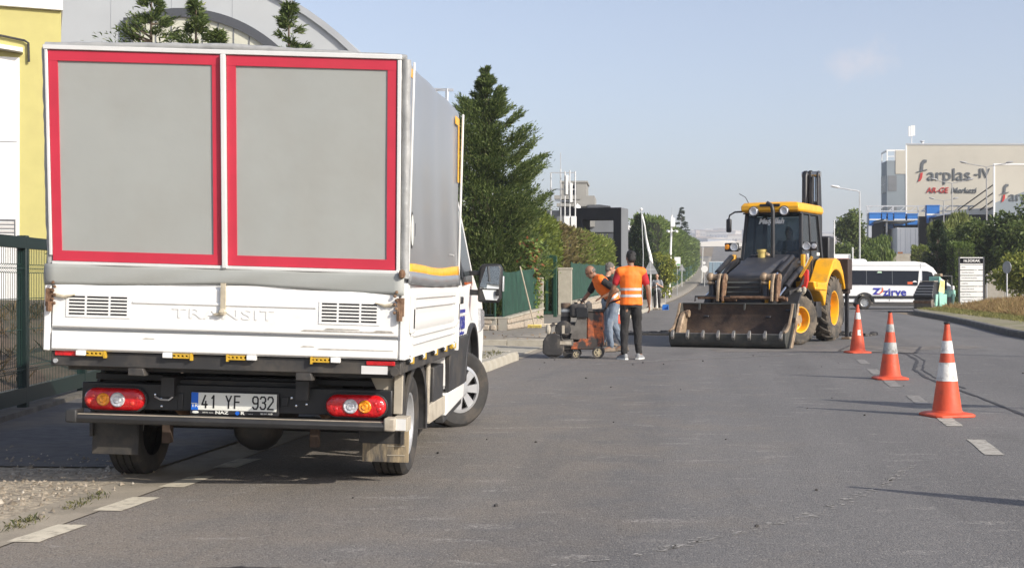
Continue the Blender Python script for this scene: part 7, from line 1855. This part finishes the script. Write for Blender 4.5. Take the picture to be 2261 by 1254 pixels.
# ------------------------------------------------------------------ traffic cones
M['cone'] = mat('faded_orange_cone', (.66,.085,.032), .5, var=.14, scale=5, bump=.25, bscale=9, dirt=(.33,.07,.04), dscale=4, dlo=.48, dhi=.75)
M['band_white'] = mat('worn_white_band', (.70,.69,.66), .55, var=.06, scale=10, dirt=(.30,.28,.25), dscale=9, dlo=.52, dhi=.68, bump=.2, bscale=60)
M['band_grey'] = mat('worn_grey_band', (.36,.37,.36), .45, var=.15, scale=12, dirt=(.17,.16,.15), dscale=9, dlo=.48, dhi=.65, bump=.2, bscale=60)
def cone(label, loc, rz, b_lo=('band_white',.33,.52), b_hi=('band_white',.64,.77), h=.90, tape=None, m='cone'):
    t = thing('traffic_cone', label, 'traffic cone', loc, rz, 'traffic cones along the road works')
    def rad(z): return .145 - (.145-.030)*min(1,(z-.04)/(h-.10))
    pr = []
    bs = MB()
    w, c = .215, .045
    outl = [(-w+c,-w),(w-c,-w),(w,-w+c),(w,w-c),(w-c,w),(-w+c,w),(-w,w-c),(-w,-w+c)]
    bs.loft([[Vector((x,y,.0)) for x,y in outl],[Vector((x,y,.022)) for x,y in outl],[Vector((x*.9,y*.9,.034)) for x,y in outl],[Vector((x*.72,y*.72,.042)) for x,y in outl]])
    obj('base', bs, M[m], t, bevel=.006)
    prof = [(.158,.038),(.150,.052)] + [(rad(z),z) for z in np.linspace(.06,h-.06,14)] + [(.030,h-.05),(.026,h-.02),(.024,h)]
    obj('body', MB().lathe([(float(a),float(b)) for a,b in prof] + [(.014,h),(.014,h-.06)], n=36, caps=False), M[m], t)
    obj('grip', MB().lathe([(.026,h-.002),(.033,h+.006),(.033,h+.018),(.016,h+.022),(.014,h)], n=20, caps=False), M['black_plastic'] , t)
    for bd in (b_lo, b_hi):
        if not bd: continue
        mm_, z0, z1 = bd
        if len(bd) == 3: obj('band', MB().lathe([(rad(z)+.0025,z) for z in np.linspace(z0,z1,6)], n=36, caps=False), M[mm_], t)
    if tape:
        for z0, z1, a0, a1 in tape: obj('tape_scrap', MB().lathe([(rad(z)+.0025,z) for z in np.linspace(z0,z1,4)], n=8, caps=False, a0=R_(a0), a1=R_(a1)), M['band_white'], t)
    return t
cone('nearest traffic cone with two scuffed white bands', S(4.26,13.04), R_(20), ('band_white',.345,.525), ('band_white',.615,.735))
cone('middle traffic cone with two worn grey bands', S(5.12,18.03), R_(8), ('band_grey',.345,.50), ('band_grey',.64,.745))
cone('farthest traffic cone with only scraps of white band left', S(6.44,24.82), R_(15), None, None, tape=[(.63,.75,-150,-20),(.33,.43,-110,-75)])
cone('traffic cone standing half hidden between the workers, red with white bands', S(3.42,42.9), R_(5), ('band_white',.30,.50), ('band_white',.62,.78))
cone('traffic cone just outside the frame whose long shadow crosses the road', (2.22,7.75,0), R_(30))

# ------------------------------------------------------------------ road saw
M['saw_orange'] = mat('saw_orange', (.72,.16,.03), .55, var=.12, scale=5, dirt=(.05,.043,.04), dscale=3.2, dlo=.36, dhi=.52)
M['saw_black'] = mat('sooty_metal', (.028,.027,.027), .65, var=.3, scale=8, dirt=(.16,.14,.12), dscale=6, dlo=.48, dhi=.75)
M['saw_grey'] = mat('dusty_grey_metal', (.15,.14,.125), .7, metal=.2, var=.2, scale=8, dirt=(.09,.08,.075), dscale=5)
W_ = thing('road_saw', 'scorched orange and black walk behind road saw with its engine on top', 'road saw', S(1.18,23.25), R_(4))
# local: x to the viewer's right along the machine, y away, z up; blade guard at the left
f = MB(); f.box(-.34,.40,-.24,.24,.15,.20); f.box(-.42,-.30,-.26,.26,.14,.24)
obj('frame', f, M['saw_black'], W_, bevel=.008)
obj('orange_skirt', MB().prism([(-.14,.16),(.40,.16),(.40,.34),(.02,.34),(-.02,.29),(-.14,.26)], 'y', -.27, -.24), M['saw_orange'], W_, bevel=.006)
hs_ = obj('water_tank', MB().loft([[Vector((x,y,z)) for x,y in ((.13,-.25),(.41,-.25),(.43,.0),(.41,.25),(.13,.25))] for z in (.20,.80)] ), M['saw_orange'], W_, bevel=.03, smooth=50)
obj('tank_top', MB().box(.10,.44,-.26,.26,.80,.845), M['saw_black'], W_, bevel=.012)
obj('side_panel', MB().prism([(-.16,.34),(.13,.30),(.13,.78),(-.02,.74)], 'y', -.245, -.215), M['saw_grey'], W_, bevel=.008)
obj('belt_guard', MB().prism([(-.10,.30),(.14,.28),(.14,.84),(.0,.84)], 'y', -.20, .2), M['saw_black'], W_, bevel=.02)
en = obj('engine', MB().box(-.30,.0,-.18,.2,.28,.62), M['saw_black'], W_, bevel=.03)
for k in range(6): obj('cooling_fin', MB().box(-.29,-.02,-.20,-.18,.34+k*.045,.355+k*.045), M['saw_black'], en)
obj('fan_cover', MB().lathe([(.001,-.26),(.05,-.265),(.13,-.25),(.15,-.20),(.15,-.17)], ax='y', n=24, caps=False), M['saw_black'], en, loc=(-.27,0,.50))
obj('starter_plate', MB().box(-.30,-.25,-.275,-.262,.41,.57), M['dust_beige'], en, bevel=.008)
obj('carburettor', MB().cyl((-.12,-.25,.50),(-.12,-.18,.50), .075, n=16), M['saw_grey'], en)
ac = obj('air_cleaner', MB().lathe([(.07,.62),(.088,.64),(.088,.72)], n=20), M['saw_black'], W_, loc=(-.24,-.06,0))
obj('cleaner_bowl', MB().lathe([(.075,.72),(.082,.74),(.082,.86),(.076,.87)], n=20), M['saw_grey'], ac)
obj('cleaner_band', MB().lathe([(.084,.80),(.084,.845)], n=20, caps=False), M['plate_white'], ac)
obj('cleaner_cap', MB().lathe([(.083,.87),(.086,.88),(.086,.945),(.075,.955)], n=20), mat('brown_bowl', (.12,.085,.06), .4), ac)
ft = obj('fuel_tank', MB().box(-.16,.14,-.26,.12,.70,.94), M['saw_black'], W_, bevel=.05, seg=4)
obj('tank_panel', MB().box(-.05,.16,-.285,-.262,.70,.88), M['black_metal'], ft, bevel=.02); obj('fuel_cap', MB().cyl((-.06,-.1,.94),(-.06,-.1,.965), .03, n=12), M['black_metal'], ft)
obj('oil_bottle', MB().lathe([(.001,.84),(.05,.845),(.062,.87),(.055,.95),(.02,.975),(.02,.99),(.001,.992)], n=16, caps=False), M['dust_beige'], W_, loc=(.16,-.12,0))
obj('control_lever', MB().tube([(.02,-.05,.92),(.04,-.1,1.0),(.10,-.12,1.02)], .012, 6), M['saw_black'], W_)
obj('throttle', MB().tube([(.10,-.16,.96),(.0,-.18,1.01),(-.03,-.18,.99)], .012, 6), M['saw_black'], W_)
hb_ = MB()
for y in (-.2,.2): hb_.tube([(.40,y,.78),(.52,y,.95),(.72,y,1.02)], .016, 8)
hb_.cyl((.66,-.2,1.0),(.66,.2,1.0), .016, n=8); obj('handlebars', hb_, M['saw_black'], W_)
gd = obj('blade_guard', MB().prism([(-.63,.10),(-.56,.05),(-.34,.05),(-.26,.12),(-.25,.30),(-.32,.40),(-.42,.44),(-.55,.41),(-.62,.30)], 'y', -.30, -.22), M['saw_black'], W_, bevel=.015)
obj('blade', MB().cyl((-.44,-.27,.20),(-.44,-.262,.20), .19, n=40), M['saw_black'], W_)
obj('front_arm', MB().bar((-.52,-.26,.22),(-.50,-.26,.56), .05, .05).bar((-.56,-.24,.52),(-.42,-.24,.60), .05,.05), M['saw_black'], gd)
obj('front_box', MB().box(-.36,-.10,-.30,-.24,.215,.33), M['saw_grey'], W_, bevel=.01); obj('front_hook', MB().tube([(-.30,-.3,.33),(-.30,-.3,.42),(-.18,-.3,.42)], .014, 6), M['saw_black'], W_)
obj('number_tag', MB().box(-.33,-.13,-.304,-.301,.24,.30), M['dust_beige'], W_, smooth=0)
obj('dust_cloth', MB().ball((-.53,-.28,.50), (.05,.06,.09), 10), M['dust_beige'], W_)
for x, y, r, w, mm_ in ((.33,-.30,.105,.05,'jcb_wheel'),(.33,.27,.105,.05,'jcb_wheel'),(-.05,-.29,.075,.06,'jcb_wheel'),(-.05,.26,.075,.06,'jcb_wheel')):
    if mm_ not in M: M[mm_] = mat('dusty_cream_wheel', (.42,.36,.24), .7, var=.2, scale=10, dirt=(.2,.17,.13), dscale=8)
    wv_ = obj('wheel', MB().lathe([(r*.66,0),(r,.004),(r,w-.004),(r*.66,w)], ax='y', n=28, caps=False), M['saw_black'], W_, loc=(x,y-w/2,r))
    rm = MB(); rm.lathe([(r*.68,.002),(r*.55,.006),(r*.55,w*.5)], ax='y', n=24, caps=False); rm.cyl((0,-.006,0),(0,w,0), r*.22, n=12)
    for k in range(5): a = 2*math.pi*k/5; rm.bar((0,.008,0),(r*.62*math.cos(a),.008,r*.62*math.sin(a)), r*.2,.012, up=(0,1,0))
    obj('rim', rm, M[mm_], wv_)
obj('skid_roller', MB().cyl((-.20,-.2,.085),(-.20,.2,.085), .085, n=20), M['saw_black'], W_)
obj('tow_chain', MB().tube([(.41,-.2,.5),(.47,-.22,.3),(.44,-.2,.2)], .008, 5), M['saw_grey'], W_)
# ------------------------------------------------------------------ white minibus in the side street
BW, BL = 2.0, 5.9
V_ = thing('minibus', 'white minibus with dark windows and blue zirve lettering crossing behind the cones', 'minibus', S(16.25,65.9), SR - R_(2))
side = [(0,.34),(.0,.95),(.05,1.85),(.16,2.24),(.40,2.36),(3.7,2.37),(4.25,2.30),(4.70,2.05),(5.12,1.55),(5.50,1.34),(5.80,1.12),(5.9,.75),(5.86,.36)]
def wheelhouse(cx, r, n=12): return [(cx + r*math.cos(a), .34 + r*math.sin(a)) for a in np.linspace(0, math.pi, n)]
poly = side + wheelhouse(4.62,.42) + wheelhouse(1.19,.42)
rings = []
for y, k in ((0,1),( .03,1),(BW-.03,1),(BW,1)):
    rings.append([Vector((x, y + (.14*max(0,(z-1.2))/1.2 if y < 1 else -.14*max(0,(z-1.2))/1.2), z)) for x, z in poly])
obj('body', MB().loft(rings), M['white_clean'], V_, bevel=.04, smooth=40)
def fy_(z): return -.004 + .14*max(0,(z-1.2))/1.2
def side_pane(name, pts, m, par=None, d=.012): 
    P = [Vector((x, fy_(z)-.001, z)) for x, z in pts]
    return obj(name, MB().loft([P, [p-Vector((0,d,0)) for p in P]][::-1]), m, par or V_, smooth=0)
sw_ = side_pane('side_window', [(.15,1.24),(3.80,1.19),(3.88,1.90),(.26,1.93),(.20,1.86)], M['win'])
for x in (1.28, 2.55): side_pane('window_joint', [(x,1.23),(x+.02,1.23),(x+.02,1.92),(x,1.92)], M['greyclad'], sw_, .015)
side_pane('front_window', [(4.08,1.24),(4.92,1.22),(4.62,1.82),(4.40,1.88),(4.06,1.90)], M['win'])
for x in (3.95,): side_pane('door_joint', [(x,.5),(x+.025,.5),(x+.025,2.25),(x,2.25)], M['greyclad'], None, .006)
side_pane('roof_crease', [(.5,2.16),(4.3,2.15),(4.3,2.175),(.5,2.185)], M['hall'], None, .006)
side_pane('lower_joint', [(2.4,.40),(2.42,.40),(2.42,.52),(2.4,.52)], M['greyclad'], None, .006)
side_pane('moulding', [(.02,.54),(.80,.54),(.82,.67),(.02,.67)], M['black_plastic'], None, .03); side_pane('moulding', [(1.58,.54),(4.2,.54),(4.2,.67),(1.56,.67)], M['black_plastic'], None, .03)
side_pane('sill_strip', [(.0,.30),(.84,.30),(.84,.345),(.0,.345)], M['black_plastic'], None, .02); side_pane('sill_strip', [(1.6,.30),(4.2,.30),(4.2,.345),(1.6,.345)], M['black_plastic'], None, .02)
ah = arcp(1.19,.34,.50,0,180,14); ai_ = arcp(1.19,.34,.42,0,180,14); obj('wheel_arch', MB().prism(ah+ai_[::-1], 'y', -.035, .0), M['black_plastic'], V_)
for x in (1.19, 4.62):
    for y0, s in ((.0,-1),(BW-.22,1)):
        h = .11; R, rim = .335, .20
        w = obj('wheel', MB().lathe([(rim,0),(R*.92,.0),(R,.03),(R,.19),(R*.92,.22),(rim,.22)], ax='y', n=32, caps=False), M['rubber'], V_, loc=(x,y0,.335))
        rm = MB(); rm.lathe([(rim,.01),(rim*.86,.03),(rim*.85,.1)], ax='y', n=28, caps=False); rm.cyl((0,.02,0),(0,.12,0), rim*.35, n=14)
        for k in range(8): a = 2*math.pi*k/8; rm.bar((0,.04,0),(rim*.9*math.cos(a),.03,rim*.9*math.sin(a)), rim*.28,.02, up=(0,1,0))
        rm.lathe([(rim*.86,.1),(.001,.11)], ax='y', n=20, caps=False)
        obj('rim', rm, M['wheel_silver'], w, smooth=30)
obj('air_unit', MB().loft([[Vector((x,y,2.34)) for x,y in ((.42,.35),(1.38,.35),(1.38,1.65),(.42,1.65))],[Vector((x,y,2.46)) for x,y in ((.46,.38),(1.32,.38),(1.32,1.62),(.46,1.62))],[Vector((x,y,2.50)) for x,y in ((.52,.45),(1.20,.45),(1.20,1.55),(.52,1.55))]]), M['white_clean'], V_, bevel=.04, smooth=50)
obj('tail_lamp', MB().box(-.02,.10,-.015,.12,.72,1.2), M['lens_red'], V_, bevel=.01); obj('tail_lamp', MB().box(-.02,.10,1.88,2.015,.72,1.2), M['lens_red'], V_, bevel=.01)
obj('rear_window', MB().box(-.015,.03,.3,1.7,1.3,1.95), M['win'], V_, smooth=0); obj('rear_bumper', MB().box(-.08,.02,.0,2.0,.32,.56), M['black_plastic'], V_, bevel=.03)
M['zblue'] = mat('zirve_blue', (.045,.05,.36), .35, var=.02); M['zred'] = mat('zirve_orange', (.75,.13,.05), .35, var=.02)
text('lettering', 'zirve', .52, M['zblue'], V_, (2.68,-.012,.84), ext=.003, bold=.012, xscale=1.12)
lg = obj('logo', MB().prism([(1.62,1.06),(2.02,1.06),(1.78,.82),(2.0,.72),(1.56,.72),(1.80,.96),(1.62,.98)], 'y', -.010, -.004), M['zblue'], V_, smooth=0)
obj('logo_swoosh', MB().prism([(1.72,.72),(1.92,.80),(2.06,.94),(2.05,1.12),(2.12,1.0),(2.10,.88),(1.98,.78)], 'y', -.013, -.010), M['zred'], lg, smooth=0)
obj('door_badge', MB().cyl((3.66,-.0,1.30),(3.66,.02,1.30), .12, n=18), M['white_clean'], V_); obj('door_badge', MB().box(3.30,3.55,-.012,.0,1.24,1.36), M['zred'], V_, smooth=0)
side_pane('roof_notice', [(1.82,1.80),(2.06,1.80),(2.02,1.88),(1.86,1.88)], mat('pale_green_notice', (.45,.6,.45)), sw_, .014)
P = [Vector((4.28,.20,2.26)),Vector((4.28,1.80,2.26)),Vector((5.10,1.88,1.54)),Vector((5.10,.12,1.54))]
obj('windscreen', MB().loft([P, [p+Vector((.02,0,.03)) for p in P]]), M['win'], V_, smooth=0)
obj('head_lamp', MB().box(5.55,5.86,-.01,.25,.80,1.05), M['lens_clear'], V_, bevel=.03)
obj('mirror', MB().box(4.95,5.1,-.22,-.02,1.3,1.6), M['black_plastic'], V_, bevel=.03)

for o in V_.children:
    for q in [o, *o.children]:
        if o.name.startswith('wheel'): break
        for v in q.data.vertices:
            if v.co.x > 3.9: v.co.x = 3.9 + (v.co.x-3.9)*.84
    if o.name.startswith('wheel') and o.location.x > 3.9: o.location.x = 3.9 + (o.location.x-3.9)*.84

# ------------------------------------------------------------------ small tandem roller
M['mint'] = mat('mint_green_paint', (.28,.55,.46), .5, var=.08, scale=6, dirt=(.40,.42,.34), dscale=5)
M['pale_yellow'] = mat('pale_yellow_panel', (.78,.72,.32), .5, var=.06)
M['drum'] = mat('roller_drum_steel', (.17,.15,.13), .6, metal=.3, var=.2, scale=6, dirt=(.16,.13,.10), dscale=4)
Q = thing('road_roller', 'mint green tandem road roller parked in front of the minibus nose', 'road roller', S(18.45,59.4), SR - R_(36))
for y, nm in ((0,0),(1.9,1)):
    d_ = obj('drum', MB().lathe([(.001,-.42),(.26,-.42),(.28,-.40),(.33,-.42),(.34,-.41),(.34,.41),(.33,.42),(.28,.40),(.26,.42),(.001,.42)], ax='x', n=40, caps=False), M['drum'], Q, loc=(0,y,.34), smooth=30)
    obj('drum_hub', MB().cyl((.405,0,0),(.46,0,0), .13, n=14), M['dust_beige'], d_)
    for s in (-1,1): obj('fork', MB().prism([(y-.10,.28),(y+.10,.28),(y+.22,.80),(y-.05,.80)] , 'x', min(s*.45,s*.52), max(s*.45,s*.52)), M['mint'], Q, bevel=.01)
    obj('scraper', MB().box(-.42,.42,y-.40,y-.36,.40,.52), M['rust'], Q)
hd = obj('hood', MB().loft([[Vector(p) for p in ((-.46,-.30,.60),(.46,-.30,.60),(.46,.50,.60),(-.46,.50,.60))],[Vector(p) for p in ((-.46,-.34,.72),(.46,-.34,.72),(.46,.55,.72),(-.46,.55,.72))],[Vector(p) for p in ((-.34,.12,1.34),(.34,.12,1.34),(.36,.60,1.36),(-.36,.60,1.36))]]), M['loader_black'], Q, bevel=.02)
for k in range(4):
    t_ = .12+k*.2; y0, z0, w = -.34+.46*t_, .72+.62*t_, .46-.12*t_
    obj('hood_slat', MB().bar((-w,y0-.015,z0),(w,y0-.015,z0), .05, .03, up=(0,-.8,.6)), M['greyclad'], hd)
obj('hood_cap', MB().box(-.34,.34,.14,.60,1.36,1.40), M['dust_beige'], Q, bevel=.01)
yp = obj('yellow_panel', MB().prism([(.30,.90),(.92,.82),(.96,1.42),(.52,1.42)], 'x', .46, .50), M['pale_yellow'], Q, bevel=.01)
for k in range(3): obj('panel_slot', MB().box(.501,.506,.58+k*.10,.60+k*.10,1.12,1.36), M['ink'], yp, smooth=0)
obj('side_frame', MB().prism([(.35,.22),(.62,.22),(.80,.86),(.30,.92)], 'x', .44, .52), M['mint'], Q, bevel=.01)
obj('frame', MB().box(-.45,.45,.62,1.35,.30,.80), M['mint'], Q, bevel=.03)
obj('articulation', MB().box(-.2,.2,1.0,1.35,.28,.7), M['black_metal'], Q)
st_o = obj('seat', MB().box(-.25,.25,1.30,1.75,.92,1.04).box(-.25,.25,1.72,1.82,1.04,1.42), M['black_plastic'], Q, bevel=.03)
obj('console', MB().prism([(.86,.80),(1.02,.80),(1.06,1.52),(.86,1.60)], 'x', -.22, .30), M['mint'], Q, bevel=.02)
sw2 = MB()
for k in range(16):
    a, b = 2*math.pi*k/16, 2*math.pi*(k+1)/16; f_ = lambda t: Vector((.04+.2*math.cos(t), 1.06+.2*math.sin(t)*.8, 1.56+.2*math.sin(t)*.6)); sw2.cyl(f_(a), f_(b), .016, n=6, caps=False)
obj('steering_wheel', sw2, M['black_plastic'], Q)
obj('rear_body', MB().box(-.45,.45,1.55,2.35,.66,.98), M['mint'], Q, bevel=.04); obj('water_tank', MB().box(-.42,.42,1.85,2.3,.98,1.18), M['white_clean'], Q, bevel=.04)
obj('engine_box', MB().box(-.4,.44,1.6,1.9,.40,.66), M['saw_grey'], Q, bevel=.02)
obj('roll_bar', MB().tube([(-.42,1.95,.9),(-.42,1.95,1.62),(.42,1.95,1.62),(.42,1.95,.9)], .035, 8), M['dust_beige'], Q)
obj('toolbox', MB().box(.0,.30,.95,1.2,1.60,1.72), M['worn_tan'], Q, bevel=.01)

# ------------------------------------------------------------------ unseen sign and lamps, added right of the frame to cast shadows into it
sg = thing('shadow_sign', 'unseen triangular sign on a folding stand, added right of the frame for its shadow', 'road sign', (3.62,13.5,0), R_(20))
pr_ = MB(); tri = [(-.46,.75),(.46,.75),(0,1.62)]; ti = [(-.22,.88),(.22,.88),(0,1.30)]
pr_.prism([(-.48,.72),(.48,.72),(.5,.76),(.02,1.66),(-.02,1.66),(-.5,.76)], 'y', -.01, .01); obj('plate', pr_, M['sign_back'], sg)
for x in (-.32,.32): obj('leg', MB().bar((x,0,.75),(x*1.4,-.1,0), .04,.04), M['galv'], sg)
obj('leg', MB().bar((0,.02,.8),(0,.6,0), .04,.04), M['galv'], sg)
lp2 = lamp_post('unseen street lamp added beyond the right edge for its shadow, nearer one', 0, 0, 7.6, -1.3, .6, rad=.10); lp2.location = (15.2,18.15,0)
lp3 = lamp_post('unseen street lamp added beyond the right edge for its shadow, farther one', 0, 0, 8.2, -1.3, .6, rad=.10); lp3.location = (18.2,26.0,0)

# ------------------------------------------------------------------ summer haze
hz = bpy.data.materials.new('haze'); nt, N, L = nt_new(hz)
out = N.new('ShaderNodeOutputMaterial'); pv = N.new('ShaderNodeVolumePrincipled')
pv.inputs['Color'].default_value = (.86,.90,.96,1); pv.inputs['Density'].default_value = .00042; pv.inputs['Anisotropy'].default_value = .25
L.new(pv.outputs[0], out.inputs['Volume'])
hb2 = obj('haze', MB().box(-2300,2300,-70,3450,-1.2,112), hz, smooth=0); hb2['kind'] = 'stuff'
bpy.data.scenes.remove(_ts)
